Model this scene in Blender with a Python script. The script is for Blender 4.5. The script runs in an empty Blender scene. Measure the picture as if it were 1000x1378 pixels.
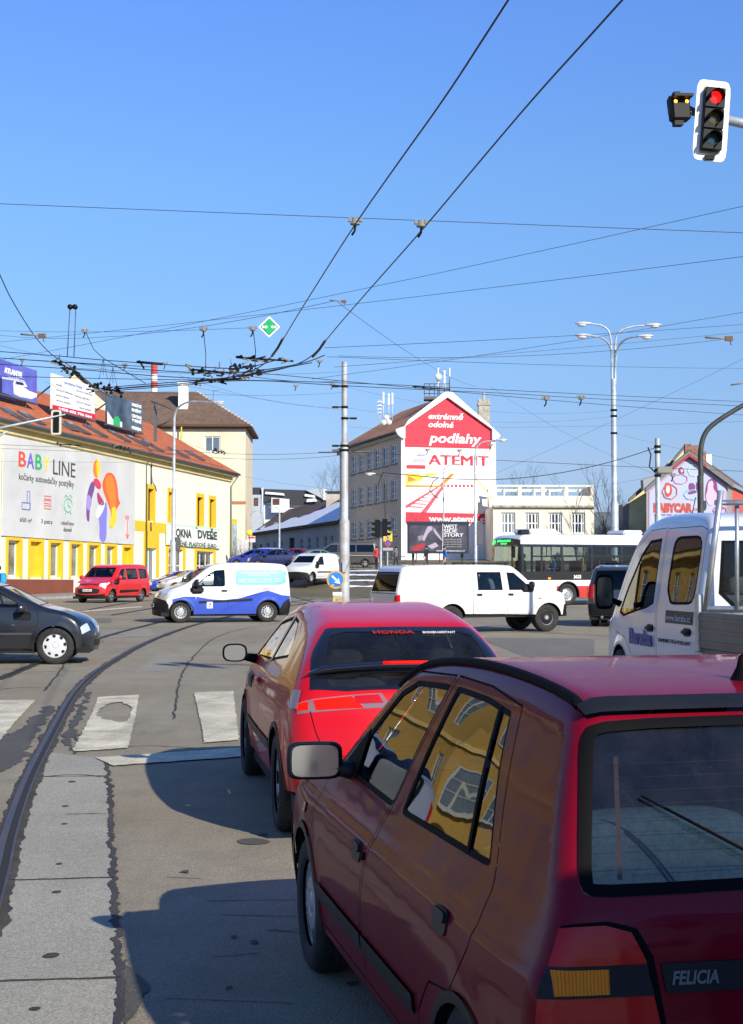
import bpy, bmesh, math, random
import numpy as np
from math import sin, cos, pi, radians, atan, atan2, sqrt
from mathutils import Vector, Matrix
from mathutils.geometry import delaunay_2d_cdt
random.seed(7); RNG=np.random.default_rng(5)
SC=bpy.context.scene
# ------------------------------------------------------------------ camera
FPX=2000.0; HZ=786.0; EYE=1.70; SL=0.0115
PIT=math.atan((HZ-689)/FPX)
cd=bpy.data.cameras.new("camera"); cam=bpy.data.objects.new("camera",cd); SC.collection.objects.link(cam)
cam.location=(0,0,EYE); cam.rotation_euler=(pi/2+PIT,0,0)
cd.sensor_fit='VERTICAL'; cd.sensor_height=36.0; cd.sensor_width=36.0*1000/1378; cd.lens=36.0*FPX/1378
cd.clip_start=0.05; cd.clip_end=6000
SC.camera=cam
# ------------------------------------------------------------------ sky, sun, exposure
SUNAZ=radians(145.4)   # sun stands behind and to the right of the camera (clockwise from +y)
SUNEL=radians(28.5)
W=bpy.data.worlds.new("World"); SC.world=W; W.use_nodes=True
nt=W.node_tree; bg=nt.nodes['Background']
sk=nt.nodes.new('ShaderNodeTexSky'); sk.sky_type='NISHITA'; sk.sun_disc=False
sk.sun_elevation=SUNEL; sk.sun_rotation=SUNAZ; sk.air_density=0.7; sk.dust_density=0.0; sk.ozone_density=9; sk.altitude=250
# clear early-spring sky: the sky texture, balanced by elevation above the horizon
tcw=nt.nodes.new('ShaderNodeTexCoord'); sxw=nt.nodes.new('ShaderNodeSeparateXYZ'); nt.links.new(tcw.outputs['Generated'],sxw.inputs[0])
rpw=nt.nodes.new('ShaderNodeValToRGB'); nt.links.new(sxw.outputs['Z'],rpw.inputs[0])
STOPS=[(0.0,(.50,.44,.46)),(.043,(.75,.54,.48)),(.083,(1.08,.71,.55)),(.142,(1.24,.94,.73)),(.261,(1.45,1.27,1.05)),(.363,(1.46,1.36,1.36)),(1,(1.2,1.2,1.35))]
while len(rpw.color_ramp.elements)<len(STOPS): rpw.color_ramp.elements.new(.5)
for e_,(p_,c_) in zip(rpw.color_ramp.elements,STOPS): e_.position=p_; e_.color=tuple(x/2 for x in c_)+(1,)
mlw=nt.nodes.new('ShaderNodeVectorMath'); mlw.operation='MULTIPLY'; nt.links.new(sk.outputs[0],mlw.inputs[0]); nt.links.new(rpw.outputs[0],mlw.inputs[1])
ml2=nt.nodes.new('ShaderNodeVectorMath'); ml2.operation='SCALE'; ml2.inputs['Scale'].default_value=2.0; nt.links.new(mlw.outputs[0],ml2.inputs[0])
nt.links.new(ml2.outputs[0],bg.inputs[0]); bg.inputs[1].default_value=0.15
sl=bpy.data.lights.new("sun",'SUN'); so=bpy.data.objects.new("sun",sl); SC.collection.objects.link(so)
sl.energy=5.0; sl.angle=radians(0.5); sl.color=(1.0,0.93,0.79)
sd=Vector((sin(SUNAZ)*cos(SUNEL),cos(SUNAZ)*cos(SUNEL),sin(SUNEL)))
so.rotation_euler=sd.to_track_quat('Z','Y').to_euler()
SC.view_settings.view_transform='Standard'; SC.view_settings.look='None'; SC.view_settings.gamma=1
SC.view_settings.exposure=0.35
try: SC.view_settings.use_curve_mapping=False
except Exception: pass

# ------------------------------------------------------------------ pixel -> place helpers (layout only)
def ray(u,v):
    a=(u-500)/FPX; b=(689-v)/FPX
    return Vector((a, cos(PIT)-b*sin(PIT), sin(PIT)+b*cos(PIT)))
def at(u,v,d):
    r=ray(u,v); k=d/r.y; return Vector((r.x*k,d,EYE+r.z*k))
def gp(u,v,S=SL):
    r=ray(u,v); k=-EYE/(r.z-S*r.y); return Vector((r.x*k,r.y*k,S*r.y*k))
def sstep(a,b,x):
    t=min(1,max(0,(x-a)/(b-a))); return t*t*(3-2*t)
def gz(x,y):
    z=SL*max(-60,min(y,400))
    e=sstep(-9.5,-7.5,x)*(1.45*sstep(84,104,y)+0.022*max(0,min(y,175)-104))
    return z+e
# ------------------------------------------------------------------ materials
MATS={}
def rgb(h):
    if isinstance(h,str):
        h=h.lstrip('#'); c=[int(h[i:i+2],16)/255 for i in (0,2,4)]
        return tuple((x/12.92 if x<.04045 else ((x+.055)/1.055)**2.4) for x in c)+(1,)
    return tuple(h)+(1,)
def newmat(name):
    m=bpy.data.materials.new(name); m.use_nodes=True; n=m.node_tree
    return m,n,n.nodes['Principled BSDF']
def mat(name,col,rough=.6,metal=0,coat=0,noise=0,nscale=8,emit=0,bump=0,bscale=60,spec=.5,col2=None,coord='Object',rvar=0):
    if name in MATS: return MATS[name]
    m,n,b=newmat(name); c=rgb(col); b.inputs['Base Color'].default_value=c
    b.inputs['Roughness'].default_value=rough; b.inputs['Metallic'].default_value=metal
    b.inputs['Specular IOR Level'].default_value=spec
    if coat: b.inputs['Coat Weight'].default_value=coat; b.inputs['Coat Roughness'].default_value=.03
    if emit: b.inputs['Emission Color'].default_value=c; b.inputs['Emission Strength'].default_value=emit
    if noise or bump or col2 or rvar:
        tc=n.nodes.new('ShaderNodeTexCoord')
        t=n.nodes.new('ShaderNodeTexNoise'); t.inputs['Scale'].default_value=nscale; t.inputs['Detail'].default_value=7; t.inputs['Roughness'].default_value=.62
        n.links.new(tc.outputs[coord],t.inputs['Vector'])
        if noise or col2:
            r=n.nodes.new('ShaderNodeValToRGB'); r.color_ramp.elements[0].position=.34; r.color_ramp.elements[1].position=.66
            c2=rgb(col2) if col2 else tuple(min(1,x*(1+noise)) for x in c[:3])+(1,)
            c1=c if col2 else tuple(x*(1-noise) for x in c[:3])+(1,)
            r.color_ramp.elements[0].color=c1; r.color_ramp.elements[1].color=c2
            n.links.new(t.outputs['Fac'],r.inputs[0]); n.links.new(r.outputs[0],b.inputs['Base Color'])
        if rvar:
            mr=n.nodes.new('ShaderNodeMapRange'); mr.inputs[1].default_value=.3; mr.inputs[2].default_value=.7
            mr.inputs[3].default_value=max(0.02,rough-rvar); mr.inputs[4].default_value=rough+rvar
            n.links.new(t.outputs['Fac'],mr.inputs[0]); n.links.new(mr.outputs[0],b.inputs['Roughness'])
        if bump:
            t2=n.nodes.new('ShaderNodeTexNoise'); t2.inputs['Scale'].default_value=bscale; t2.inputs['Detail'].default_value=4
            n.links.new(tc.outputs[coord],t2.inputs['Vector'])
            bu=n.nodes.new('ShaderNodeBump'); bu.inputs['Strength'].default_value=bump; bu.inputs['Distance'].default_value=.02
            n.links.new(t2.outputs['Fac'],bu.inputs['Height']); n.links.new(bu.outputs[0],b.inputs['Normal'])
    MATS[name]=m; return m
def paint(name,col,metal=0.0,rough=.32,dust=0,dcol='#8a8078',flake=0,coat=1.0,spec=.5):
    """car paint: base + clear coat, optional uneven road dust that grows towards the sills"""
    if name in MATS: return MATS[name]
    m,n,b=newmat(name); c=rgb(col)
    b.inputs['Base Color'].default_value=c; b.inputs['Metallic'].default_value=metal; b.inputs['Roughness'].default_value=rough
    b.inputs['Coat Weight'].default_value=coat; b.inputs['Coat Roughness'].default_value=.025; b.inputs['Specular IOR Level'].default_value=spec
    tc=n.nodes.new('ShaderNodeTexCoord')
    # very soft unevenness of the sheet metal
    t0=n.nodes.new('ShaderNodeTexNoise'); t0.inputs['Scale'].default_value=3.2; t0.inputs['Detail'].default_value=1
    n.links.new(tc.outputs['Object'],t0.inputs['Vector'])
    bu=n.nodes.new('ShaderNodeBump'); bu.inputs['Strength'].default_value=.10; bu.inputs['Distance'].default_value=.03
    n.links.new(t0.outputs['Fac'],bu.inputs['Height']); n.links.new(bu.outputs[0],b.inputs['Coat Normal'])
    if dust:
        t=n.nodes.new('ShaderNodeTexNoise'); t.inputs['Scale'].default_value=5; t.inputs['Detail'].default_value=9; t.inputs['Roughness'].default_value=.7
        n.links.new(tc.outputs['Object'],t.inputs['Vector'])
        sx=n.nodes.new('ShaderNodeSeparateXYZ'); n.links.new(tc.outputs['Object'],sx.inputs[0])
        mr=n.nodes.new('ShaderNodeMapRange'); mr.inputs[1].default_value=1.0; mr.inputs[2].default_value=.2; mr.inputs[3].default_value=.25; mr.inputs[4].default_value=1.0
        n.links.new(sx.outputs['Z'],mr.inputs[0])
        t3=n.nodes.new('ShaderNodeTexNoise'); t3.inputs['Scale'].default_value=180; t3.inputs['Detail'].default_value=2
        n.links.new(tc.outputs['Object'],t3.inputs['Vector'])
        a=n.nodes.new('ShaderNodeMath'); a.operation='MULTIPLY'; n.links.new(t.outputs['Fac'],a.inputs[0]); n.links.new(mr.outputs[0],a.inputs[1])
        a3=n.nodes.new('ShaderNodeMath'); a3.operation='MULTIPLY'; n.links.new(a.outputs[0],a3.inputs[0]); n.links.new(t3.outputs['Fac'],a3.inputs[1])
        a2=n.nodes.new('ShaderNodeMath'); a2.operation='MULTIPLY'; a2.use_clamp=True; n.links.new(a3.outputs[0],a2.inputs[0]); a2.inputs[1].default_value=dust*3
        mx=n.nodes.new('ShaderNodeMix'); mx.data_type='RGBA'; mx.inputs[6].default_value=c; mx.inputs[7].default_value=rgb(dcol)
        n.links.new(a2.outputs[0],mx.inputs[0]); n.links.new(mx.outputs[2],b.inputs['Base Color'])
        sub=n.nodes.new('ShaderNodeMath'); sub.operation='SUBTRACT'; sub.inputs[0].default_value=coat; n.links.new(a2.outputs[0],sub.inputs[1]); sub.use_clamp=True
        n.links.new(sub.outputs[0],b.inputs['Coat Weight'])
        mr2=n.nodes.new('ShaderNodeMapRange'); mr2.inputs[3].default_value=.02; mr2.inputs[4].default_value=.12
        n.links.new(t.outputs['Fac'],mr2.inputs[0]); n.links.new(mr2.outputs[0],b.inputs['Coat Roughness'])
    MATS[name]=m; return m
def glass(name,tint=(.75,.8,.8),ior=1.5,dirt=0,rough=0.0,wave=0):
    if name in MATS: return MATS[name]
    m,n,b=newmat(name); n.nodes.remove(b); out=n.nodes['Material Output']
    tr=n.nodes.new('ShaderNodeBsdfTransparent'); tr.inputs[0].default_value=tuple(tint)+(1,)
    gl=n.nodes.new('ShaderNodeBsdfGlossy'); gl.inputs['Roughness'].default_value=rough; gl.inputs[0].default_value=(1,1,1,1)
    fr=n.nodes.new('ShaderNodeFresnel'); fr.inputs[0].default_value=ior
    mx=n.nodes.new('ShaderNodeMixShader'); n.links.new(fr.outputs[0],mx.inputs[0]); n.links.new(tr.outputs[0],mx.inputs[1]); n.links.new(gl.outputs[0],mx.inputs[2])
    tc=n.nodes.new('ShaderNodeTexCoord')
    if wave:
        t0=n.nodes.new('ShaderNodeTexNoise'); t0.inputs['Scale'].default_value=2.5; t0.inputs['Detail'].default_value=0
        n.links.new(tc.outputs['Object'],t0.inputs['Vector'])
        bu=n.nodes.new('ShaderNodeBump'); bu.inputs['Strength'].default_value=wave; bu.inputs['Distance'].default_value=.03
        n.links.new(t0.outputs['Fac'],bu.inputs['Height']); n.links.new(bu.outputs[0],gl.inputs['Normal'])
    last=mx
    if dirt:
        df=n.nodes.new('ShaderNodeBsdfDiffuse'); df.inputs[0].default_value=(.52,.52,.50,1)
        t=n.nodes.new('ShaderNodeTexNoise'); t.inputs['Scale'].default_value=7; t.inputs['Detail'].default_value=10; t.inputs['Roughness'].default_value=.75
        n.links.new(tc.outputs['Object'],t.inputs['Vector'])
        mr=n.nodes.new('ShaderNodeMapRange'); mr.inputs[1].default_value=.4; mr.inputs[2].default_value=.8; mr.inputs[3].default_value=dirt*.25; mr.inputs[4].default_value=dirt
        n.links.new(t.outputs['Fac'],mr.inputs[0])
        m2=n.nodes.new('ShaderNodeMixShader'); n.links.new(mr.outputs[0],m2.inputs[0]); n.links.new(mx.outputs[0],m2.inputs[1]); n.links.new(df.outputs[0],m2.inputs[2]); last=m2
    n.links.new(last.outputs[0],out.inputs[0]); MATS[name]=m; return m
# ------------------------------------------------------------------ objects and tags
def link(o,parent=None):
    SC.collection.objects.link(o)
    if parent is not None: o.parent=parent
    return o
def tag(o,label=None,cat=None,group=None,kind=None):
    if label: o['label']=label
    if cat: o['category']=cat
    if group: o['group']=group
    if kind: o['kind']=kind
    return o
def thing(name,loc,label,cat,rz=0,group=None,rot=None):
    o=bpy.data.objects.new(name,None); link(o); o.location=loc
    o.rotation_euler=rot if rot is not None else (0,0,rz); o.empty_display_size=.2
    return tag(o,label,cat,group)
class MB:
    """collects shapes; build() links them as one mesh object"""
    def __init__(s): s.v=[];s.f=[];s.m=[];s.cm=0;s.sm=[]
    def add(s,vs,fs,smooth=False,mi=None):
        o=len(s.v); s.v+= [tuple(v) for v in vs]
        for f in fs: s.f.append([i+o for i in f]); s.m.append(s.cm if mi is None else mi); s.sm.append(smooth)
        return s
    def box(s,c,d,M=None,bev=0):
        x,y,z=[t/2 for t in d]
        if bev>0:
            b=min(bev,x*.9,y*.9,z*.9); vs=[];idx={}
            for sx in(-1,1):
                for sy in(-1,1):
                    for sz in(-1,1):
                        for k,(dx,dy,dz) in enumerate(((0,b,b),(b,0,b),(b,b,0))):
                            idx[(sx,sy,sz,k)]=len(vs); vs.append(Vector((sx*(x-dx),sy*(y-dy),sz*(z-dz))))
            fs=[]
            for sx in(-1,1): q=[idx[(sx,a,b_,0)] for a,b_ in((-1,-1),(1,-1),(1,1),(-1,1))]; fs.append(q if sx>0 else q[::-1])
            for sy in(-1,1): q=[idx[(a,sy,b_,1)] for a,b_ in((-1,-1),(1,-1),(1,1),(-1,1))]; fs.append(q[::-1] if sy>0 else q)
            for sz in(-1,1): q=[idx[(a,b_,sz,2)] for a,b_ in((-1,-1),(1,-1),(1,1),(-1,1))]; fs.append(q if sz>0 else q[::-1])
            for sx in(-1,1):
                for sy in(-1,1):
                    q=[idx[(sx,sy,-1,0)],idx[(sx,sy,-1,1)],idx[(sx,sy,1,1)],idx[(sx,sy,1,0)]]; fs.append(q if sx*sy>0 else q[::-1])
                    for sz in(-1,1):
                        t=[idx[(sx,sy,sz,k)] for k in range(3)]; fs.append(t if sx*sy*sz>0 else t[::-1])
                for sz in(-1,1):
                    q=[idx[(sx,-1,sz,0)],idx[(sx,1,sz,0)],idx[(sx,1,sz,2)],idx[(sx,-1,sz,2)]]; fs.append(q if sx*sz>0 else q[::-1])
            for sy in(-1,1):
                for sz in(-1,1):
                    q=[idx[(1,sy,sz,1)],idx[(-1,sy,sz,1)],idx[(-1,sy,sz,2)],idx[(1,sy,sz,2)]]; fs.append(q if sy*sz>0 else q[::-1])
        else:
            vs=[Vector((a*x,b_*y,e*z)) for a in(-1,1) for b_ in(-1,1) for e in(-1,1)]
            fs=[(0,1,3,2),(4,6,7,5),(0,4,5,1),(2,3,7,6),(0,2,6,4),(1,5,7,3)]
        C=Vector(c); R=M if M is not None else Matrix.Identity(3)
        return s.add([C+R@v for v in vs],fs)
    def soft(s,c,d,M=None,e=.45,nu=20,nv=12):
        sg=lambda t,p: math.copysign(abs(t)**p,t); R=M if M is not None else Matrix.Identity(3); V=[];F=[]
        for j in range(nv+1):
            b=-pi/2+pi*j/nv
            for i in range(nu): a=2*pi*i/nu; V.append(Vector(c)+R@Vector((d[0]/2*sg(cos(b),e)*sg(cos(a),e),d[1]/2*sg(cos(b),e)*sg(sin(a),e),d[2]/2*sg(sin(b),e))))
        for j in range(nv):
            for i in range(nu): F.append((j*nu+i,j*nu+(i+1)%nu,(j+1)*nu+(i+1)%nu,(j+1)*nu+i))
        return s.add(V,F,True)
    def tube(s,pts,r,n=8,cap=True,r2=None,smooth=True):
        pts=[Vector(p) for p in pts]; N=len(pts); rs=r if hasattr(r,'__len__') else ([r]*N if r2 is None else [r+(r2-r)*i/(N-1) for i in range(N)])
        vs=[];fs=[];up=None
        for i,p in enumerate(pts):
            d=(pts[min(i+1,N-1)]-pts[max(i-1,0)]).normalized()
            if up is None: up=d.orthogonal().normalized()
            else:
                up=(up-d*up.dot(d)); up=up.normalized() if up.length>1e-6 else d.orthogonal().normalized()
            sd_=d.cross(up)
            for k in range(n):
                a=2*pi*k/n; vs.append(p+(up*cos(a)+sd_*sin(a))*rs[i])
        for i in range(N-1):
            for k in range(n): fs.append((i*n+k,i*n+(k+1)%n,(i+1)*n+(k+1)%n,(i+1)*n+k))
        s.add(vs,fs,smooth)
        if cap:
            o=len(s.v)-len(vs); s.f.append([o+k for k in range(n)][::-1]); s.m.append(s.cm); s.sm.append(False)
            s.f.append([o+(N-1)*n+k for k in range(n)]); s.m.append(s.cm); s.sm.append(False)
        return s
    def lathe(s,prof,c=(0,0,0),axis='Z',n=24,smooth=True):
        vs=[];fs=[];m=len(prof)
        for k in range(n):
            a=2*pi*k/n
            for r,h in prof:
                p=(r*cos(a),r*sin(a),h)
                if axis=='Y': p=(p[0],p[2],p[1])
                elif axis=='X': p=(p[2],p[0],p[1])
                vs.append(Vector(p)+Vector(c))
        for k in range(n):
            for i in range(m-1):
                q=(k*m+i,((k+1)%n)*m+i,((k+1)%n)*m+i+1,k*m+i+1); fs.append(q if axis!='Y' else q[::-1])
        return s.add(vs,fs,smooth)
    def prism(s,poly,M,t):
        """flat 2D outline extruded by t along local +z, placed by 4x4 M"""
        n=len(poly); r=delaunay_2d_cdt([Vector(p) for p in poly],[(i,(i+1)%n) for i in range(n)],[list(range(n))],1,1e-6)
        vs=r[0]; tr=[f for f in r[2]]; m=len(vs)
        V=[M@Vector((p.x,p.y,t)) for p in vs]+[M@Vector((p.x,p.y,0)) for p in vs]
        A=sum((poly[i][0]*poly[(i+1)%n][1]-poly[(i+1)%n][0]*poly[i][1]) for i in range(n))
        F=[tuple(f) for f in tr]+[tuple(i+m for i in reversed(f)) for f in tr]
        if t>1e-5:
            o=len(V); V+= [M@Vector((p[0],p[1],t)) for p in poly]+[M@Vector((p[0],p[1],0)) for p in poly]
            for i in range(n):
                j=(i+1)%n; q=(o+n+i,o+n+j,o+j,o+i); F.append(q if A>0 else q[::-1])
        return s.add(V,F)
    def build(s,name,mats,parent=None,loc=None,rz=0):
        me=bpy.data.meshes.new(name); me.from_pydata(s.v,[],s.f)
        ms=mats if isinstance(mats,(list,tuple)) else [mats]
        for m in ms: me.materials.append(m)
        if s.f:
            me.polygons.foreach_set('material_index',s.m); me.polygons.foreach_set('use_smooth',s.sm)
        me.update(); o=bpy.data.objects.new(name,me); link(o,parent)
        if loc is not None: o.location=loc; o.rotation_euler=(0,0,rz)
        return o
def frame(o,x,z):
    """4x4: local x along x, local z (outward) along z"""
    X=Vector(x).normalized(); Z=Vector(z).normalized(); Y=Z.cross(X).normalized(); X=Y.cross(Z).normalized()
    M=Matrix((X,Y,Z)).transposed().to_4x4(); M.translation=Vector(o); return M
def text_mesh(body,size,M,mats,parent,name='lettering',bold=0,ext=.002,align='LEFT',sx=1,shear=0,width=None,space=1,fat=0):
    cu=bpy.data.curves.new('t','FONT'); cu.body=body; cu.size=size; cu.extrude=ext; cu.offset=bold; cu.align_x=align; cu.shear=shear; cu.resolution_u=3
    cu.space_character=space
    to=bpy.data.objects.new('t',cu); SC.collection.objects.link(to); dg=bpy.context.evaluated_depsgraph_get()
    me=bpy.data.meshes.new_from_object(to.evaluated_get(dg)); bpy.data.objects.remove(to)
    if width and len(me.vertices):
        xs=[v.co.x for v in me.vertices]; w=max(xs)-min(xs); sx=width/max(w,1e-6)
        if align=='LEFT': me.transform(Matrix.Translation((-min(xs),0,0)))
    if fat:
        vs=[v.co.copy() for v in me.vertices]; fs=[tuple(p.vertices) for p in me.polygons]; V=[];F=[]
        for i,dx in enumerate((0,-fat,fat,-fat/2,fat/2)):
            o=len(V); V+=[Vector((v.x+dx*size,v.y,v.z+.0015*i)) for v in vs]; F+=[tuple(k+o for k in f) for f in fs]
        me=bpy.data.meshes.new('t'); me.from_pydata(V,[],F)
    me.transform(M@Matrix.Diagonal((sx,1,1,1))@Matrix.Translation((0,0,ext)))
    me.materials.clear(); me.materials.append(mats); me.name=name
    o=bpy.data.objects.new(name,me); return link(o,parent)
def pip(P,poly):
    """points P (n,2) inside polygon, vectorised"""
    poly=np.asarray(poly); x,y=P[:,0],P[:,1]; ins=np.zeros(len(P),bool); n=len(poly); j=n-1
    for i in range(n):
        xi,yi=poly[i]; xj,yj=poly[j]
        c=((yi>y)!=(yj>y)); 
        if c.any():
            xx=(xj-xi)*(y-yi)/((yj-yi) if yj!=yi else 1e-12)+xi; ins^=(c&(x<xx))
        j=i
    return ins
def chaikin(P,n=2,closed=False):
    P=[np.array(p,float) for p in P]
    for _ in range(n):
        Q=[] if closed else [P[0]]
        m=len(P)
        for i in range(m if closed else m-1):
            a,b=P[i],P[(i+1)%m]; Q+=[.75*a+.25*b,.25*a+.75*b]
        if not closed: Q.append(P[-1])
        P=Q
    return np.array(P)
def rect(x0,y0,x1,y1): return [(x0,y0),(x1,y0),(x1,y1),(x0,y1)]
def ell(cx,cy,rx,ry,n=24,a0=0): return [(cx+rx*cos(2*pi*i/n+a0),cy+ry*sin(2*pi*i/n+a0)) for i in range(n)]
def stripe(pts,w):
    """thin closed outline round a polyline"""
    pts=[np.array(p,float) for p in pts]; L=[];R=[]
    for i,p in enumerate(pts):
        d=pts[min(i+1,len(pts)-1)]-pts[max(i-1,0)]; d=d/np.linalg.norm(d); n=np.array([-d[1],d[0]])
        L.append(tuple(p+n*w/2)); R.append(tuple(p-n*w/2))
    return L+R[::-1]
def inset(poly,d):
    """shrink polygon by d (mitred)"""
    P=[np.array(p,float) for p in poly]; n=len(P)
    A=sum(P[i][0]*P[(i+1)%n][1]-P[(i+1)%n][0]*P[i][1] for i in range(n)); s=1 if A>0 else -1; out=[]
    for i in range(n):
        a=P[i]-P[i-1]; b=P[(i+1)%n]-P[i]; a=a/max(np.linalg.norm(a),1e-9); b=b/max(np.linalg.norm(b),1e-9)
        na=np.array([-a[1],a[0]])*s; nb=np.array([-b[1],b[0]])*s; m=na+nb; k=max(.35,np.dot(m,m)/2)
        out.append(tuple(P[i]+m/k*d*1.0 if False else P[i]+m*(d/k)))
    return out
def roundpoly(poly,n=2,f=.25):
    P=[np.array(p,float) for p in poly]
    Q=[]
    m=len(P)
    for i in range(m):
        a,b,c=P[i-1],P[i],P[(i+1)%m]; p0=b+(a-b)*f; p1=b+(c-b)*f
        for t in (0,.33,.67,1): Q.append(tuple((1-t)**2*p0+2*t*(1-t)*b+t*t*p1))
    return Q
# ================================================================== vehicle bodies
class Body:
    """car shell: side silhouette x section table x plan taper, all edges rounded; car axes x forward (0 = tail), y left, z up"""
    def __init__(s,prof,sec,w,plan=None,k=.09,cr=.08,cf=.2,arches=(),smooth=2,rl=.6,fl=.9,steps=()):
        s.steps=steps
        s.P=chaikin(prof,smooth); s.w=w; s.k=k; s.cr=cr; s.cf=cf; s.rl=rl; s.fl=fl; s.arches=arches
        sc=chaikin(sec,3); s.sz=sc[:,0]; s.sr=sc[:,1]
        s.x0=s.P[:,0].min(); s.x1=s.P[:,0].max(); s.L=s.x1-s.x0
        pl=chaikin(plan or [(s.x0,.97),(s.x0+s.L*.2,1),(s.x0+s.L*.75,1),(s.x1,.93)],3); s.px=pl[:,0]; s.pr=pl[:,1]
        s.zb=float(min(s.P[0][1],s.P[-1][1]))
        # signed distance of the silhouette on a grid
        h=.0125; gx=np.arange(s.x0-.5,s.x1+.5,h); gzz=np.arange(s.zb-.3,s.P[:,1].max()+.4,h)
        X,Z=np.meshgrid(gx,gzz,indexing='ij'); Q=np.stack([X.ravel(),Z.ravel()],1)
        poly=np.vstack([s.P,[[s.P[-1][0],s.zb-1],[s.P[0][0],s.zb-1]]])
        D=np.full(len(Q),9.0); n=len(poly)
        for i in range(n):
            a=poly[i]; b=poly[(i+1)%n]; ab=b-a; L2=max(ab@ab,1e-12)
            t=np.clip(((Q-a)@ab)/L2,0,1); d=np.hypot(Q[:,0]-a[0]-t*ab[0],Q[:,1]-a[1]-t*ab[1]); D=np.minimum(D,d)
        ins=pip(Q,poly); D[ins]*=-1; s.G=D.reshape(X.shape); s.h=h; s.gx0=gx[0]; s.gz0=gzz[0]
        # silhouette resampled by arc length
        d=np.hypot(*np.diff(s.P,axis=0).T); s.S=np.concatenate([[0],np.cumsum(d)]); s.ST=s.S[-1]
    def sd(s,x,z):
        i=np.clip((x-s.gx0)/s.h,0,s.G.shape[0]-1.001); j=np.clip((z-s.gz0)/s.h,0,s.G.shape[1]-1.001)
        a=i.astype(int); b=j.astype(int); u=i-a; v=j-b; G=s.G
        return (G[a,b]*(1-u)*(1-v)+G[a+1,b]*u*(1-v)+G[a,b+1]*(1-u)*v+G[a+1,b+1]*u*v)
    def W(s,x,z):
        w=s.w*np.interp(x,s.px,s.pr)*np.interp(z,s.sz,s.sr)
        for (z0,amp,wd) in s.steps: w=w-amp/(1+np.exp(-np.clip((z-z0)/wd,-30,30)))
        for (ax,az,ar,amp) in s.arches:
            r=np.hypot(x-ax,z-az); w=w+amp*np.exp(-((r-ar)/.06)**2)
        return w
    def f(s,x,y,z):
        q=np.abs(y)/s.w
        tr=np.clip(1-(x-s.x0)/s.rl,0,1); tr=tr*tr*(3-2*tr); tf=np.clip(1-(s.x1-x)/s.fl,0,1); tf=tf*tf*(3-2*tf)
        xx=x-s.cr*tr*q**2.4+s.cf*tf*q**2.4
        a=s.sd(xx,z); b=np.abs(y)-s.W(x,z); h=np.maximum(s.k-np.abs(a-b),0)/s.k
        return np.maximum(a,b)+h*h*s.k/4
    def grad(s,x,y,z,e=.012):
        g=np.stack([s.f(x+e,y,z)-s.f(x-e,y,z),s.f(x,y+e,z)-s.f(x,y-e,z),s.f(x,y,z+e)-s.f(x,y,z-e)],1)
        return g/np.maximum(np.linalg.norm(g,axis=1,keepdims=True),1e-9)
    def side(s,x,z):
        """left flank point over (x,z)"""
        x=np.asarray(x,float); z=np.asarray(z,float); lo=np.zeros_like(x); hi=np.full_like(x,s.w*1.25)
        for _ in range(26):
            m=(lo+hi)/2; o=s.f(x,m,z)>0; hi=np.where(o,m,hi); lo=np.where(o,lo,m)
        return np.stack([x,(lo+hi)/2,z],1)
    def sil(s,t):
        x=np.interp(t,s.S,s.P[:,0]); z=np.interp(t,s.S,s.P[:,1]); e=.03
        dx=np.interp(t+e,s.S,s.P[:,0])-np.interp(t-e,s.S,s.P[:,0]); dz=np.interp(t+e,s.S,s.P[:,1])-np.interp(t-e,s.S,s.P[:,1])
        L=np.maximum(np.hypot(dx,dz),1e-9); return x,z,-dz/L,dx/L      # outward normal (path runs tail -> roof -> nose)
    def wrap(s,t,y):
        t=np.asarray(t,float); y=np.asarray(y,float); x,z,nx,nz=s.sil(t); lo=np.full_like(t,-.55); hi=np.full_like(t,.03)
        for _ in range(26):
            m=(lo+hi)/2; o=s.f(x+nx*m,y,z+nz*m)>0; hi=np.where(o,m,hi); lo=np.where(o,lo,m)
        m=(lo+hi)/2; return np.stack([x+nx*m,y,z+nz*m],1)
    def yb(s,t):
        x,z,nx,nz=s.sil(t); y=s.W(x,z)-s.k/4
        for _ in range(8):
            p=s.wrap(t,y); y=.5*y+.5*(s.W(p[:,0],p[:,2])-s.k/4)
        return y
    def tS(s,x,z):
        """arc position nearest to (x,z)"""
        return float(s.S[np.argmin(np.hypot(s.P[:,0]-x,s.P[:,1]-z))]) if False else s._ts(x,z)
    def _ts(s,x,z):
        best=(9,0)
        for i in range(len(s.P)-1):
            a=s.P[i]; ab=s.P[i+1]-a; L=max(ab@ab,1e-12); t=min(1,max(0,((x-a[0])*ab[0]+(z-a[1])*ab[1])/L)); d=math.hypot(x-a[0]-t*ab[0],z-a[1]-t*ab[1])
            if d<best[0]: best=(d,s.S[i]+t*math.sqrt(L))
        return best[1]
def dens(poly,step):
    out=[]; n=len(poly)
    for i in range(n):
        a=np.array(poly[i],float); b=np.array(poly[(i+1)%n],float); k=max(1,int(math.ceil(np.linalg.norm(b-a)/step)))
        for j in range(k): out.append(tuple(a+(b-a)*j/k))
    return out
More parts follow.
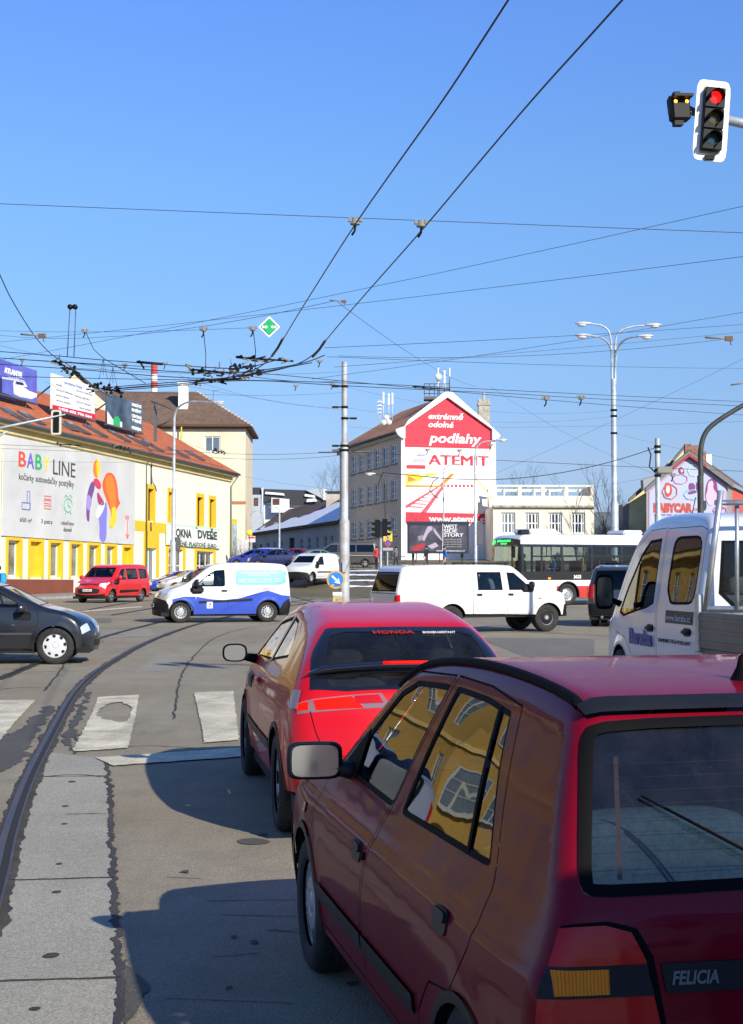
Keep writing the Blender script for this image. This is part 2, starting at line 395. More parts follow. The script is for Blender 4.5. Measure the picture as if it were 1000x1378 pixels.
def cdt_regions(boundary,regions,gs):
    """triangulate boundary + region outlines; returns verts, tris, region index per tri (-1 = base, None dropped)"""
    B=np.array(boundary); vs=[tuple(p) for p in boundary]; es=[(i,(i+1)%len(vs)) for i in range(len(vs))]
    x0,z0=B.min(0); x1,z1=B.max(0)
    for r in regions:
        p=dens(r['poly'],gs*1.2); o=len(vs); vs+=p; es+=[(o+i,o+(i+1)%len(p)) for i in range(len(p))]
    gx=np.arange(x0+gs*.5,x1,gs); gy=np.arange(z0+gs*.5,z1,gs); X,Y=np.meshgrid(gx,gy); G=np.stack([X.ravel(),Y.ravel()],1)
    G=G[pip(G,B)]
    # drop grid points hugging an outline
    E=np.array(vs)
    if len(G):
        keep=np.ones(len(G),bool)
        for c in range(0,len(E),400):
            e=E[c:c+400]; d=((G[:,None,:]-e[None])**2).sum(2).min(1); keep&=d>(gs*.38)**2
        G=G[keep]
    vs+= [tuple(g) for g in G]
    r=delaunay_2d_cdt([Vector(v) for v in vs],es,[],0,1e-5)
    V=np.array([(v.x,v.y) for v in r[0]]); T=np.array([f for f in r[2] if len(f)==3])
    C=V[T].mean(1); ok=pip(C,B); T=T[ok]; C=C[ok]; lab=np.full(len(T),-1)
    for i,rg in enumerate(regions): lab[pip(C,rg['poly'])]=i
    a=V[T]; ar=(a[:,1,0]-a[:,0,0])*(a[:,2,1]-a[:,0,1])-(a[:,2,0]-a[:,0,0])*(a[:,1,1]-a[:,0,1])
    T[ar<0]=T[ar<0][:,::-1]; k=np.abs(ar)>1e-9
    return V,T[k],lab[k]
def R(key,m,poly,off=0,parent=None,name=None): return dict(key=key,mat=m,poly=[tuple(p) for p in poly],off=off,parent=parent,name=name)
INNER=None
class Car:
    """builds the shell of a vehicle as parts under one Empty"""
    def __init__(s,root,body,paintm,gs=.05,lining=None,bottom=True):
        s.root=root; s.b=body; s.paint=paintm; s.gs=gs; s.lining=lining; s.parts={}; s.acc={}
    def emit(s,key,name,parent,P,N,T,m,off,flip=False):
        a=s.acc.setdefault(key,dict(name=name,parent=parent,V=[],N=[],F=[],M=[],mats=[],n=0))
        if m not in a['mats']: a['mats'].append(m)
        used=np.unique(T); mp=np.full(len(P),-1); mp[used]=np.arange(len(used))
        a['V'].append(P[used]+N[used]*off); a['N'].append(N[used]); F=mp[T]
        if flip: F=F[:,::-1]
        a['F'].append(F+a['n']); a['M'].append(np.full(len(F),a['mats'].index(m))); a['n']+=len(used)
        if s.lining is not None and m is s.paint:
            if s.lining not in a['mats']: a['mats'].append(s.lining)
            a['V'].append(P[used]-N[used]*.022); a['N'].append(-N[used]); a['F'].append(F[:,::-1]+a['n']); a['M'].append(np.full(len(F),a['mats'].index(s.lining))); a['n']+=len(used)
    def skin_side(s,regions,both=True,zlow=None):
        b=s.b; t=np.arange(0,b.ST,s.gs*.7); t=np.append(t,b.ST); y=b.yb(t); p=b.wrap(t,y)
        bd=[(q[0],q[2]) for q in p]; 
        V,T,lab=cdt_regions(bd,regions,s.gs)
        P=b.side(V[:,0],V[:,1]); Nn=b.grad(P[:,0],P[:,1],P[:,2])
        for i in range(-1,len(regions)):
            m=lab==i
            if not m.any(): continue
            if i<0: key,mm,off,par,nm='body',s.paint,0,None,'body'
            else:
                r=regions[i]; key,mm,off,par,nm=r['key'],r['mat'],r['off'],r['parent'],r['name'] or r['key'].split('.')[0]
            if mm is None: continue
            for side in ((1,-1) if both else (1,)):
                q=P*np.array([1,side,1]); n2=Nn*np.array([1,side,1])
                k=key if key in('body','bumper_rear','bumper_front') else key+('L' if side>0 else 'R')
                pk=(par+('L' if side>0 else 'R')) if par and par!='body' else par
                s.emit(k,nm,pk,q,n2,T[lab==i],mm,off,flip=(side>0))
    def skin_wrap(s,regions):
        b=s.b; t=np.arange(0,b.ST,s.gs*.7); t=np.append(t,b.ST); y=b.yb(t)
        bd=[(a,-c) for a,c in zip(t,y)]+[(a,c) for a,c in zip(t[::-1],y[::-1])]
        V,T,lab=cdt_regions(bd,regions,s.gs)
        P=b.wrap(V[:,0],V[:,1]); Nn=b.grad(P[:,0],P[:,1],P[:,2])
        for i in range(-1,len(regions)):
            m=lab==i
            if not m.any(): continue
            if i<0: key,mm,off,par,nm='body',s.paint,0,None,'body'
            else: r=regions[i]; key,mm,off,par,nm=r['key'],r['mat'],r['off'],r['parent'],r['name'] or r['key'].split('.')[0]
            if mm is None: continue
            s.emit(key,nm,par,P,Nn,T[m],mm,off)
    def finish(s):
        order=sorted(s.acc.items(),key=lambda kv:0 if kv[1]['parent'] in (None,) else 1)
        for key,a in order:
            V=np.vstack(a['V']); F=np.vstack(a['F']); N=np.vstack(a['N']); M=np.concatenate(a['M'])
            me=bpy.data.meshes.new(a['name']); me.from_pydata(V.tolist(),[],F.tolist())
            for m in a['mats']: me.materials.append(m)
            me.polygons.foreach_set('material_index',M.astype(np.int32)); me.polygons.foreach_set('use_smooth',np.ones(len(F),bool)); me.update()
            me.normals_split_custom_set_from_vertices(N.tolist())
            par=s.root if a['parent'] is None else s.parts.get(a['parent'],s.root)
            o=bpy.data.objects.new(a['name'],me); link(o,par); s.parts[key]=o
        return s.parts
    # placement helpers on the skin
    def on_side(s,x,z,side=1,off=0):
        p=s.b.side([x],[z])[0]; n=s.b.grad(p[:1],p[1:2],p[2:3])[0]; p=p*[1,side,1]; n=n*[1,side,1]
        M=frame(p+n*off,(-1*side if True else 1,0,0),n); return M   # text reads left to right seen from outside
    def on_wrap(s,x,z,y,off=0,t=None):
        t=s.b.tS(x,z) if t is None else t; p=s.b.wrap([t],[y])[0]; n=s.b.grad(p[:1],p[1:2],p[2:3])[0]
        X=Vector((0,-1,0)) if n[0]<0 or (abs(n[0])<.5 and x<s.b.L*.5) else Vector((0,1,0))
        return frame(p+n*off,X,n)
    def poly_w(s,pts,sym=False):
        """outline on the wrap from (x,z,y) points"""
        return [(s.b.tS(p[0],p[1]),p[2]) for p in pts]
def mats_common():
    g={}
    g['rubber']=mat('rubber_black',(.004,.004,.005),.7,spec=.08)
    g['tyre']=mat('tyre_rubber',(.022,.021,.020),.85,noise=.35,nscale=14,bump=.3,bscale=70)
    g['trim']=mat('dark_plastic',(.009,.010,.013),.5,noise=.2,nscale=10,spec=.3)
    g['gap']=mat('panel_gap',(.004,.004,.004),.9)
    g['dark']=mat('dark_cavity',(.010,.010,.011),.9)
    g['inner']=mat('cabin_lining',(.06,.062,.066),.9)
    g['seat']=mat('seat_cloth',(.10,.13,.17),.95,noise=.3,nscale=30,bump=.3,bscale=200)
    g['seatl']=mat('seat_cloth_blue_grey',(.085,.125,.16),.95,noise=.25,nscale=60,bump=.3,bscale=200)
    g['alloy']=mat('wheel_silver',(.50,.51,.52),.38,metal=.7,noise=.12,nscale=12)
    g['cap']=mat('wheel_cover_grey',(.36,.37,.38),.45,metal=.3,noise=.2,nscale=12)
    g['capw']=mat('wheel_cover_pale',(.62,.63,.64),.35,metal=.2)
    g['steel']=mat('steel_rim',(.30,.29,.27),.5,metal=.6,noise=.3,nscale=10)
    g['red_lens']=mat('red_lens',(.48,.002,.006),.25,coat=.3,spec=.2)
    g['red_lit']=mat('brake_light_lit',(.90,.005,.002),.5,emit=.8,spec=.1)
    g['amber']=mat('amber_lens',(.75,.20,.01),.15,coat=1)
    g['clear']=mat('lamp_glass_clear',(.70,.74,.78),.08,coat=1,metal=.3)
    g['plate']=mat('plate_white',(.74,.75,.74),.45)
    g['plateblue']=mat('plate_blue_band',(.02,.08,.42),.5)
    g['ink']=mat('ink_black',(.02,.02,.02),.6)
    g['mirror_dark']=mat('mirror_glass_dim',(.10,.11,.12),.10,metal=1)  # darker copy of the mirror glass: a dark reflection put into its colour
    g['mirror']=mat('mirror_glass',(.85,.88,.9),.08,metal=1)
    g['chrome']=mat('chrome',(.75,.76,.78),.12,metal=1)
    g['glass']=glass('car_glass',(.70,.76,.74),1.5)
    g['glassd']=glass('car_glass_privacy',(.10,.11,.12),1.5)
    g['glassm']=glass('car_glass_shaded',(.55,.60,.60),1.5)
    return g
G=mats_common()
def wheel(root,x,y,z,r,w,rr,style='cap',n=48,side=1,cm=None,spokes=7):
    """wheel > tyre, rim ; axis along y, outside face towards side"""
    hub=MB().lathe([(0,-w*.3),(rr*.92,-w*.3),(rr*.95,w*.28),(rr*.9,w*.28),(rr*.88,-w*.2),(0,-w*.2)],axis='Y',n=24).build('wheel',G['dark'],root,(x,y,z))
    tp=[(rr*.97,-w*.46),(rr*1.02,-w*.5),(r*.9,-w*.52),(r*.985,-w*.42),(r,-w*.3),(r,w*.3),(r*.985,w*.42),(r*.9,w*.52),(rr*1.02,w*.5),(rr*.97,w*.44)]
    mb=MB().lathe(tp,axis='Y',n=n)
    # tread blocks
    if n>=48:
        for k in range(n):
            a=2*pi*(k+.5)/n
            for yy in (-.24,0,.24):
                M=Matrix.Rotation(-a,3,'Y'); mb.box(M@Vector((r+.002,w*yy,0)),(.008,w*.18,2*pi*r/n*.62),M)
    mb.build('tyre',G['tyre'],hub)
    V=[];F=[];mi=[]; nr=12; na=n*2
    def hgt(rad,a):
        u=rad/rr; base=w*.36
        if style=='cap':
            h=base+.012*(1-u*u); hole=(.62<u<.86) and (((a*spokes*1.5/pi)%1)<.42)
            if .22<u<.30: h-=.006
            if hole: h-=.035
            return h,hole
        if style=='alloy' or style=='civic':
            ph=(a*spokes/(2*pi))%1; wd=.16+.10*u; sp=abs(ph-.5)<wd
            hole=(.24<u<.88) and not sp; return base-.03*(1-u)-(.06 if hole else 0),hole
        if style=='notch':
            h=base+.01*(1-u*u); hole=(.70<u<.86) and (((a*spokes/(2*pi))%1)<.34)
            if .24<u<.30: h-=.008
            return h-(.03 if hole else 0),hole
        if style=='steel':
            h=base-.02-.05*max(0,(u-.5))*2*(1 if u<.85 else .0); hole=(.6<u<.76) and (((a*12/(2*pi))%1)<.45)
            if u<.3: h+=.035
            if .9<u: h=base+.005
            return h-(.02 if hole else 0),hole
        return base,False
    for i in range(nr+1):
        for k in range(na):
            a=2*pi*k/na; rad=rr*1.0*i/nr if i else .001; h,hh=hgt(rad,a); V.append((rad*cos(a),h*side,rad*sin(a)))
    for i in range(nr):
        for k in range(na):
            q=(i*na+k,i*na+(k+1)%na,(i+1)*na+(k+1)%na,(i+1)*na+k); a=2*pi*(k+.5)/na; _,hh=hgt(rr*(i+.5)/nr,a)
            F.append(q if side<0 else q[::-1]); mi.append(1 if hh else 0)
    rm=MB()
    for f,m_ in zip(F,mi): rm.f.append(list(f)); rm.m.append(m_); rm.sm.append(False)
    rm.v=V; rm.build('rim',[cm or G['cap'],G['dark']],hub)
    return hub
def wheels(root,pos,r,w,rr,style='cap',n=24,cm=None,spokes=7):
    for (x,y) in pos:
        for sgn in (1,-1): wheel(root,x,sgn*(y-w/2),r,r,w,rr,style,n,sgn,cm,spokes)
def wells(root,pos,r,y,name='wheel_well'):
    for x in pos:
        for sgn in (1,-1):
            mb=MB(); V=[];F=[];n=16
            for k in range(n+1):
                a=pi*k/n+(-.25+.5*k/n)*-1; V.append((x+r*cos(a),sgn*y,.30+r*sin(a))); V.append((x+r*cos(a),sgn*(y-.38),.30+r*sin(a)))
            for k in range(n): F.append((2*k,2*k+1,2*k+3,2*k+2))
            c=[2*k+1 for k in range(n+1)]; F.append(c); mb.add(V,F)
            mb.build(name,G['dark'],root)
def underbody(root,x0,x1,y,z,h=.12,cut=(),cr=.36):
    mb=MB(); xs=sorted([x0,x1]+[c-cr for c in cut]+[c+cr for c in cut])
    for a,b in zip(xs[:-1],xs[1:]):
        mid=(a+b)/2; iy=y-.28 if any(abs(mid-c)<cr for c in cut) else y
        mb.box(((a+b)/2,0,z+h/2),(b-a-.001,2*iy,h))
    return mb.build('underbody',G['dark'],root)
def seat_mb(mb,x,y,z,w=.48,back=.62,rec=.25,head=True,hw=.26):
    mb.soft((x,y,z),(.52,w,.18))
    M=Matrix.Rotation(-rec,3,'Y'); mb.soft(Vector((x-.27,y,z+.05))+M@Vector((0,0,back/2)),(.16,w,back),M,e=.5)
    if head: mb.soft(Vector((x-.27,y,z+.05))+M@Vector((0,0,back+.10)),(.11,hw,.19),M,e=.6)
def cabin(root,fx,rx,w,zf,front=True,rear=True,m=None,dash=None,benchback=.5,head=True):
    m=m or G['seat']
    if front:
        for sgn in (1,-1):
            mb=MB(); seat_mb(mb,fx,sgn*w*.5,zf); mb.build('seat',m,root)
    if rear:
        mb=MB(); seat_mb(mb,rx,w*.5,zf+.02,w=w*.98,back=benchback,head=head); seat_mb(mb,rx,-w*.5,zf+.02,w=w*.98,back=benchback,head=head); mb.build('rear_bench',m,root)
    if dash:
        mb=MB(); mb.box((dash,0,zf+.38),(.42,w*2.3,.25),bev=.08); mb.build('dashboard',G['trim'],root)
        mb=MB(); M=Matrix.Translation((dash-.33,w*.5,zf+.42))@Matrix.Rotation(radians(-65),4,'Y')
        pts=[M@Vector((.18*cos(a),.18*sin(a),0)) for a in np.linspace(0,2*pi,17)]; mb.tube(pts,.014,6,cap=False)
        mb.tube([M@Vector((-.18,0,0)),M@Vector((.18,0,0))],.012,6); mb.build('steering_wheel',G['trim'],root)
def mirror(root,x,y,z,side,w=.20,h=.13,d=.10,bm=None,gm=None,arm=True,rnd=.45,yaw=0):
    """door mirror housing (> mirror_glass), glass faces backwards"""
    n=20; prof=[]
    def sh(sc,xx):
        out=[]
        for i in range(n):
            a=2*pi*i/n; ca,sa=cos(a),sin(a); ex=2/ (2+4*(1-rnd)) 
            out.append((xx,sc*w/2*math.copysign(abs(ca)**ex,ca),sc*h/2*math.copysign(abs(sa)**ex,sa)))
        return out
    rings=[sh(.90,-.0),sh(1,.012),sh(.99,.04),sh(.80,d*.8),sh(.45,d)]
    V=[p for r_ in rings for p in r_]; F=[]
    for i in range(len(rings)-1):
        for k in range(n): F.append((i*n+k,i*n+(k+1)%n,(i+1)*n+(k+1)%n,(i+1)*n+k))
    F.append([(len(rings)-1)*n+k for k in range(n)])
    mb=MB(); mb.add(V,[tuple(f)[::-1] for f in F],True); mb.add([(.006,p[1]*.99,p[2]*.99) for p in sh(.9,0)],[list(range(n))])
    if arm: mb.tube([(.03,-side*w*.3,-h*.2),(.03,-side*(w*.5+.09),-h*.35)],.028,8,r2=.04)
    o=mb.build('mirror',bm or G['trim'],root,(x,y,z),yaw)
    g=MB().add([(0.001,p[1],p[2]) for p in sh(.84,0)],[list(range(n))]).build('mirror_glass',gm or G['mirror'],o); return o
def plate(root,M,txt,w=.52,h=.11,size=.082,width=None,split=None):
    """number plate (> lettering), local z outward"""
    mb=MB(); mb.prism(roundpoly(rect(-w/2,-h/2,w/2,h/2),1,.08),M,.006); p=mb.build('number_plate',G['plate'],root)
    MB().prism(rect(-w/2+.006,-h/2+.006,-w/2+.045,h/2-.006),M@Matrix.Translation((0,0,.006)),.001).build('country_band',G['plateblue'],p)
    if txt: text_mesh(txt,size,M@Matrix.Translation((-w/2+.06,-size*.36,.0065)),G['ink'],p,bold=.001,width=width or w-.085)
    return p
def handle(root,M,w=.17,h=.035,m=None,d=.022,cup=True):
    mb=MB(); 
    if cup: mb.prism(roundpoly(rect(-w/2-.01,-h*.9,w/2+.01,h*.9),1,.3),M,.003)
    P=[M@Vector((-w/2,0,.004)),M@Vector((-w/2+.02,0,d)),M@Vector((w/2-.02,0,d)),M@Vector((w/2,0,.004))]
    mb.tube(P,h*.42,8); return mb.build('handle',m or G['trim'],root)
def place(root,x,y,th,dz=0,level=False):
    """put a vehicle's tail centre at x,y heading th (0 = away from the camera); tilt with the slope"""
    root.location=(x,y,gz(x,y)+dz)
    n=Vector((0,0,1)) if level else Vector((0,-SL,1)).normalized()
    F=Vector((-sin(th),cos(th),0)); F=(F-n*F.dot(n)).normalized(); L=n.cross(F)
    root.rotation_euler=Matrix((F,L,n)).transposed().to_euler()
# ================================================================== the vehicles
def ring(key,poly,glassm,parent=None,fr=.022,fm=None,goff=-.006,name='window'):
    """window opening: black seal ring + glass pane"""
    return [R(key+'_seal',fm or G['rubber'],poly,-.002,parent,'window_seal'),R(key,glassm,inset(poly,fr),goff,parent,name)]
def door(key,poly,pm,gapw=.005):
    return [R('body',G['gap'],poly,-.006),R(key,pm,inset(poly,gapw),0,None,'door')]
def arch(x,z,r,n=22,z0=-.2):
    p=[(x+r*cos(a),z+r*sin(a)) for a in np.linspace(0,pi,n)]; return [(x+r,z0)]+p+[(x-r,z0)]
def archr(x,z,r,lipm,w=.03):
    return [R('body',lipm,arch(x,z,r+w),.003),R('cut',None,arch(x,z,r),0)]

def vehicle(name,label,cat,x,y,th,body,pm,gs,wh,doors=(),wins=(),ws=None,rw=None,gl=None,glws=None,low=None,wraps=(),sides=(),group=None,lin=None,cab=None,style='cap',nw=24,cm=None,spokes=7,archm=None,undz=.2,dz=0,und=True,archw=.025):
    root=thing(name,(0,0,0),label,cat,group=group); c=Car(root,body,pm,gs,lin or G['inner'])
    gl=gl or G['glass']; glws=glws or gl
    xs,wy,r,w,rr=wh
    S=[]
    if low: S+=[R('sill',low[1],rect(body.x0-.3,-.5,body.x1+.3,low[0]),.004,None,'sill')]
    for k,p in doors: S+=door(k,p,pm)
    for it in wins:
        k,p,par=it[:3]; g_=it[3] if len(it)>3 else gl; S+=ring(k,p,g_,par,name='window')
    S+=list(sides)
    for xx in xs: S+=archr(xx,r*.98,r+.035,archm or pm,archw)
    Wp=[]
    if ws: 
        p=c.poly_w(ws); Wp+=[R('windscreen_seal',G['rubber'],p,-.001,None,'window_seal'),R('windscreen',glws,inset(p,.025),-.005,None,'windscreen')]
    if rw:
        p=c.poly_w(rw); Wp+=[R('rear_window_seal',G['rubber'],p,-.001,None,'window_seal'),R('rear_window',gl,inset(p,.03),-.005,None,'rear_window')]
    Wp+=list(wraps(c)) if callable(wraps) else list(wraps)
    c.skin_side(S); c.skin_wrap(Wp); P=c.finish()
    wheels(root,[(xx,wy) for xx in xs],r,w,rr,style,nw,cm,spokes)
    wells(root,xs,r+.03,wy+.01)
    if und: underbody(root,body.x0+.12,body.x1-.12,body.w*.9,undz,cut=xs,cr=r+.04)
    if cab: cabin(root,*cab[0],**cab[1])
    place(root,x,y,th,dz); return c,P,root
def sym(pts): return [(a,b,-c) for a,b,c in pts]+[(a,b,c) for a,b,c in pts[::-1]]
def lampw(key,m,pts,c,both=True,off=.004,name=None,parent=None):
    out=[R(key+'.L',m,c.poly_w(pts),off,parent,name or key)]
    if both: out.append(R(key+'.R',m,c.poly_w([(a,b,-d) for a,b,d in pts]),off,parent,name or key))
    return out

# ---------------------------------------------------------------- dark red hatchback, right in front of the camera
PM=paint('paint_maroon',(.17,.0015,.012),metal=0,rough=.5,dust=.03,dcol='#4a3430',spec=.05,coat=.34)
fb=Body([(.03,.22),(.0,.30),(-.015,.44),(.0,.55),(.06,.60),(.075,.70),(.095,.86),(.125,.92),(.30,1.24),(.36,1.335),(.46,1.375),(.9,1.405),(1.4,1.412),(1.85,1.385),(2.12,1.335),(2.45,1.14),(2.82,.925),(2.95,.90),(3.3,.85),(3.62,.775),(3.75,.72),(3.80,.62),(3.82,.5),(3.855,.42),(3.84,.22)],
  [(.15,.95),(.3,.975),(.45,1.0),(.62,1.0),(.72,.985),(.80,.955),(.86,.925),(.90,.905),(1.1,.84),(1.3,.755),(1.36,.72),(1.45,.68)],.8175,k=.070,cr=.075,cf=.24,arches=((.64,.26,.31,.008),(3.11,.28,.33,.008)),steps=((.752,.010,.006),),
  plan=[(0,.965),(.5,.99),(1.2,1),(2.9,1),(3.4,.985),(3.855,.93)])
fdoor=[(1.93,.27),(1.95,.55),(1.90,.72),(1.83,.86),(1.50,1.352),(1.95,1.335),(2.12,1.285),(2.78,.90),(2.86,.84),(2.93,.72),(2.95,.5),(2.93,.27)]
rdoor=[(1.16,.27),(1.12,.40),(.98,.52),(.74,.56),(.63,.70),(.60,.86),(.70,1.10),(.78,1.318),(1.1,1.348),(1.47,1.353),(1.805,.86),(1.875,.72),(1.925,.55),(1.905,.27)]
fwin=[(1.79,.885),(1.52,1.318),(1.93,1.302),(2.10,1.25),(2.66,.90)]
rwin=[(.67,.90),(.80,1.15),(.855,1.295),(1.1,1.315),(1.44,1.320),(1.66,.885)]
def fel_sides():
    S=[R('rocker',PM,rect(-.3,-.5,4.2,.255),-.006,None,'sill')]
    S+=door('doorF',fdoor,PM,.0065)+door('doorR',rdoor,PM,.0065)
    S+=ring('winF',roundpoly(fwin,1,.06),GF,'doorF',.017)+ring('winR',roundpoly(rwin,1,.06),GF,'doorR',.017)
    S+=[R('winR_seal',G['rubber'],stripe([(.885,.90),(.965,1.30)],.024),.0,'doorR','window_seal')]
    S+=[R('doorF',G['rubber'],[(2.42,.895),(2.38,1.09),(2.64,.94),(2.70,.885)],.002,None,'door')]
    S+=[R('stripF',G['trim'],rect(1.93,.375,2.93,.435),.010,'doorF','rubbing_strip'),R('stripR',G['trim'],[(1.17,.375),(1.17,.435),(1.905,.435),(1.905,.375)],.010,'doorR','rubbing_strip')]
    S+=[R('bumper_rear',G['trim'],[(-.3,.22),(-.3,.56),(.10,.56),(.36,.52),(.36,.22)],.006,None,'bumper'),R('bumper_front',G['trim'],[(4.1,.2),(4.1,.52),(3.70,.52),(3.5,.45),(3.5,.2)],.008,None,'bumper')]
    S+=[R('indicatorS',G['amber'],roundpoly(rect(3.10,.66,3.16,.70),1,.2),.006,None,'indicator')]
    S+=[R('tail_light',G['rubber'],[(-.2,.56),(-.2,.905),(.085,.905),(.125,.75),(.14,.56)],.002,None,'tail_light'),R('tail_light',G['red_lens'],[(-.2,.57),(-.2,.895),(.075,.895),(.112,.75),(.127,.57)],.008,None,'tail_light')]
    for xx,zz,rr_ in ((.64,.24,.31),(3.11,.28,.315)): S+=[R('arch_trim%d'%xx,G['trim'],arch(xx,zz,rr_+.03),.008,None,'arch_trim'),R('cut',None,arch(xx,zz,rr_),0)]
    return S
GF=glass('hatchback_side_glass',(.80,.84,.83),1.7,wave=.16); GR=glass('hatchback_rear_glass',(.38,.46,.50),1.5,dirt=.03)
root=thing('car',(0,0,0),'dusty maroon hatchback with black roof strips, nearest the camera at lower right','car')
c=Car(root,fb,PM,.030,G['inner'])
rl=[(.11,.905,.57),(.33,1.29,.53),(.352,1.325,.50),(.352,1.325,0)]
rwp=sym([(.115,.925,0),(.115,.925,.60),(.125,.94,.625),(.31,1.265,.56),(.335,1.30,.52)])
rwp=[(.125,.938,-.62),(.14,.965,-.66),(.325,1.285,-.59),(.353,1.328,-.555),(.353,1.328,.555),(.325,1.285,.59),(.14,.965,.66),(.125,.938,.62)]
def fw(c):
    p=roundpoly(c.poly_w(rwp),1,.30); o=[]
    o+=[R('rear_seal',G['rubber'],p,.004,None,'window_seal'),R('rear_window',GR,inset(p,.030),-.003,None,'rear_window')]
    o+=[R('spoiler_lip',G['trim'],c.poly_w([(.362,1.340,-.56),(.42,1.362,-.565),(.42,1.362,.565),(.362,1.340,.56)]),.016,None,'spoiler_lip')]
    for s_ in(1,-1):
        L='LR'[s_<0]
        q=lambda pts:c.poly_w([(a,b,s_*d) for a,b,d in pts])
        o+=[R('tl'+L,G['rubber'],q([(.07,.585,.92),(.10,.895,.92),(.10,.892,.60),(.095,.87,.535),(.085,.80,.50),(.07,.585,.47)]),.002,None,'tail_light'),
            R('tl'+L,G['red_lens'],q([(.07,.595,.92),(.10,.885,.92),(.10,.88,.61),(.093,.86,.55),(.085,.795,.52),(.07,.595,.485)]),.008,None,'tail_light'),
            R('tld'+L,G['trim'],q([(.08,.715,.92),(.085,.785,.92),(.085,.785,.52),(.08,.715,.505)]),.012,'tl'+L,'lens_band'),
            R('tla'+L,MATS_L['amber'],q([(.08,.722,.735),(.085,.778,.735),(.085,.778,.61),(.08,.722,.61)]),.015,'tl'+L,'amber_lens')]
    o+=[R('rear_panel',G['trim'],c.poly_w([(.08,.718,-.475),(.085,.785,-.485),(.085,.785,.485),(.08,.718,.475)]),.006,None,'rear_panel')]
    o+=[R('body',G['gap'],c.poly_w([(.07,.588,-.93),(.07,.594,-.93),(.07,.594,.93),(.07,.588,.93)]),-.004)]
    p=c.poly_w(sym([(2.80,.945,.60),(2.16,1.318,.52)])); o+=[R('windscreen_seal',G['rubber'],p,0,None,'window_seal'),R('windscreen',G['glass'],inset(p,.03),-.004,None,'windscreen')]
    o+=[R('bumper_rear',G['trim'],c.poly_w([(.0,.22,-.93),(.05,.572,-.93),(.05,.572,.93),(.0,.22,.93)]),.006,None,'bumper'),R('bumper_front',G['trim'],c.poly_w([(3.82,.54,-.93),(3.84,.22,-.93),(3.84,.22,.93),(3.82,.54,.93)]),.006,None,'bumper')]
    o+=[R('grille',G['dark'],c.poly_w(sym([(3.80,.69,.35),(3.81,.58,.35)])),.0,None,'grille')]+lampw('headlight',G['clear'],[(3.79,.70,.70),(3.79,.70,.38),(3.81,.57,.38),(3.81,.57,.70)],c)
    return o
# ribbed amber lens
m_,n_,b_=newmat('amber_ribbed'); b_.inputs['Base Color'].default_value=(.95,.26,.01,1); b_.inputs['Roughness'].default_value=.2
w_=n_.nodes.new('ShaderNodeTexWave'); w_.inputs['Scale'].default_value=38; tc_=n_.nodes.new('ShaderNodeTexCoord'); w_.bands_direction='Y'
n_.links.new(tc_.outputs['Object'],w_.inputs['Vector']); bu_=n_.nodes.new('ShaderNodeBump'); bu_.inputs['Distance'].default_value=.004; n_.links.new(w_.outputs['Fac'],bu_.inputs['Height']); n_.links.new(bu_.outputs[0],b_.inputs['Normal'])
MATS_L={'amber':m_}
c.skin_side(fel_sides()); c.skin_wrap(fw(c)); P=c.finish()
FEL=c
for xx in (.64,3.11):
    for sg in (1,-1): wheel(root,xx,sg*.715,.28,.28,.17,.185,'cap',64,sg,G['cap'],8)
wells(root,(.64,3.11),.33,.80); underbody(root,.12,3.7,.74,.17,cut=(.64,3.11),cr=.33)
# cabin
for sg in (1,-1):
    mb=MB(); seat_mb(mb,1.62,sg*.36,.36,w=.50,back=.60,rec=.30); mb.build('seat',G['seatl'],root)
mb=MB()
for yy in (.37,-.37): seat_mb(mb,.86,yy,.40,w=.68,back=.66,rec=.30,head=False)
mb.build('rear_bench',G['seatl'],root)
mb=MB(); mb.box((.36,0,.87),(.40,1.26,.03),bev=.012); mb.build('parcel_shelf',mat('shelf_grey',(.05,.06,.07),.9,noise=.3,nscale=30),root)
mb=MB(); mb.box((2.55,0,.82),(.55,1.36,.22),bev=.08); mb.build('dashboard',G['trim'],root)
mb=MB(); M=Matrix.Translation((2.18,.36,.86))@Matrix.Rotation(radians(-65),4,'Y')
mb.tube([M@Vector((.18*cos(a),.18*sin(a),0)) for a in np.linspace(0,2*pi,21)],.014,6,cap=False); mb.tube([M@Vector((-.18,0,0)),M@Vector((.18,0,0))],.014,6); mb.build('steering_wheel',G['trim'],root)
# roof side strips
for sg in (1,-1):
    tt=np.linspace(c.b.tS(.43,1.365),c.b.tS(2.22,1.28),40); yy=c.b.yb(tt); pp=c.b.wrap(tt,yy-.002)
    mb=MB(); mb.tube([(p[0],sg*p[1],p[2]+.004) for p in pp],.015,8); mb.build('roof_strip',G['rubber'],root)
mirror(root,2.50,.875,.955,1,.215,.145,.10,arm=True,rnd=.25,yaw=-.06); mirror(root,2.50,-.875,.955,-1,.215,.145,.10,rnd=.25,yaw=.06)
for k,x_,z_ in(('doorF',2.03,.70),('doorR',.90,.715)):
    for sg,s_ in ((1,'L'),(-1,'R')):
        M=c.on_side(x_,z_,sg); mb=MB(); mb.prism(roundpoly(rect(-.065,-.036,.065,.036),1,.25),M,.004); mb.prism(roundpoly(rect(-.06,-.002,.06,.030),1,.3),M@Matrix.Translation((0,0,.004)),.010); h_=mb.build('handle',G['trim'],P[k+s_])
        if k=='doorF': M2=c.on_side(x_-.115,z_-.0,sg); MB().lathe([(0,.008),(.013,.008),(.015,0)],n=12).build('lock',G['rubber'],h_).matrix_local=M2
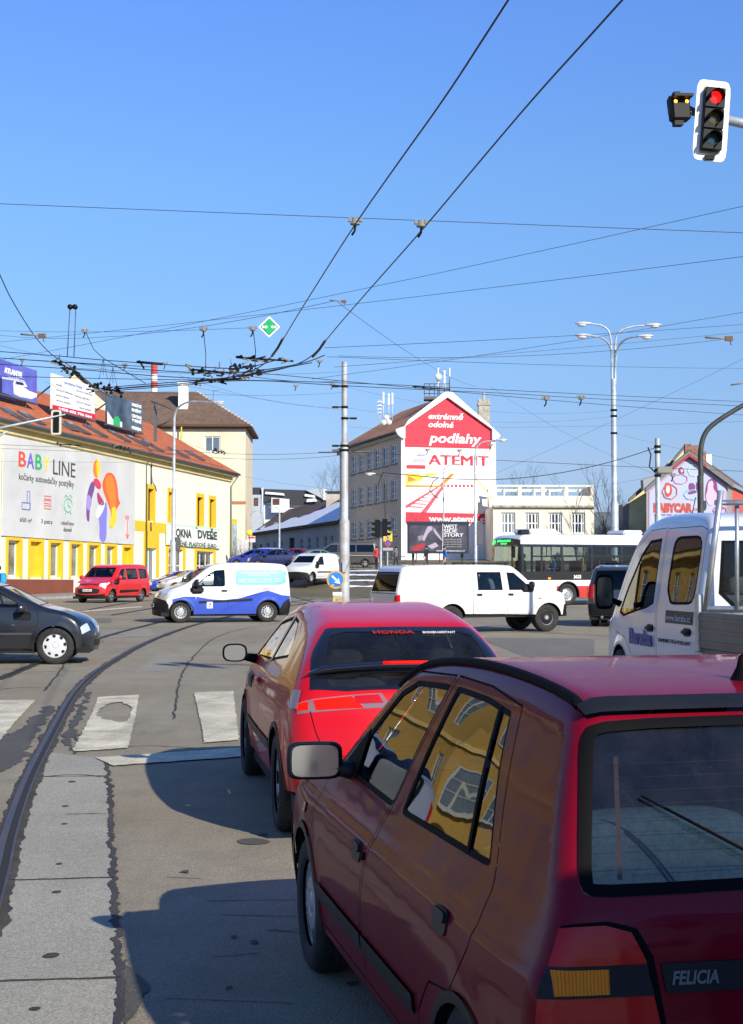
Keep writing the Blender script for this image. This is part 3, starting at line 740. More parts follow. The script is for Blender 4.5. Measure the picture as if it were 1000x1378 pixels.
# wiper, lettering, antenna, brake light
M=c.on_wrap(.12,.93,-.08,.012); mb=MB(); mb.tube([c.on_wrap(.118,.915,.05,.03).translation,c.on_wrap(.17,1.02,.25,.028).translation,c.on_wrap(.22,1.12,.42,.022).translation],.0028,6); mb.tube([c.on_wrap(.15,.985,.18,.014).translation,c.on_wrap(.24,1.15,.47,.012).translation],.0028,6); mb.build('wiper',G['rubber'],root)
text_mesh('FELICIA',.042,c.on_wrap(.083,.737,.462,.007),mat('badge_silver',(.16,.17,.19),.4,metal=.5),P['rear_panel'],bold=.0012,shear=.25,width=.112)
aM=Matrix.Translation((.66,0,1.382)); mb=MB(); mb.lathe([(0,.075),(.010,.07),(.016,.04),(.034,.006),(.038,0)],(.66,0,1.384),n=16); mb.tube([(.66,0,1.44),(.52,0,1.72),(.44,0,1.86)],.0035,6,r2=.002); mb.build('antenna',G['rubber'],root)
plate(root,c.on_wrap(.0,.47,0,.014),'1B4 2067')
mb=MB(); mb.box((.33,.0,1.245),(.03,.26,.035),bev=.01); mb.build('brake_light',G['red_lens'],root)
# sticker edge inside the rear glass: narrow orange heater bar
MB().add([c.b.wrap([c.b.tS(a,b)],[y_])[0]+np.array([.02,0,0]) for a,b,y_ in ((.15,.97,.555),(.15,.97,.543),(.30,1.235,.498),(.30,1.235,.510))],[(0,1,2,3)]).build('heater_busbar',mat('busbar_orange',(.13,.03,.006),.7),P['rear_window'])
mb=MB()
for i in range(9):
    z_=.98+.03*i; x_=.13+(z_-.945)*.565; pts=[tuple(c.b.wrap([c.b.tS(x_,z_)],[y_])[0]+np.array([.016,0,0])) for y_ in np.linspace(-.52,.52,9)]; mb.tube(pts,.0006,4)
mb.build('heater_wire',mat('heater_wire',(.12,.06,.04),.7),P['rear_window'])
place(root,1.165,3.50,.212)

# ---------------------------------------------------------------- bright red rounded hatchback ahead of it
PC=paint('paint_bright_red',(.56,.002,.006),metal=.05,rough=.35,dust=.05,dcol='#604038',spec=.15,coat=.6)
cb=Body([(.10,.24),(.03,.32),(.0,.45),(.0,.60),(.03,.72),(.07,.80),(.10,.93),(.17,1.0),(.36,1.17),(.62,1.315),(.78,1.36),(1.2,1.425),(1.75,1.455),(2.2,1.43),(2.6,1.36),(3.0,1.20),(3.45,.995),(3.62,.95),(3.95,.86),(4.12,.76),(4.22,.62),(4.25,.45),(4.20,.22)],
  [(.15,.93),(.3,.965),(.5,1.0),(.66,1.0),(.80,.985),(.92,.945),(1.0,.90),(1.2,.775),(1.36,.665),(1.5,.60)],.875,k=.14,cr=.20,cf=.32,arches=((.78,.32,.37,.014),(3.41,.32,.37,.014)),plan=[(0,.93),(.6,1),(3,.99),(4.25,.9)])
root=thing('car',(0,0,0),'bright red rounded hatchback with lit brake lights, just ahead of the maroon one','car')
c=Car(root,cb,PC,.04,G['inner'])
GC=glass('civic_glass',(.40,.48,.50),1.5,dirt=.03); GCS=glass('red_car_side_glass',(.45,.5,.5),1.9,wave=.15)
blk=mat('gloss_black_panel',(.008,.008,.010),.12,coat=1)
SMK=mat('lamp_smoke_red',(.22,.13,.13),.12,coat=1)
fd=[(2.05,.28),(2.10,.6),(1.98,1.0),(1.80,1.385),(2.55,1.32),(3.24,1.0),(3.36,.88),(3.22,.6),(3.10,.28)]
rd=[(1.25,.28),(1.20,.55),(1.00,.78),(.86,.95),(.95,1.10),(1.15,1.26),(1.45,1.365),(1.77,1.387),(1.95,1.0),(2.07,.6),(2.03,.28)]
S=door('doorF',fd,PC)+door('doorR',rd,PC)+ring('winF',[(2.02,1.02),(1.87,1.345),(2.5,1.285),(3.12,1.0)],GCS,'doorF')+ring('winR',[(1.14,1.09),(1.24,1.21),(1.50,1.325),(1.78,1.345),(1.94,1.02)],GCS,'doorR')
S+=[R('stripF',G['trim'],rect(2.08,.46,3.16,.53),.010,'doorF','rubbing_strip'),R('stripR',G['trim'],rect(1.24,.46,2.05,.53),.010,'doorR','rubbing_strip'),R('sill',G['trim'],rect(.9,-.2,3.3,.27),.004,None,'sill')]
S+=[R('tail_lamp_side',SMK,[(-.3,.83),(-.3,.94),(.34,.94),(.36,.86),(.30,.83)],.006,None,'tail_light')]
for xx in(.78,3.41): S+=[R('arch_trim%d'%xx,G['trim'],arch(xx,.31,.39),.005,None,'arch_trim'),R('cut',None,arch(xx,.31,.355),0)]
def w2(c):
    o=[R('rear_panel',blk,c.poly_w([(.11,.955,0),(.12,.965,-.45),(.16,1.0,-.70),(.40,1.20,-.66),(.62,1.315,-.53),(.63,1.32,0),(.62,1.315,.53),(.40,1.20,.66),(.16,1.0,.70),(.12,.965,.45)]),.001,None,'rear_panel'),
       R('rear_window',GC,c.poly_w([(.30,1.11,-.58),(.52,1.265,-.51),(.565,1.29,-.40),(.565,1.29,.40),(.52,1.265,.51),(.30,1.11,.58)]),-.002,None,'rear_window'),
       R('lower_rear_window',GC,c.poly_w([(.135,.985,-.40),(.16,1.005,-.56),(.22,1.05,-.58),(.22,1.05,.58),(.16,1.005,.56),(.135,.985,.40)]),-.002,None,'rear_window')]
    for s_ in(1,-1):
        L='LR'[s_<0]; q=lambda pts:c.poly_w([(a,b,s_*d) for a,b,d in pts])
        o+=[R('tl'+L,SMK,q([(.085,.83,.95),(.11,.935,.95),(.105,.935,.22),(.085,.845,.16)]),.003,None,'tail_light'),
            R('tlr'+L,G['red_lit'],q([(.09,.845,.66),(.105,.925,.68),(.105,.925,.42),(.09,.845,.34)]),.007,'tl'+L,'brake_lens'),
            R('tls'+L,G['red_lens'],q([(.09,.875,.40),(.105,.925,.40),(.105,.925,.24),(.09,.875,.21)]),.007,'tl'+L,'red_lens'),
            R('tlo'+L,MATS_L['amber'],q([(.09,.845,.90),(.105,.925,.90),(.105,.925,.80),(.09,.845,.80)]),.007,'tl'+L,'amber_lens'),
            R('tlp'+L,G['red_lit'],q([(.09,.85,.785),(.105,.92,.785),(.105,.92,.71),(.09,.85,.71)]),.007,'tl'+L,'brake_lens')]
    o+=[R('body',G['gap'],c.poly_w([(.0,.56,-.60),(.0,.563,-.60),(.0,.563,.60),(.0,.56,.60)]),-.004)]
    for s_ in(1,-1):
        a=c.poly_w([(.09,.84,s_*.70)])[0]; b=c.poly_w([(.0,.56,s_*.60)])[0]; o+=[R('body',G['gap'],stripe([a,((a[0]*.5+b[0]*.5),s_*.66),b],.007),-.005)]
    p=c.poly_w(sym([(3.40,1.02,.68),(2.62,1.36,.54)])); o+=[R('windscreen_seal',G['rubber'],p,0,None,'window_seal'),R('windscreen',G['glass'],inset(p,.03),-.004,None,'windscreen')]
    o+=lampw('headlight',G['clear'],[(4.08,.80,.80),(4.12,.77,.35),(4.20,.68,.35),(4.20,.66,.80)],c)+[R('grille',G['dark'],c.poly_w(sym([(4.24,.50,.5),(4.22,.35,.5)])),0,None,'grille'),R('bumper_rear',G['trim'],c.poly_w([(.1,.24,-.95),(.03,.33,-.95),(.03,.33,.95),(.1,.24,.95)]),.003,None,'bumper')]
    return o
c.skin_side(S); c.skin_wrap(w2(c)); P=c.finish()
for xx in (.78,3.41):
    for sg in (1,-1): wheel(root,xx,sg*.765,.315,.315,.20,.215,'civic',56,sg,G['cap'],7)
wells(root,(.78,3.41),.36,.86); underbody(root,.2,4.1,.80,.18,cut=(.78,3.41),cr=.37)
cabin(root,2.05,1.15,.74,.42,m=mat('seat_charcoal',(.03,.034,.04),.95),dash=2.95)
mirror(root,2.98,.98,1.02,1,.22,.145,.12,bm=G['rubber'],rnd=.75,yaw=-.1); mirror(root,2.98,-.98,1.02,-1,.22,.145,.12,bm=PC,rnd=.75,yaw=.1)
for sg,s_ in ((1,'L'),(-1,'R')): handle(P['doorF'+s_],c.on_side(2.22,.86,sg),m=PC)
mb=MB(); pts=[c.on_wrap(.24,1.07,y_,.035).translation for y_ in np.linspace(-.69,.69,15)]; mb.tube(pts,[.006]+[.022]*13+[.006],8); sp=mb.build('spoiler',blk,root)
mb=MB(); pts=[c.on_wrap(.24,1.07,y_,.058).translation for y_ in np.linspace(-.19,.19,7)]; mb.tube(pts,.011,6); mb.build('brake_light',G['red_lit'],root)
# rear window lettering, plate, badge
text_mesh('HONDA',.048,c.on_wrap(.535,1.272,.20,.006),mat('ink_red_soft',(.30,.010,.012),.6),P['rear_window'],bold=.0015,width=.30)
text_mesh('BROKERASSISTANT',.03,c.on_wrap(.535,1.272,-.16,.006),mat('ink_pale',(.5,.5,.5),.6),P['rear_window'],bold=.001,width=.24)
pl_=plate(root,c.on_wrap(.04,.70,0,.03),'4B6 3257',w=.52,h=.115,size=.088)
MB().box((.035,0,.695),(.03,.58,.14),bev=.01).build('plate_recess',PC,root)
mb=MB(); M=c.on_wrap(.095,.88,0,.012); mb.tube([M@Vector(p) for p in ((-.045,-.04,0),(-.035,.04,0))],.008,6); mb.tube([M@Vector(p) for p in ((.045,-.04,0),(.035,.04,0))],.008,6); mb.tube([M@Vector((-.04,0,0)),M@Vector((.04,0,0))],.008,6); mb.tube([M@Vector((.065*cos(a),.055*sin(a),0)) for a in np.linspace(0,2*pi,21)],.005,6,cap=False); mb.build('emblem',G['chrome'],root)
place(root,.275,9.05,.165); root.scale=(1,.90,1)
CIV=root
# ---------------------------------------------------------------- blue and white delivery van crossing to the left
PW=paint('paint_white',(.74,.75,.76),rough=.3,dust=.10,dcol='#7a7468'); PB=paint('livery_blue',(.02,.07,.48),rough=.3,dust=.10,dcol='#7a7468')
PWD=paint('paint_white_dirty',(.70,.70,.67),rough=.35,dust=.30,dcol='#7a7058')
def sedge(b,z):  # x of the silhouette near tail at z
    return float(np.interp(z,b.P[:12,1],b.P[:12,0]))
kb=Body([(.06,.25),(.02,.45),(.0,.62),(.02,1.0),(.05,1.4),(.10,1.68),(.22,1.79),(.8,1.83),(1.8,1.84),(2.35,1.80),(2.62,1.70),(3.05,1.38),(3.32,1.18),(3.55,1.11),(3.9,1.02),(4.08,.90),(4.16,.72),(4.21,.50),(4.20,.25)],
  [(.18,.94),(.35,.97),(.55,1),(.95,1),(1.15,.965),(1.5,.90),(1.75,.84),(1.9,.80)],.915,k=.12,cr=.07,cf=.38,arches=((.78,.32,.37,.012),(3.48,.32,.37,.012)),plan=[(0,.95),(.5,1),(3.1,1),(4.21,.9)])
def kang():
    wave=[(-.3,.205),(-.3,.80),(0,.80),(.35,.83),(.8,.98),(1.2,.88),(1.7,.74),(2.2,.69),(2.6,.72),(3.0,.80),(3.4,.80),(3.75,.72),(3.75,.2)]
    doorp=[(2.06,.38),(2.04,1.0),(2.06,1.70),(2.42,1.69),(2.62,1.58),(3.06,1.24),(3.10,1.0),(3.04,.7),(3.02,.38)]
    S=[R('stripe',PB,wave,.002,'body','painted_wave')]
    S+=[R('body',G['gap'],doorp,-.005),R('doorF',PW,inset(doorp,.007),0,None,'door'),R('doorF',PB,[(2.06,.2),(2.06,.70),(2.2,.69),(2.6,.72),(3.03,.80),(3.03,.2)],.002,None,'door')]
    S+=ring('winF',roundpoly([(2.13,1.10),(2.13,1.62),(2.42,1.60),(2.58,1.52),(2.98,1.20),(2.98,1.10)],1,.12),G['glass'],'doorF',.03)
    S+=[R('strip',G['trim'],[(1.28,.66),(1.28,.73),(2.95,.66),(2.95,.59)],.012,'body','rubbing_strip')]
    S+=[R('bumper_rear',G['trim'],[(-.3,.2),(-.3,.72),(.18,.70),(.30,.6),(.42,.40),(.42,.2)],.008,None,'bumper'),R('bumper_front',G['trim'],[(4.5,.2),(4.5,.72),(3.98,.72),(3.86,.55),(3.84,.2)],.01,None,'bumper')]
    S+=[R('tail_light',G['red_lens'],[(-.3,.95),(-.3,1.36),(.07,1.36),(.075,.95)],.006,None,'tail_light'),R('headlight',G['clear'],[(4.4,.78),(4.4,.98),(3.70,.98),(3.60,.90),(3.85,.76)],.008,None,'headlight')]
    S+=[R('signcard',G['plate'],rect(2.52,.44,2.70,.64),.006,None,'number_card')]
    S+=[R('panelblue',mat('livery_sky_blue',(.04,.36,.62),.4),roundpoly([(.22,1.20),(.20,1.55),(.34,1.62),(1.80,1.62),(1.80,1.14),(.40,1.14)],1,.12),.004,None,'painted_panel')]
    def w(c):
        return [R('bumper_front',G['trim'],c.poly_w([(4.10,.74,-.95),(4.2,.2,-.95),(4.2,.2,.95),(4.10,.74,.95)]),.01,None,'bumper'),R('grille',G['chrome'],c.poly_w(sym([(4.0,.95,.42),(4.14,.80,.46)])),.006,None,'grille'),R('grille2',G['dark'],c.poly_w(sym([(4.18,.60,.55),(4.21,.40,.55)])),.014,None,'grille')]+lampw('headlight',G['clear'],[(3.85,1.02,.95),(4.02,.93,.52),(4.13,.80,.52),(4.13,.78,.95)],c)+[R('bumper_rear',G['trim'],c.poly_w([(.0,.2,-.95),(.01,.60,-.95),(.01,.60,.95),(.0,.2,.95)]),.01,None,'bumper')]
    return S,w
S_,W_=kang()
KX,KY=(238-500)/2000*46.0,46.0
th=radians(107); o=(-sin(th),cos(th))
c,P,root=vehicle('delivery_van','small delivery van, white above and blue below, with a sky blue lettered panel','van',KX-o[0]*3.48-cos(th)*-.0,KY-o[1]*3.48,th,kb,PW,.07,((.78,3.48),.80,.325,.20,.20),sides=S_,wraps=W_,ws=sym([(3.24,1.215,.70),(2.68,1.66,.60)]),rw=sym([(.045,1.15,.62),(.09,1.6,.56)]),style='steel',nw=40,cm=G['alloy'],archm=G['trim'],cab=((2.35,1.3,.85,.62),dict(rear=False,dash=3.0)))
KAN=root
for i,(t_,z_) in enumerate((('Stavební a protipožární omítky,',1.50),('sprchy, zateplování',1.43),('Fasády, Rekonstrukce, Obklady, Stavba',1.30),('Podlahy, Sádrokartony, Malování, Interiéry',1.23))):
    text_mesh(t_,.07,c.on_side(1.72-(.1 if i in(0,) else .3 if i==1 else 0),z_,1,.008),G['plate'],P.get('panelblueL'),width=(1.15,.7,1.35,1.4)[i])
text_mesh('7',.16,c.on_side(2.65,.48,1,.010),mat('ink_blue',(.02,.06,.35),.6),P['signcardL'],bold=.004)
text_mesh('REMONT SERVIS',.07,c.on_side(1.55,1.0,1,.006),mat('ink_pink',(.75,.12,.25),.6),P['body'],width=.95)
mirror(root,2.98,.99,1.20,1,.2,.26,.13,rnd=.3); mirror(root,2.98,-.99,1.20,-1,.2,.26,.13,rnd=.3)
for sg,s_ in ((1,'L'),(-1,'R')): handle(P['doorF'+s_],c.on_side(2.16,.97,sg))
plate(root,c.on_wrap(4.2,.52,0,.02),'7B3 4415')

# ---------------------------------------------------------------- white pickup with a hard canopy, crossing to the right
ib=Body([(-.35,.50),(-.45,.55),(-.45,.95),(-.42,1.05),(-.24,1.62),(-.14,1.72),(.3,1.75),(2.0,1.765),(2.9,1.75),(3.05,1.72),(3.62,1.22),(3.75,1.17),(4.3,1.10),(4.62,1.03),(4.72,.92),(4.76,.60),(4.70,.40)],
  [(.35,.95),(.5,.98),(.8,1),(1.02,1),(1.1,.975),(1.5,.90),(1.7,.84),(1.8,.8)],.86,k=.09,cr=.05,cf=.20,arches=((1.15,.36,.42,.03),(4.02,.36,.42,.035)),plan=[(-.45,.97),(.5,1),(4.0,1),(4.8,.95)])
d1=[(2.95,.48),(2.95,1.0),(2.90,1.66),(3.07,1.62),(3.52,1.20),(3.62,1.05),(3.58,.6),(3.45,.48)]
d1=[(2.78,.48),(2.78,1.0),(2.74,1.655),(3.05,1.64),(3.55,1.19),(3.62,1.05),(3.60,.7),(3.48,.48)]
d2=[(1.98,.48),(1.82,.72),(1.82,1.655),(2.70,1.66),(2.735,1.0),(2.735,.48)]
S=[R('body',G['gap'],stripe([(1.78,.4),(1.78,1.70)],.012),-.004),R('canopy_joint',G['gap'],stripe([(-.1,1.02),(1.78,1.02)],.008),-.003,'body','seam')]
S=[S[0]]+door('doorF',d1,PWD,.007)+door('doorR',d2,PWD,.007)+ring('winF',[(2.84,1.10),(2.80,1.56),(3.02,1.55),(3.44,1.20),(3.46,1.10)],G['glass'],'doorF',.028)+ring('winR',[(1.92,1.10),(1.92,1.57),(2.62,1.57),(2.65,1.10)],G['glass'],'doorR',.028)
S+=[R('tail_light',G['red_lens'],[(-.7,.70),(-.7,1.0),(-.31,1.0),(-.31,.70)],.006,None,'tail_light'),R('indicatorS',G['amber'],rect(3.72,.86,3.80,.90),.008,None,'indicator'),R('headlight',G['clear'],[(5,.78),(5,.98),(4.52,.96),(4.56,.78)],.006,None,'headlight'),R('bumper_front',G['trim'],[(5,.3),(5,.72),(4.52,.72),(4.46,.40),(4.46,.3)],.02,None,'bumper')]
def w(c): return [R('bumper_front',G['trim'],c.poly_w([(4.74,.74,-.95),(4.7,.42,-.95),(4.7,.42,.95),(4.74,.74,.95)]),.03,None,'bumper'),R('grille',G['trim'],c.poly_w(sym([(4.70,.97,.45),(4.75,.80,.45)])),.005,None,'grille')]+lampw('headlight',G['clear'],[(4.66,.98,.86),(4.66,.98,.50),(4.74,.80,.50),(4.74,.80,.86)],c)+lampw('taill',G['red_lens'],[(-.45,.70,.9),(-.43,1.0,.9),(-.43,1.0,.72),(-.45,.70,.72)],c,name='tail_light')+[R('tailgate_gap',G['gap'],c.poly_w([(-.44,1.03,-.9),(-.43,1.045,-.9),(-.43,1.045,.9),(-.44,1.03,.9)]),.002,'body','seam')]
th=radians(-65); o=(-sin(th),cos(th)); Lf=(-cos(th),-sin(th))
# front right wheel stands at its pixel place
wx,wy_=4.62+Lf[0]*.78,39.2+Lf[1]*.78
c,P,root=vehicle('pickup_truck','white four-door pickup with a white hard canopy over its bed','pickup',wx-o[0]*4.02,wy_-o[1]*4.02,th,ib,PWD,.07,((1.15,4.02),.79,.37,.24,.20),sides=S,wraps=w,ws=sym([(3.55,1.24,.68),(3.07,1.69,.60)]),rw=sym([(-.41,1.08,.72),(-.25,1.58,.64)]),gl=G['glassm'],style='steel',nw=40,cm=G['alloy'],archm=PWD,undz=.40,cab=((2.85,2.1,.78,.75),dict(dash=3.4)))
for sg in (1,-1): mirror(root,3.40,sg*.98,1.24,sg,.2,.17,.1,rnd=.4)
for k,x_ in(('doorF',2.88),('doorR',1.95)):
    for sg,s_ in ((1,'L'),(-1,'R')): handle(P[k+s_],c.on_side(x_,.985,sg),w=.14)
for yy in (.55,-.55):
    mb=MB(); mb.tube([(1.9,yy,1.80),(2.95,yy,1.80)],.018,6)
    for xx in (1.95,2.4,2.9): mb.box((xx,yy,1.775),(.06,.05,.05))
    mb.build('roof_rail',G['trim'],root)
MB().box((2.4,0,.55),(4.0,1.3,.28)).build('chassis',G['dark'],root)

# ---------------------------------------------------------------- dark grey saloon entering at the left edge
PG=paint('paint_dark_grey',(.012,.014,.019),metal=.3,rough=.3,dust=.09,dcol='#6a6860')
ob=Body([(.05,.25),(.0,.40),(.0,.60),(.04,.80),(.10,.98),(.22,1.03),(.60,1.06),(1.0,1.24),(1.35,1.38),(1.8,1.445),(2.3,1.455),(2.65,1.40),(3.05,1.20),(3.45,1.00),(3.62,.965),(3.97,.90),(4.20,.80),(4.30,.70),(4.37,.56),(4.38,.40),(4.34,.22)],
  [(.15,.94),(.3,.97),(.55,1),(.75,1),(.9,.975),(.98,.93),(1.2,.84),(1.4,.74),(1.5,.68)],.865,k=.11,cr=.12,cf=.34,arches=((.95,.31,.36,.010),(3.66,.31,.36,.014)),plan=[(0,.95),(.8,1),(3.2,1),(4.5,.93)])
fd=[(2.28,.28),(2.30,.6),(2.27,.98),(2.14,1.40),(2.62,1.35),(3.02,1.14),(3.36,.93),(3.38,.75),(3.24,.28)]
rd=[(1.45,.28),(1.32,.6),(1.12,.8),(1.05,1.0),(1.30,1.24),(1.6,1.38),(2.11,1.402),(2.24,.98),(2.27,.6),(2.255,.28)]
S=door('doorF',fd,PG,.007)+door('doorR',rd,PG,.007)+ring('winF',[(2.32,1.0),(2.20,1.355),(2.6,1.31),(3.18,.99)],G['glassm'],'doorF',.025)+ring('winR',[(1.18,1.03),(1.36,1.22),(1.62,1.34),(2.10,1.36),(2.22,1.0)],G['glassm'],'doorR',.025)
S+=[R('stripF',mat('body_strip_grey',(.05,.055,.065),.35),rect(2.30,.52,3.27,.56),.014,'doorF','rubbing_strip'),R('headlight',G['clear'],roundpoly([(4.7,.69),(4.7,.79),(4.14,.835),(4.06,.80),(4.12,.67)],1,.1),.008,None,'headlight'),R('fog',G['clear'],roundpoly(rect(4.28,.36,4.37,.48),1,.2),.01,None,'fog_light'),R('body',G['gap'],stripe([(4.05,.62),(4.12,.64),(4.6,.60)],.008),-.004),R('sill_strip',G['chrome'],rect(1.4,.255,3.1,.275),.01,None,'sill_strip')]
def w(c): return lampw('headlight',G['clear'],[(4.18,.82,.88),(4.24,.78,.55),(4.35,.64,.55),(4.35,.64,.88)],c)+[R('grille',G['chrome'],c.poly_w(sym([(4.24,.77,.35),(4.35,.62,.32)])),.01,None,'grille'),R('grille2',G['dark'],c.poly_w(sym([(4.38,.42,.45),(4.35,.30,.45)])),.0,None,'grille')]
th=radians(-84); o=(-sin(th),cos(th)); Lf=(-cos(th),-sin(th)); wx,wy_=-5.52+Lf[0]*.80,26.0+Lf[1]*.80
c,P,root=vehicle('saloon_car','dark grey saloon with white seven-spoke wheel covers, entering at the left edge','car',wx-o[0]*3.66,wy_-o[1]*3.66,th,ob,PG,.06,((.95,3.66),.80,.325,.20,.215),sides=S,wraps=w,ws=sym([(3.40,1.03,.68),(2.70,1.39,.56)]),rw=sym([(.66,1.09,.60),(1.3,1.36,.55)]),gl=G['glassm'],glws=G['glass'],nw=48,cm=G['capw'],style='notch',spokes=8,archm=PG,archw=.012,cab=((2.3,1.5,.75,.45),dict(dash=3.1)))
for sg in (1,-1): mirror(root,3.06,sg*.97,.98,sg,.22,.14,.12,bm=PG,rnd=.6)
OCT=root

# ---------------------------------------------------------------- red people carrier parked by the shop front
PR=paint('paint_signal_red',(.62,.008,.010),rough=.28,dust=.05)
tb=Body([(.08,.25),(.0,.4),(.0,.7),(.05,1.1),(.10,1.5),(.22,1.76),(.5,1.82),(1.8,1.84),(2.9,1.80),(3.15,1.72),(3.6,1.35),(3.85,1.16),(4.2,1.06),(4.6,.94),(4.76,.82),(4.82,.6),(4.82,.4),(4.76,.25)],
  [(.18,.94),(.35,.97),(.6,1),(1.0,1),(1.15,.965),(1.5,.89),(1.75,.80),(1.9,.77)],.918,k=.12,cr=.08,cf=.42,arches=((.90,.31,.37,.012),(3.96,.31,.37,.014)),plan=[(0,.95),(.5,1),(3.6,1),(4.8,.9)])
fd=[(2.62,.32),(2.60,1.0),(2.60,1.72),(3.0,1.68),(3.16,1.58),(3.62,1.2),(3.64,.9),(3.50,.32)]
S=door('doorF',fd,PR,.008)+door('doorS',[(1.35,.5),(1.30,1.0),(1.32,1.72),(2.57,1.72),(2.57,.32),(1.5,.32)],PR,.008)
S+=ring('winF',[(2.68,1.10),(2.68,1.62),(2.98,1.58),(3.10,1.5),(3.52,1.15),(3.50,1.08)],G['glassm'],'doorF',.03)+ring('winM',[(1.45,1.12),(1.45,1.62),(2.50,1.62),(2.50,1.10)],G['glassd'],'doorS',.03)+ring('winB',[(.45,1.16),(.42,1.58),(1.22,1.62),(1.22,1.13)],G['glassd'],None,.03)
S+=[R('strip',G['trim'],[(1.40,.50),(1.40,.60),(3.3,.60),(3.3,.46)],.012,'body','rubbing_strip'),R('headlight',mat('lamp_lit_pale',(.95,.93,.85),.2,emit=.4),[(5,.78),(5,.98),(4.3,1.02),(4.22,.94),(4.62,.78)],.008,None,'headlight'),R('sill',G['trim'],rect(-.5,.1,5.2,.30),.004,None,'sill')]
def w(c): return lampw('headlight',MATS['lamp_lit_pale'],[(4.35,1.03,.90),(4.55,.97,.55),(4.70,.86,.55),(4.66,.84,.90)],c)+[R('grille',G['dark'],c.poly_w(sym([(4.64,.915,.48),(4.70,.86,.50)])),.008,None,'grille'),R('grille2',G['dark'],c.poly_w(sym([(4.80,.70,.50),(4.82,.64,.60),(4.82,.44,.52)])),.008,None,'grille'),R('bumper_front',G['trim'],c.poly_w([(4.82,.38,-.95),(4.76,.26,-.95),(4.76,.26,.95),(4.82,.38,.95)]),.006,None,'bumper')]
th=radians(161.3); o=(-sin(th),cos(th)); Lf=(-cos(th),-sin(th)); wx,wy_=(151-500)/2000*70.5-Lf[0]*.83,70.5-Lf[1]*.83
c,P,root=vehicle('people_carrier','bright red tall people carrier parked in front of the yellow shop','van',wx-o[0]*3.96,wy_-o[1]*3.96,th,tb,PR,.10,((.90,3.96),.82,.325,.2,.21),sides=S,wraps=w,ws=sym([(3.78,1.20,.74),(3.2,1.67,.66)]),rw=sym([(.06,1.15,.66),(.12,1.6,.6)]),gl=G['glassm'],nw=24,cm=G['alloy'],style='alloy',archm=PR,archw=.01,cab=((2.9,1.9,.85,.6),dict(dash=3.6)))
plate(root,c.on_wrap(4.82,.60,0,.02),'1BD 8914')
for sg in (1,-1): mirror(root,3.5,sg*1.03,1.2,sg,.22,.2,.12,bm=PR,rnd=.5)

# ---------------------------------------------------------------- generic saloon / estate shells for far cars
def saloon(name,label,cat,x,y,th,pm,group=None,est=False,dz=0,gs=.13,gl=None):
    tail=[(.05,.28),(.0,.45),(.0,.65),(.06,.92),(.20,1.00),(.62,1.04),(1.15,1.32),(1.5,1.42)] if not est else [(.05,.28),(.0,.45),(.0,.65),(.05,.95),(.15,1.05),(.42,1.35),(.6,1.42),(1.3,1.46)]
    b=Body(tail+[(2.1,1.45),(2.5,1.40),(3.3,.99),(3.6,.93),(4.1,.82),(4.35,.68),(4.42,.45),(4.38,.25)],[(.18,.95),(.5,1),(.75,1),(.92,.96),(1.2,.83),(1.45,.68)],.87,k=.12,cr=.12,cf=.32,plan=[(0,.94),(.8,1),(3.2,1),(4.42,.92)])
    fd=[(2.25,.28),(2.25,.95),(2.10,1.38),(2.5,1.34),(3.2,.95),(3.2,.7),(3.1,.28)]; rd=[(1.4,.28),(1.25,.7),(1.10,.98),(1.35,1.25),(1.6,1.36),(2.07,1.38),(2.22,.95),(2.22,.28)]
    S=door('doorF',fd,pm,.01)+door('doorR',rd,pm,.01)+ring('winF',[(2.28,.99),(2.18,1.33),(2.48,1.29),(3.02,.97)],gl or G['glassm'],'doorF',.03)+ring('winR',[(1.25,1.02),(1.42,1.22),(1.64,1.32),(2.08,1.33),(2.18,.99)],gl or G['glassm'],'doorR',.03)
    if est: S+=ring('winB',[(.50,1.08),(.62,1.30),(1.22,1.34),(1.0,1.05)],G['glassd'],None,.03)
    S+=[R('headlight',G['clear'],[(4.7,.64),(4.7,.78),(4.12,.80),(4.2,.64)],.008,None,'headlight'),R('tail_light',G['red_lens'],[(-.2,.74),(-.2,.92),(.2,.92),(.2,.74)],.008,None,'tail_light')]
    def w(c): return lampw('headlight',G['clear'],[(4.15,.80,.85),(4.2,.78,.5),(4.36,.64,.5),(4.36,.64,.85)],c)+[R('grille',G['dark'],c.poly_w(sym([(4.30,.73,.36),(4.37,.62,.36)])),.008,None,'grille')]+lampw('tail',G['red_lens'],[(.0,.74,.88),(.05,.92,.88),(.05,.92,.55),(.0,.74,.55)],c,name='tail_light')
    rw=sym([(.70,1.09,.62),(1.2,1.345,.55)]) if not est else sym([(.20,1.10,.66),(.42,1.34,.58)])
    c,P,root=vehicle(name,label,cat,x,y,th,b,pm,gs,((.85,3.5),.80,.32,.2,.20),sides=S,wraps=w,ws=sym([(3.25,1.02,.68),(2.56,1.365,.56)]),rw=rw,gl=gl or G['glassm'],nw=20,style='steel',cm=G['alloy'],archm=pm,archw=.008,group=group,cab=((2.3,1.4,.75,.45),dict(dash=3.0)))
    for sg in (1,-1): mirror(root,2.95,sg*.97,1.0,sg,.2,.14,.1,bm=pm)
    if dz: root.location.z+=dz
    return c,P,root
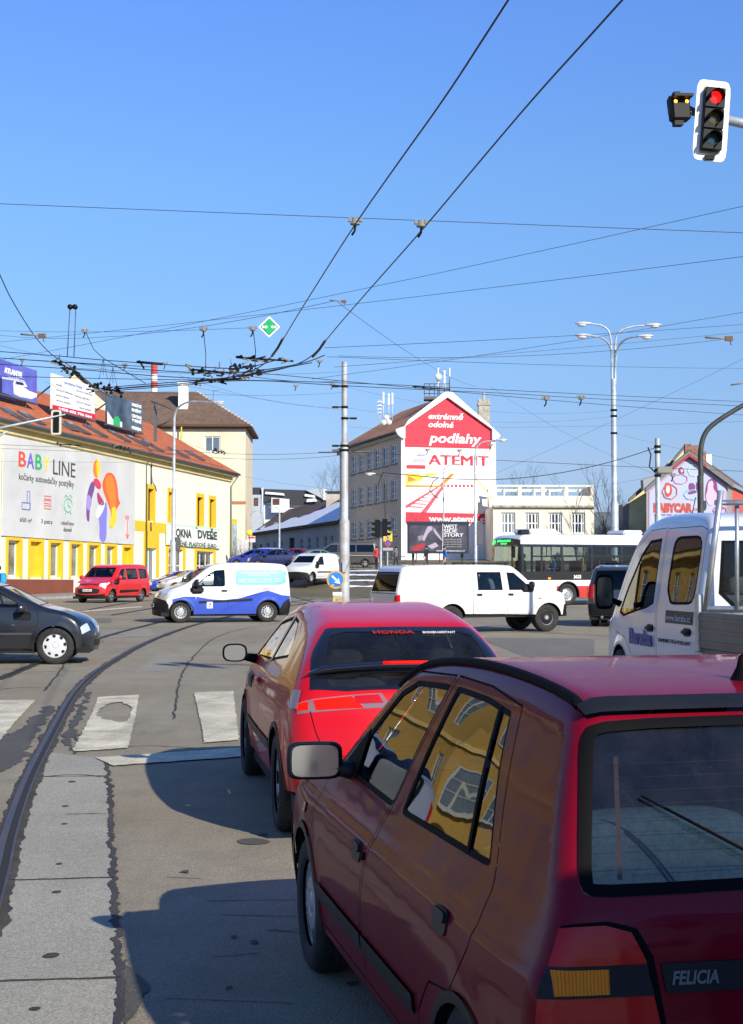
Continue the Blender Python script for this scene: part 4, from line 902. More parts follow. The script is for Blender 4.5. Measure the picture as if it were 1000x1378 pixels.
# ================================================================== ground
def ground_mat(name,c1,c2,c3,patch=.25,fine=220,bump=.5,rough=.85,stain=.35):
    m,n,b=newmat(name); tc=n.nodes.new('ShaderNodeTexCoord'); L=n.links
    def noise(sc,det=6,ro=.6,st=None):
        t=n.nodes.new('ShaderNodeTexNoise'); t.inputs['Scale'].default_value=sc; t.inputs['Detail'].default_value=det; t.inputs['Roughness'].default_value=ro
        if st:
            mp=n.nodes.new('ShaderNodeMapping'); mp.inputs['Scale'].default_value=st; mp.inputs['Rotation'].default_value=(0,0,radians(-11)); L.new(tc.outputs['Object'],mp.inputs[0]); L.new(mp.outputs[0],t.inputs['Vector'])
        else: L.new(tc.outputs['Object'],t.inputs['Vector'])
        return t.outputs['Fac']
    def mr(f,a,b_,c,d):
        x=n.nodes.new('ShaderNodeMapRange'); x.inputs[1].default_value=a; x.inputs[2].default_value=b_; x.inputs[3].default_value=c; x.inputs[4].default_value=d; L.new(f,x.inputs[0]); return x.outputs[0]
    def mix(f,a,b_,mode='MIX'):
        x=n.nodes.new('ShaderNodeMix'); x.data_type='RGBA'; x.blend_type=mode; 
        if isinstance(f,float): x.inputs[0].default_value=f
        else: L.new(f,x.inputs[0])
        for i,v in ((6,a),(7,b_)):
            if isinstance(v,tuple): x.inputs[i].default_value=rgb(v)
            else: L.new(v,x.inputs[i])
        return x.outputs[2]
    base=mix(mr(noise(patch,5,.55),.35,.65,0,1),c1,c2)
    base=mix(mr(noise(2.2,8,.65),.45,.75,0,stain),base,c3)
    base=mix(mr(noise(1.0,6,.6,(3,.35,1)),.5,.8,0,stain*.8),base,c3)
    v=n.nodes.new('ShaderNodeTexVoronoi'); v.inputs['Scale'].default_value=fine; L.new(tc.outputs['Object'],v.inputs['Vector'])
    sp=mr(v.outputs['Color'],.0,1,.62,1.35); sp2=n.nodes.new('ShaderNodeCombineColor'); 
    for i in range(3): L.new(sp,sp2.inputs[i])
    base=mix(1.0,base,sp2.outputs[0],'MULTIPLY')
    # dark spots of old oil and tar
    base=mix(mr(noise(.9,3,.5),.68,.72,0,.35),base,(c3[0]*.5,c3[1]*.5,c3[2]*.5))
    L.new(base,b.inputs['Base Color']); b.inputs['Roughness'].default_value=rough
    bu=n.nodes.new('ShaderNodeBump'); bu.inputs['Strength'].default_value=bump; bu.inputs['Distance'].default_value=.006
    hh=n.nodes.new('ShaderNodeMath'); hh.operation='ADD'; L.new(noise(fine*.5,3),hh.inputs[0]); L.new(v.outputs['Distance'],hh.inputs[1])
    L.new(hh.outputs[0],bu.inputs['Height']); L.new(bu.outputs[0],b.inputs['Normal']); MATS[name]=m; return m
ASPH=ground_mat('asphalt',(.245,.205,.135),(.300,.262,.185),(.150,.130,.095),.22,150,.6,stain=.5)
CONC=ground_mat('concrete_slab',(.33,.31,.245),(.285,.27,.215),(.22,.208,.165),.6,120,.3,stain=.4)
TAR=ground_mat('tar_fill',(.035,.033,.030),(.055,.05,.045),(.09,.08,.07),.8,140,.8)
PATCH=ground_mat('asphalt_patch_dark',(.075,.070,.060),(.095,.088,.075),(.05,.047,.04),.8,110,.9)
PAVE=ground_mat('pavement_grey',(.26,.245,.22),(.21,.20,.18),(.15,.14,.125),.4,90,.4)
WHITEP=ground_mat('road_paint',(.72,.655,.47),(.55,.50,.36),(.27,.245,.18),1.5,130,.6,stain=.85)
GRASSW=ground_mat('winter_grass',(.10,.085,.045),(.14,.115,.065),(.06,.055,.035),.5,60,.9)
SNOW=mat('snow',(.78,.80,.84),.8,noise=.12,nscale=3,bump=.5,bscale=6)
def st(o): o['kind']='structure'; return o
def sheet(name,xs,ys,m,off=0,kind='structure'):
    V=[(x,y,gz(x,y)+off) for y in ys for x in xs]; nx=len(xs); F=[(j*nx+i,j*nx+i+1,(j+1)*nx+i+1,(j+1)*nx+i) for j in range(len(ys)-1) for i in range(nx-1)]
    o=MB().add(V,F,True).build(name,m); o['kind']=kind; return o
xs=[-1500,-600,-300,-150,-80,-50]+list(np.arange(-40,41,2.0))+[60,100,200,400,900,1800]; ys=[-400,-150,-60]+list(np.arange(-30,180,3.0))+[200,240,300,400,700,1200,2500]
sheet('ground',[float(x) for x in xs],[float(y) for y in ys],GRASSW,-.02)
sheet('road',[float(x) for x in np.arange(-40,41,2.0)],[float(y) for y in np.arange(-40,100,2.0)],ASPH,0)
def gpoly(name,pts,m,off=.004,world=False,kind='structure'):
    """flat polygon from photo outline laid on the ground"""
    P=[p if world else tuple(gp(*p))[:2] for p in pts]; n=len(P)
    r=delaunay_2d_cdt([Vector(p) for p in P],[(i,(i+1)%n) for i in range(n)],[list(range(n))],1,1e-6)
    V=[(p.x,p.y,gz(p.x,p.y)+off) for p in r[0]]; F=[tuple(f) for f in r[2]]
    if sum(P[i][0]*P[(i+1)%n][1]-P[(i+1)%n][0]*P[i][1] for i in range(n))<0: F=[f[::-1] for f in F]
    o=MB().add(V,F).build(name,m); o['kind']=kind; return o
def resample(P,step):
    P=[np.array(p,float) for p in P]; d=[0]
    for a,b in zip(P[:-1],P[1:]): d.append(d[-1]+np.linalg.norm(b-a))
    t=np.arange(0,d[-1],step); A=np.array(P); return np.stack([np.interp(t,d,A[:,0]),np.interp(t,d,A[:,1])],1)
def ribbon(name,P,w,m,off=.004,step=.12,jit=0,wj=0,shift=0,smooth=2,kind='structure',seed=1,zup=0):
    rng=np.random.default_rng(seed); P=chaikin(P,smooth) if smooth else np.array(P); Q=resample(P,step); n=len(Q)
    T=np.gradient(Q,axis=0); T/=np.maximum(np.linalg.norm(T,axis=1,keepdims=True),1e-9); N=np.stack([-T[:,1],T[:,0]],1)
    def sm(k): a=rng.normal(size=n); b=np.convolve(rng.normal(size=n+16),np.ones(9)/3,'same')[8:8+n]; a=a[:n]; return (np.convolve(np.append(a,[0,0,0]),np.ones(3)/3,'same')[:n]*.6+b*.7)*k
    jc=sm(jit)+np.cumsum(rng.normal(size=n))*0; wl=np.maximum(w/2+np.abs(sm(wj)),w*.15); wr=np.maximum(w/2+np.abs(sm(wj)),w*.15)
    Lp=Q+N*(shift+jc+wl)[:,None]; Rp=Q+N*(shift+jc-wr)[:,None]
    V=[(p[0],p[1],gz(p[0],p[1])+off) for p in Lp]+[(p[0],p[1],gz(p[0],p[1])+off) for p in Rp]
    F=[(n+i,n+i+1,i+1,i) for i in range(n-1)]; mb=MB().add(V,F)
    o=mb.build(name,m); o['kind']=kind; return o
def W2(pts): return [tuple(gp(*p))[:2] for p in pts]
# tram track slabs between the rail and the car lane
railA=W2([(-40,1310),(0,1190),(14,1120),(38,1052),(58,1012),(80,970),(97,938),(121,911),(152,890),(188,869),(231,851),(272,838),(330,825),(380,816),(470,806)])
seam=W2([(172,1500),(166,1378),(156,1230),(149,1100),(147,1050),(143,1028),(140,1020)])
slab=[p for p in railA[:5]]
gpoly('tram_slab',W2([(170,1480),(166,1378),(156,1230),(148,1050),(143,1022)])+[tuple(p) for p in slab[::-1]]+W2([(-300,1480)]),CONC,.004,world=True)
ribbon('slab_joint',seam,.026,TAR,.008,.02,.010,.008,seed=3); 
for i,(a,b) in enumerate((((-200,1327),(165,1317)),((-30,1187),(155,1182)),((38,1046),(147,1045)),((90,1097),(149,1096)))): ribbon('slab_joint',W2([a,((a[0]+b[0])/2,(a[1]+b[1])/2),b]),.014 if i<3 else .006,TAR,.008,.03,.004,.007,seed=10+i,smooth=0)
for i,(x,y,w) in enumerate([(97,1053,9),(88,1086,8),(87,1110,7),(80,1164,8),(77,1202,11),(69,1288,19),(47,1360,13),(60,1395,10)]):
    p=gp(x,y); rr=w/2/(FPX/p.y); ps=[]
    rg=random.Random(i)
    for k in range(14): a=2*pi*k/14; q=rr*(1+.25*rg.random()); ps.append((p.x+q*cos(a),p.y+q*1.15*sin(a)))
    gpoly('lifting_hole',ps,TAR,.009,world=True)
# rails
BIT=mat('rail_bitumen',(.050,.042,.030),.9,noise=.4,nscale=4,bump=.5,bscale=50); RAIL=mat('rail_steel',(.085,.070,.068),.5,metal=.35,noise=.5,nscale=3,rvar=.15); GROOVE=mat('rail_groove',(.014,.013,.012),.9)
def rail(P,seed):
    ribbon('rail_bed',P,.15,BIT,.008,.05,.006,.022,seed=seed)
    ribbon('tram_rail',P,.046,RAIL,.016,.15,shift=.035); ribbon('rail_groove',P,.042,GROOVE,.014,.15,shift=-.010); ribbon('tram_rail',P,.014,RAIL,.016,.15,shift=-.038)
rail(railA,5)
railB=W2([(-260,985),(-120,950),(0,914),(41,897),(88,877),(131,859),(204,840),(262,826),(330,816),(420,807)]); rail(railB,6)
rail(W2([(470,806),(560,800),(650,796)]),7)
rail(W2([(60,834),(160,812),(260,802),(380,795),(520,790)]),8); rail(W2([(150,828),(240,813),(330,803),(440,796),(560,792)]),9)
# further tracks of the junction
for i,pp in enumerate(([(430,812),(380,800),(330,792)],[(470,798),(420,792),(360,788)],[(560,815),(500,800),(440,790),(400,785)])): rail(W2(pp),20+i)
# broken asphalt along the rail
def blob(name,poly,m,off=.0085,seed=1,rough=.12):
    rg=np.random.default_rng(seed); P=np.array(dens([tuple(p) for p in chaikin(poly,2,True)],.05)); nz=rg.normal(size=(len(P)*3,2)); nz=np.stack([np.convolve(nz[:,i],np.ones(7)/2.6,'same') for i in (0,1)],1)[len(P):2*len(P)]; P=[tuple(q) for q in P+nz*np.array([rough*.3,rough*.45])]
    return gpoly(name,P,m,off,world=True)
blob('asphalt_patch',W2([(0,992),(22,985),(50,960),(70,947),(78,955),(48,985),(38,1008),(28,1020),(8,1040),(-60,1060),(-60,1010)]),PATCH,.0055,3,.10)
blob('asphalt_patch',W2([(116,930),(126,932),(104,975),(98,1012),(84,1008),(100,965)]),PATCH,.0062,4,.10)
blob('asphalt_patch',W2([(318,1130),(350,1128),(368,1134),(340,1138),(322,1136)]),PATCH,.0055,5,.01)
blob('asphalt_patch',W2([(345,1123),(358,1122),(362,1125),(348,1126)]),PATCH,.0055,6,.01)
blob('asphalt_patch',W2([(168,1290),(180,1310),(215,1330),(190,1345),(175,1378),(163,1378),(160,1310)]),PATCH,.0055,7,.03)
# cracks
crk=[([(234,968),(240,916),(256,888),(282,861),(316,848),(380,838)],.016),([(60,1046),(105,1042),(140,1047)],.012),([(150,1010),(186,1003),(262,1007)],.010),([(105,965),(95,985),(108,1000),(100,1015)],.02),([(262,1010),(310,1008)],.008),
 ([(150,790),(240,800),(330,812),(420,818)],.02),([(70,880),(30,903)],.03),([(40,905),(95,903)],.02)]
for i,(pp,w) in enumerate(crk): ribbon('road_crack',W2(pp),w,TAR,.006,.04,.012,.007,seed=40+i)
OLDP=ground_mat('asphalt_repair_pale',(.30,.275,.215),(.26,.238,.185),(.17,.155,.125),.5,130,.6); NEWP=ground_mat('asphalt_repair_grey',(.155,.142,.115),(.19,.175,.14),(.10,.092,.075),.6,120,.7)
for i,(pp,m_) in enumerate((([(330,905),(520,902),(560,872),(395,873)],NEWP),([(180,905),(232,903),(262,880),(215,880)],OLDP),([(760,905),(800,905),(800,860),(640,858)],NEWP),([(60,862),(200,856),(205,846),(80,850)],OLDP),([(430,858),(640,856),(600,846),(440,847)],OLDP),([(20,842),(150,838),(150,832),(20,834)],NEWP),([(-60,890),(40,885),(60,872),(-60,874)],NEWP))): gpoly('asphalt_repair',pp,m_,.0035)
rg=random.Random(11)
for i in range(26):
    u,v=rg.uniform(160,620),rg.uniform(860,1370)
    if i<16: u,v=rg.uniform(20,900),rg.uniform(812,900)
    p=gp(u,v); s_=rg.uniform(.008,.022)*(1+p.y*.06); blob('tar_spot',[(p.x+s_*cos(a_)*rg.uniform(.7,1.3),p.y+s_*1.6*sin(a_)*rg.uniform(.7,1.3)) for a_ in np.linspace(0,2*pi,8)[:-1]],TAR if rg.random()<.5 else PATCH,.0065,200+i,.02)
for i in range(9):
    u,v=rg.uniform(180,360),rg.uniform(1060,1360); p=gp(u,v); L_=rg.uniform(.2,.7); a_=rg.uniform(-.4,.4); ribbon('road_scratch',[(p.x,p.y),(p.x+L_*cos(a_),p.y+L_*sin(a_))],.008,OLDP,.006,.04,.003,.004,seed=300+i,smooth=0)
crk2=[([(440,840),(520,848),(640,846),(760,852)],.016),([(520,812),(600,818),(700,812)],.02),([(560,862),(640,870),(790,868)],.014),([(60,930),(80,905),(95,880),(140,862)],.02),([(-40,935),(20,925),(60,926)],.02)]
for i,(pp,w) in enumerate(crk2): ribbon('road_crack',W2(pp),w,TAR,.006,.04,.012,.006,seed=90+i)
# painted markings
def worn(name,pts,hole=None,seed=1,off=.0125):
    P=[np.array(p) for p in W2(pts)]; rg=np.random.default_rng(seed); Q=[]
    for i in range(len(P)):
        a,b=P[i],P[(i+1)%len(P)]; k=max(2,int(np.linalg.norm(b-a)/.06))
        for j in range(k): q=a+(b-a)*j/k; Q.append((q[0]+rg.normal()*.006,q[1]+rg.normal()*.012))
    n=len(Q); vs=list(Q); es=[(i,(i+1)%n) for i in range(n)]; H=[]
    for h in (hole or []):
        hp=dens([tuple(q_) for q_ in chaikin(W2(h),1,True)],.05); hp=[(a+rg.normal()*.010,b+rg.normal()*.03) for a,b in hp]; o=len(vs); vs+=hp; es+=[(o+i,o+(i+1)%len(hp)) for i in range(len(hp))]; H.append(hp)
    r=delaunay_2d_cdt([Vector(p) for p in vs],es,[],0,1e-6); V=np.array([(p.x,p.y) for p in r[0]]); T=np.array([f for f in r[2] if len(f)==3]); C=V[T].mean(1)
    k=pip(C,Q)
    for h in H: k&=~pip(C,h)
    T=T[k]; a_=V[T]; ar=(a_[:,1,0]-a_[:,0,0])*(a_[:,2,1]-a_[:,0,1])-(a_[:,2,0]-a_[:,0,0])*(a_[:,1,1]-a_[:,0,1]); T[ar<0]=T[ar<0][:,::-1]
    o=MB().add([(p[0],p[1],gz(*p)+off) for p in V],[tuple(int(i) for i in f) for f in T]).build(name,WHITEP); return st(o)
worn('crossing_stripe',[(-80,944),(48,943),(20,973),(0,998),(-120,1004)],seed=1)
worn('crossing_stripe',[(132,939),(187,936),(181,972),(172,1008),(97,1013),(112,985),(126,955)],hole=[[(138,951),(158,945),(178,950),(176,965),(168,974),(150,971),(136,968),(128,962)]],seed=2)
worn('crossing_stripe',[(261,933),(314,931),(318,966),(322,997),(275,1001),(269,968)],seed=3)
worn('crossing_stripe',[(385,930),(445,928),(470,992),(400,996)],seed=4)
worn('stop_line',[(128,1021),(320,1008),(420,1003),(420,1016),(320,1020),(152,1032),(140,1026)],seed=5)
worn('lane_line',[(64,826),(190,816),(192,817.5),(66,828)],seed=6)
# pavement in front of the shops, kerb
FD=Vector((.2184,.976,0)).normalized(); F0=Vector((-20.5,82,0)); FN=Vector((FD.y,-FD.x,0))
def fpt(t,o): p=F0+FD*t+FN*o; return (p.x,p.y)
pv=MB(); k0=4.2
for t in np.arange(-44,60,4.0):
    a=[fpt(t,-.2),fpt(t+4,-.2),fpt(t+4,k0),fpt(t,k0)]; V=[(p[0],p[1],gz(*p)+.13) for p in a]; pv.add(V,[(0,3,2,1)])
st(pv.build('pavement',PAVE))
kb_=MB()
for t in np.arange(-44,60,1.0):
    M=Matrix((FD,FN,Vector((0,0,1)))).transposed(); q=fpt(t+.5,k0+.07); kb_.box((q[0],q[1],gz(*q)+.065),(.985,.14,.145),M,bev=.012)
st(kb_.build('kerb',mat('kerb_stone',(.32,.30,.27),.85,noise=.25,nscale=4)))
# snowy bank beyond the junction
sheet('verge',[float(x) for x in np.arange(-7.5,26,1.5)],[float(y) for y in np.arange(83,107,1.5)],GRASSW,.012)
sheet('far_road',[float(x) for x in np.arange(-9.5,30,1.5)],[float(y) for y in np.arange(107,128,3)],ASPH,.012)
for i,(x0,x1,y0,w) in enumerate(((-3.2,14,97.8,.75),(-2.8,9,94.4,.55),(-3.6,12,101.5,1.1),(-2.0,3,91.2,.35),(-1,16,104,.8))):
    ribbon('snow_patch',[(x0,y0),((x0+x1)/2,y0+.4),(x1,y0)],w,SNOW,.05,.25,.10,.28,seed=60+i,kind='stuff')
# dark wood and hills far away
def hills(name,pts,d,m,thick=60):
    V=[];n=len(pts)
    for u,v in pts: V.append(at(u,v,d))
    for u,v in pts: p=at(u,v,d); V.append((p.x,p.y,-20))
    for u,v in pts: p=at(u,v,d); V.append((p.x,p.y+thick,p.z*.8))
    for u,v in pts: p=at(u,v,d); V.append((p.x,p.y+thick*2,-20))
    F=[(n+i,n+i+1,i+1,i) for i in range(n-1)]+[(i,i+1,2*n+i+1,2*n+i) for i in range(n-1)]+[(2*n+i,2*n+i+1,3*n+i+1,3*n+i) for i in range(n-1)]
    o=MB().add(V,F).build(name,m); o['kind']='structure'; return o
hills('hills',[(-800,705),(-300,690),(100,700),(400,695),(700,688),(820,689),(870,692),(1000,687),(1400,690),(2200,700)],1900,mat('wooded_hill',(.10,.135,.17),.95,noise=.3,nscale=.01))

# ================================================================== buildings
class Fac:
    """upright wall plane: t along, z up, local z outward"""
    def __init__(s,p0,d,sgn=1):
        s.o=Vector((p0[0],p0[1],0)); s.d=Vector((d[0],d[1],0)).normalized(); s.n=s.d.cross(Vector((0,0,1)))
    def hit(s,u,v):
        r=ray(u,v); E=Vector((0,0,EYE)); k=(s.o-E).dot(s.n)/r.dot(s.n); p=E+r*k; return ((p-s.o).dot(s.d),p.z)
    def pt(s,t,z,off=0): return s.o+s.d*t+s.n*off+Vector((0,0,z))
    def M(s,t=0,z=0,off=0): return frame(s.pt(t,z,off),s.d,s.n)
    def box(s,u0,v0,u1,v1):
        a=s.hit(u0,v1); b=s.hit(u1,v0); return (a[0],a[1],b[0],b[1])
    def shifted(s,off): f=Fac((s.o+s.n*off)[:2],s.d[:2]); return f
def wallmesh(mb,f,outline,holes,off=0,depth=.25,mi=None):
    vs=[];es=[]
    for P in [outline]+holes: o=len(vs); vs+=P; es+=[(o+i,o+(i+1)%len(P)) for i in range(len(P))]
    r=delaunay_2d_cdt([Vector(p) for p in vs],es,[],0,1e-6); V=np.array([(p.x,p.y) for p in r[0]]); T=np.array([q for q in r[2] if len(q)==3]); C=V[T].mean(1); k=pip(C,outline)
    for h in holes: k&=~pip(C,h)
    T=T[k]; a=V[T]; ar=(a[:,1,0]-a[:,0,0])*(a[:,2,1]-a[:,0,1])-(a[:,2,0]-a[:,0,0])*(a[:,1,1]-a[:,0,1]); T[ar<0]=T[ar<0][:,::-1]
    mb.add([f.pt(p[0],p[1],off) for p in V],[tuple(int(i) for i in q) for q in T],mi=mi)
    for h in holes:
        n=len(h); mb.add([f.pt(p[0],p[1],off) for p in h]+[f.pt(p[0],p[1],off-depth) for p in h],[(i,(i+1)%n,n+(i+1)%n,n+i) for i in range(n)],mi=mi)
PANE=mat('window_pane_sky',(.10,.13,.16),.06,spec=.9,noise=.3,nscale=.6)
PANED=mat('window_pane_dark',(.018,.022,.026),.08,spec=.8)
WFR=mat('window_frame_white',(.72,.73,.72),.5); WFB=mat('window_frame_brown',(.10,.045,.025),.6)
def winunit(f,b,parent,nx=2,nz=2,fr=.07,depth=.16,fm=None,pm=None,off=0,name='window',bar=None,zsplit=None):
    t0,z0,t1,z1=b; w=t1-t0; h=z1-z0; bar=bar or fr*.8; M=f.M((t0+t1)/2,(z0+z1)/2,off-depth); mb=MB()
    R3=M.to_3x3()
    def bx(cx,cy,sx,sy,dz=.05,oz=0): mb.box(M@Vector((cx,cy,oz)),(sx,sy,dz),R3)
    bx(0,h/2-fr/2,w,fr); bx(0,-h/2+fr/2,w,fr); bx(-w/2+fr/2,0,fr,h-2*fr); bx(w/2-fr/2,0,fr,h-2*fr)
    for i in range(1,nx): bx(-w/2+w*i/nx,0,bar,h-2*fr,.044)
    for j in range(1,nz): bx(0,-h/2+h*(zsplit if zsplit and j==1 else j/nz),w-2*fr,bar*.8,.038)
    o=mb.build(name,fm or WFR,parent)
    MB().add([M@Vector((x,y,-.03)) for x,y in ((-w/2,-h/2),(w/2,-h/2),(w/2,h/2),(-w/2,h/2))],[(0,1,2,3)]).build('pane',pm or PANE,o); return o
def plate3(f,t0,z0,t1,z1,th,off=0):
    mb=MB(); M=f.M((t0+t1)/2,(z0+z1)/2,off+th/2); mb.box(M.translation,(t1-t0,z1-z0,th),M.to_3x3()); return mb
def slabm(mb,f,t0,z0,t1,z1,th,off=0):
    M=f.M((t0+t1)/2,(z0+z1)/2,off+th/2); mb.box(M.translation,(t1-t0,z1-z0,th),M.to_3x3())
def boxwalls(mb,f,outline_t,zb,zt,depth):
    """side and back walls of a block behind facade f"""
    t0,t1=outline_t; P=[f.pt(t0,0),f.pt(t1,0),f.pt(t1,0,-depth),f.pt(t0,0,-depth)]
    for i in (1,2,3):
        a,b=P[i],P[(i+1)%4]; mb.add([(a.x,a.y,zb),(b.x,b.y,zb),(b.x,b.y,zt),(a.x,a.y,zt)],[(0,1,2,3)])
def tilemat(name,c1,c2,sc=3.0,bump=.8):
    m,n,b=newmat(name); L=n.links; tc=n.nodes.new('ShaderNodeTexCoord')
    w=n.nodes.new('ShaderNodeTexWave'); w.bands_direction='Z'; w.inputs['Scale'].default_value=sc; w.inputs['Distortion'].default_value=.4; L.new(tc.outputs['Object'],w.inputs['Vector'])
    t=n.nodes.new('ShaderNodeTexNoise'); t.inputs['Scale'].default_value=1.2; t.inputs['Detail'].default_value=10; t.inputs['Roughness'].default_value=.75; L.new(tc.outputs['Object'],t.inputs['Vector'])
    v=n.nodes.new('ShaderNodeTexVoronoi'); v.inputs['Scale'].default_value=3.5; L.new(tc.outputs['Object'],v.inputs['Vector'])
    r=n.nodes.new('ShaderNodeValToRGB'); r.color_ramp.elements[0].position=.3; r.color_ramp.elements[1].position=.7; r.color_ramp.elements[0].color=rgb(c1); r.color_ramp.elements[1].color=rgb(c2); 
    a=n.nodes.new('ShaderNodeMath'); a.operation='MULTIPLY_ADD'; L.new(v.outputs['Color'],a.inputs[0]); a.inputs[1].default_value=.35; L.new(t.outputs['Fac'],a.inputs[2]); 
    s_=n.nodes.new('ShaderNodeMath'); s_.operation='SUBTRACT'; L.new(a.outputs[0],s_.inputs[0]); s_.inputs[1].default_value=.17; L.new(s_.outputs[0],r.inputs[0])
    L.new(r.outputs[0],b.inputs['Base Color']); b.inputs['Roughness'].default_value=.85
    bu=n.nodes.new('ShaderNodeBump'); bu.inputs['Strength'].default_value=bump; bu.inputs['Distance'].default_value=.08; L.new(w.outputs['Fac'],bu.inputs['Height']); L.new(bu.outputs[0],b.inputs['Normal']); MATS[name]=m; return m
ROOFO=tilemat('roof_tile_orange',(.42,.10,.03),(.56,.16,.055)); ROOFB=tilemat('roof_tile_brown',(.12,.075,.05),(.20,.125,.085)); ROOFR=tilemat('roof_tile_rust',(.50,.21,.09),(.62,.30,.15))
def plaster(name,c,n=.10): return mat(name,c,.9,noise=n,nscale=.45,bump=.2,bscale=22)
CREAM=plaster('plaster_cream',(.82,.78,.58),.05); YEL=mat('paint_sun_yellow',(.78,.47,.02),.8,noise=.06,nscale=2); BRN=plaster('plaster_redbrown',(.20,.055,.03),.12)
GUT=mat('gutter_zinc',(.12,.12,.125),.5,metal=.4); WHT=plaster('plaster_white',(.80,.80,.76)); BEI=plaster('plaster_beige',(.70,.62,.46)); GRYP=plaster('plaster_grey_brown',(.56,.49,.40))
def para(mb,A,B,C,D,mi=None): mb.add([A,B,C,D],[(0,1,2,3)],mi=mi)

# ---------------------------------------------------------------- yellow shop building along the left
f1=Fac((-20.5,82),(.2184,.976)); bz=.9; ez=10.72
b1=thing('shop_building',(F0.x,F0.y,bz),'long cream shop building with yellow window surrounds and orange tiled roof, at left','building')
b1.rotation_euler=(0,0,0)
def loc(o,root): o.matrix_parent_inverse=Matrix.Translation(root.location).inverted(); return o
class PB_:
    """build in world coordinates but parent to a root with a location"""
    def __init__(s,root): s.r=root
    def __call__(s,mb,name,m,parent=None):
        o=mb.build(name,m,parent or s.r)
        if parent is None or parent is s.r: o.matrix_parent_inverse=Matrix.Translation(s.r.location).inverted()
        return o
b1.location=(0,0,0)
TL,TR=-25.0,f1.hit(311,640)[0]
wpx=[(10,27,727,778),(40,56,729,779),(67,82,731,779),(95,109,733,778),(119,133,735,777),(143,155,736,776),(166,177,737,775)]
holes=[];units=[]
def hole(f,u0,v0,u1,v1): a=f.box(u0,v0,u1,v1); return a
W1=[]
for i,(u0,u1,v0,v1) in enumerate(wpx): W1.append((f1.box(u0+ (0),v0,u1,v1),i))
zlo=np.mean([w[0][1] for w in W1]); zhi=np.mean([w[0][3] for w in W1])
W1=[((b[0],zlo,b[2],zhi),i) for b,i in W1]
UP=[(198.5,207,659,703),(226.5,233,663,703),(265,273,670,709),(282,289,672,709)]
W2_=[f1.box(u0,v0,u1,v1) for u0,u1,v0,v1 in UP]; z0=np.mean([w[1] for w in W2_]); z1=np.mean([w[3] for w in W2_]); W2_=[(b[0],z0,b[2],z1) for b in W2_]
door1=f1.box(196,738,210,790); W3=[f1.box(226,740,246,783),f1.box(264,743,287,781)]
step=2.9
left=[((W1[0][0][0]-step*k-.2,zlo,W1[0][0][0]-step*k+1.5,zhi)) for k in range(1,8)]
allh=[b for b,i in W1]+W2_+[(door1[0],door1[1],door1[2],door1[3])]+W3+left
mb=MB(); wallmesh(mb,f1,[(TL,bz-1),(TR,bz-1),(TR,ez),(TL,ez)],[rect(*b) for b in allh],0,.35)
boxwalls(mb,f1,(TL,TR),bz-1,ez,14.5)
# far gable
gp_=[f1.pt(TR,ez),f1.pt(TR,ez,-14.6),f1.pt(TR,ez+4.25,-7.3)]; mb.add(gp_,[(0,1,2)]); mb.build('wall',CREAM,b1)
mb=MB(); slabm(mb,f1,TL,bz-1,f1.hit(98,780)[0],zlo-.12,.06); mb.build('plinth',BRN,b1)
for (b,i) in W1+[(x,9) for x in left]:
    t0,z0,t1,z1=b; mb=MB()
    for q in ((t0-.28,z0-.05,t0,z1+.28),(t1,z0-.05,t1+.28,z1+.28),(t0,z1,t1,z1+.28)): slabm(mb,f1,*q,.05)
    slabm(mb,f1,t0-.001,z0+.002,t0+.02,z1,.30,-.30); slabm(mb,f1,t1-.02,z0+.002,t1+.001,z1,.30,-.30)
    mb.build('window_surround',YEL,b1)
    if i in (1,6):
        mb=MB(); slabm(mb,f1,t0,z0-(1.2 if i==1 else 0),t1,z1,.05,-.32); mb.build('blocked_opening',YEL,b1)
    else: winunit(f1,b,b1,1,1,.12,.26,WFR,mat('shop_glass',(.16,.18,.17),.1,noise=.5,nscale=1.2),name='window')
for b in W2_:
    t0,z0,t1,z1=b; mb=MB()
    for q in ((t0-.25,z0-.05,t0,z1+.3),(t1,z0-.05,t1+.25,z1+.3),(t0,z1,t1,z1+.3)): slabm(mb,f1,*q,.05)
    slabm(mb,f1,t1-.02,z0,t1+.001,z1,.30,-.30); mb.build('window_surround',YEL,b1); winunit(f1,b,b1,1,2,.14,.30,WFB,PANED)
zb_=f1.hit(185,700)[1]; mb=MB(); 
for a_,b_ in ((f1.hit(180,700)[0],W2_[0][0]-.26),(W2_[0][2]+.26,W2_[1][0]-.26)): slabm(mb,f1,a_,W2_[0][1]-.75,b_,W2_[0][1]-.05,.03)
slabm(mb,f1,W2_[0][0]-.25,W2_[0][1]-.75,W2_[0][2]+.25,W2_[0][1]-.06,.03); mb.build('painted_band',YEL,b1)
for b in W3:
    t0,z0,t1,z1=b; mb=MB()
    for q in ((t0-.5,z0,t0,z1+.5),(t1,z0,t1+.5,z1+.5),(t0,z1,t1,z1+.5)): slabm(mb,f1,*q,.06)
    mb.build('window_surround',YEL,b1); winunit(f1,b,b1,3,2,.12,.2,WFR,PANED)
t0,z0,t1,z1=door1; winunit(f1,door1,b1,2,1,.16,.2,WFR,PANE,name='door')
mb=MB(); slabm(mb,f1,t0-.5,z0,t0,z1+1.2,.06); slabm(mb,f1,t1,z0,t1+.5,z1+1.2,.06); slabm(mb,f1,t0,z1,t1,z1+1.2,.06); mb.build('door_surround',YEL,b1)
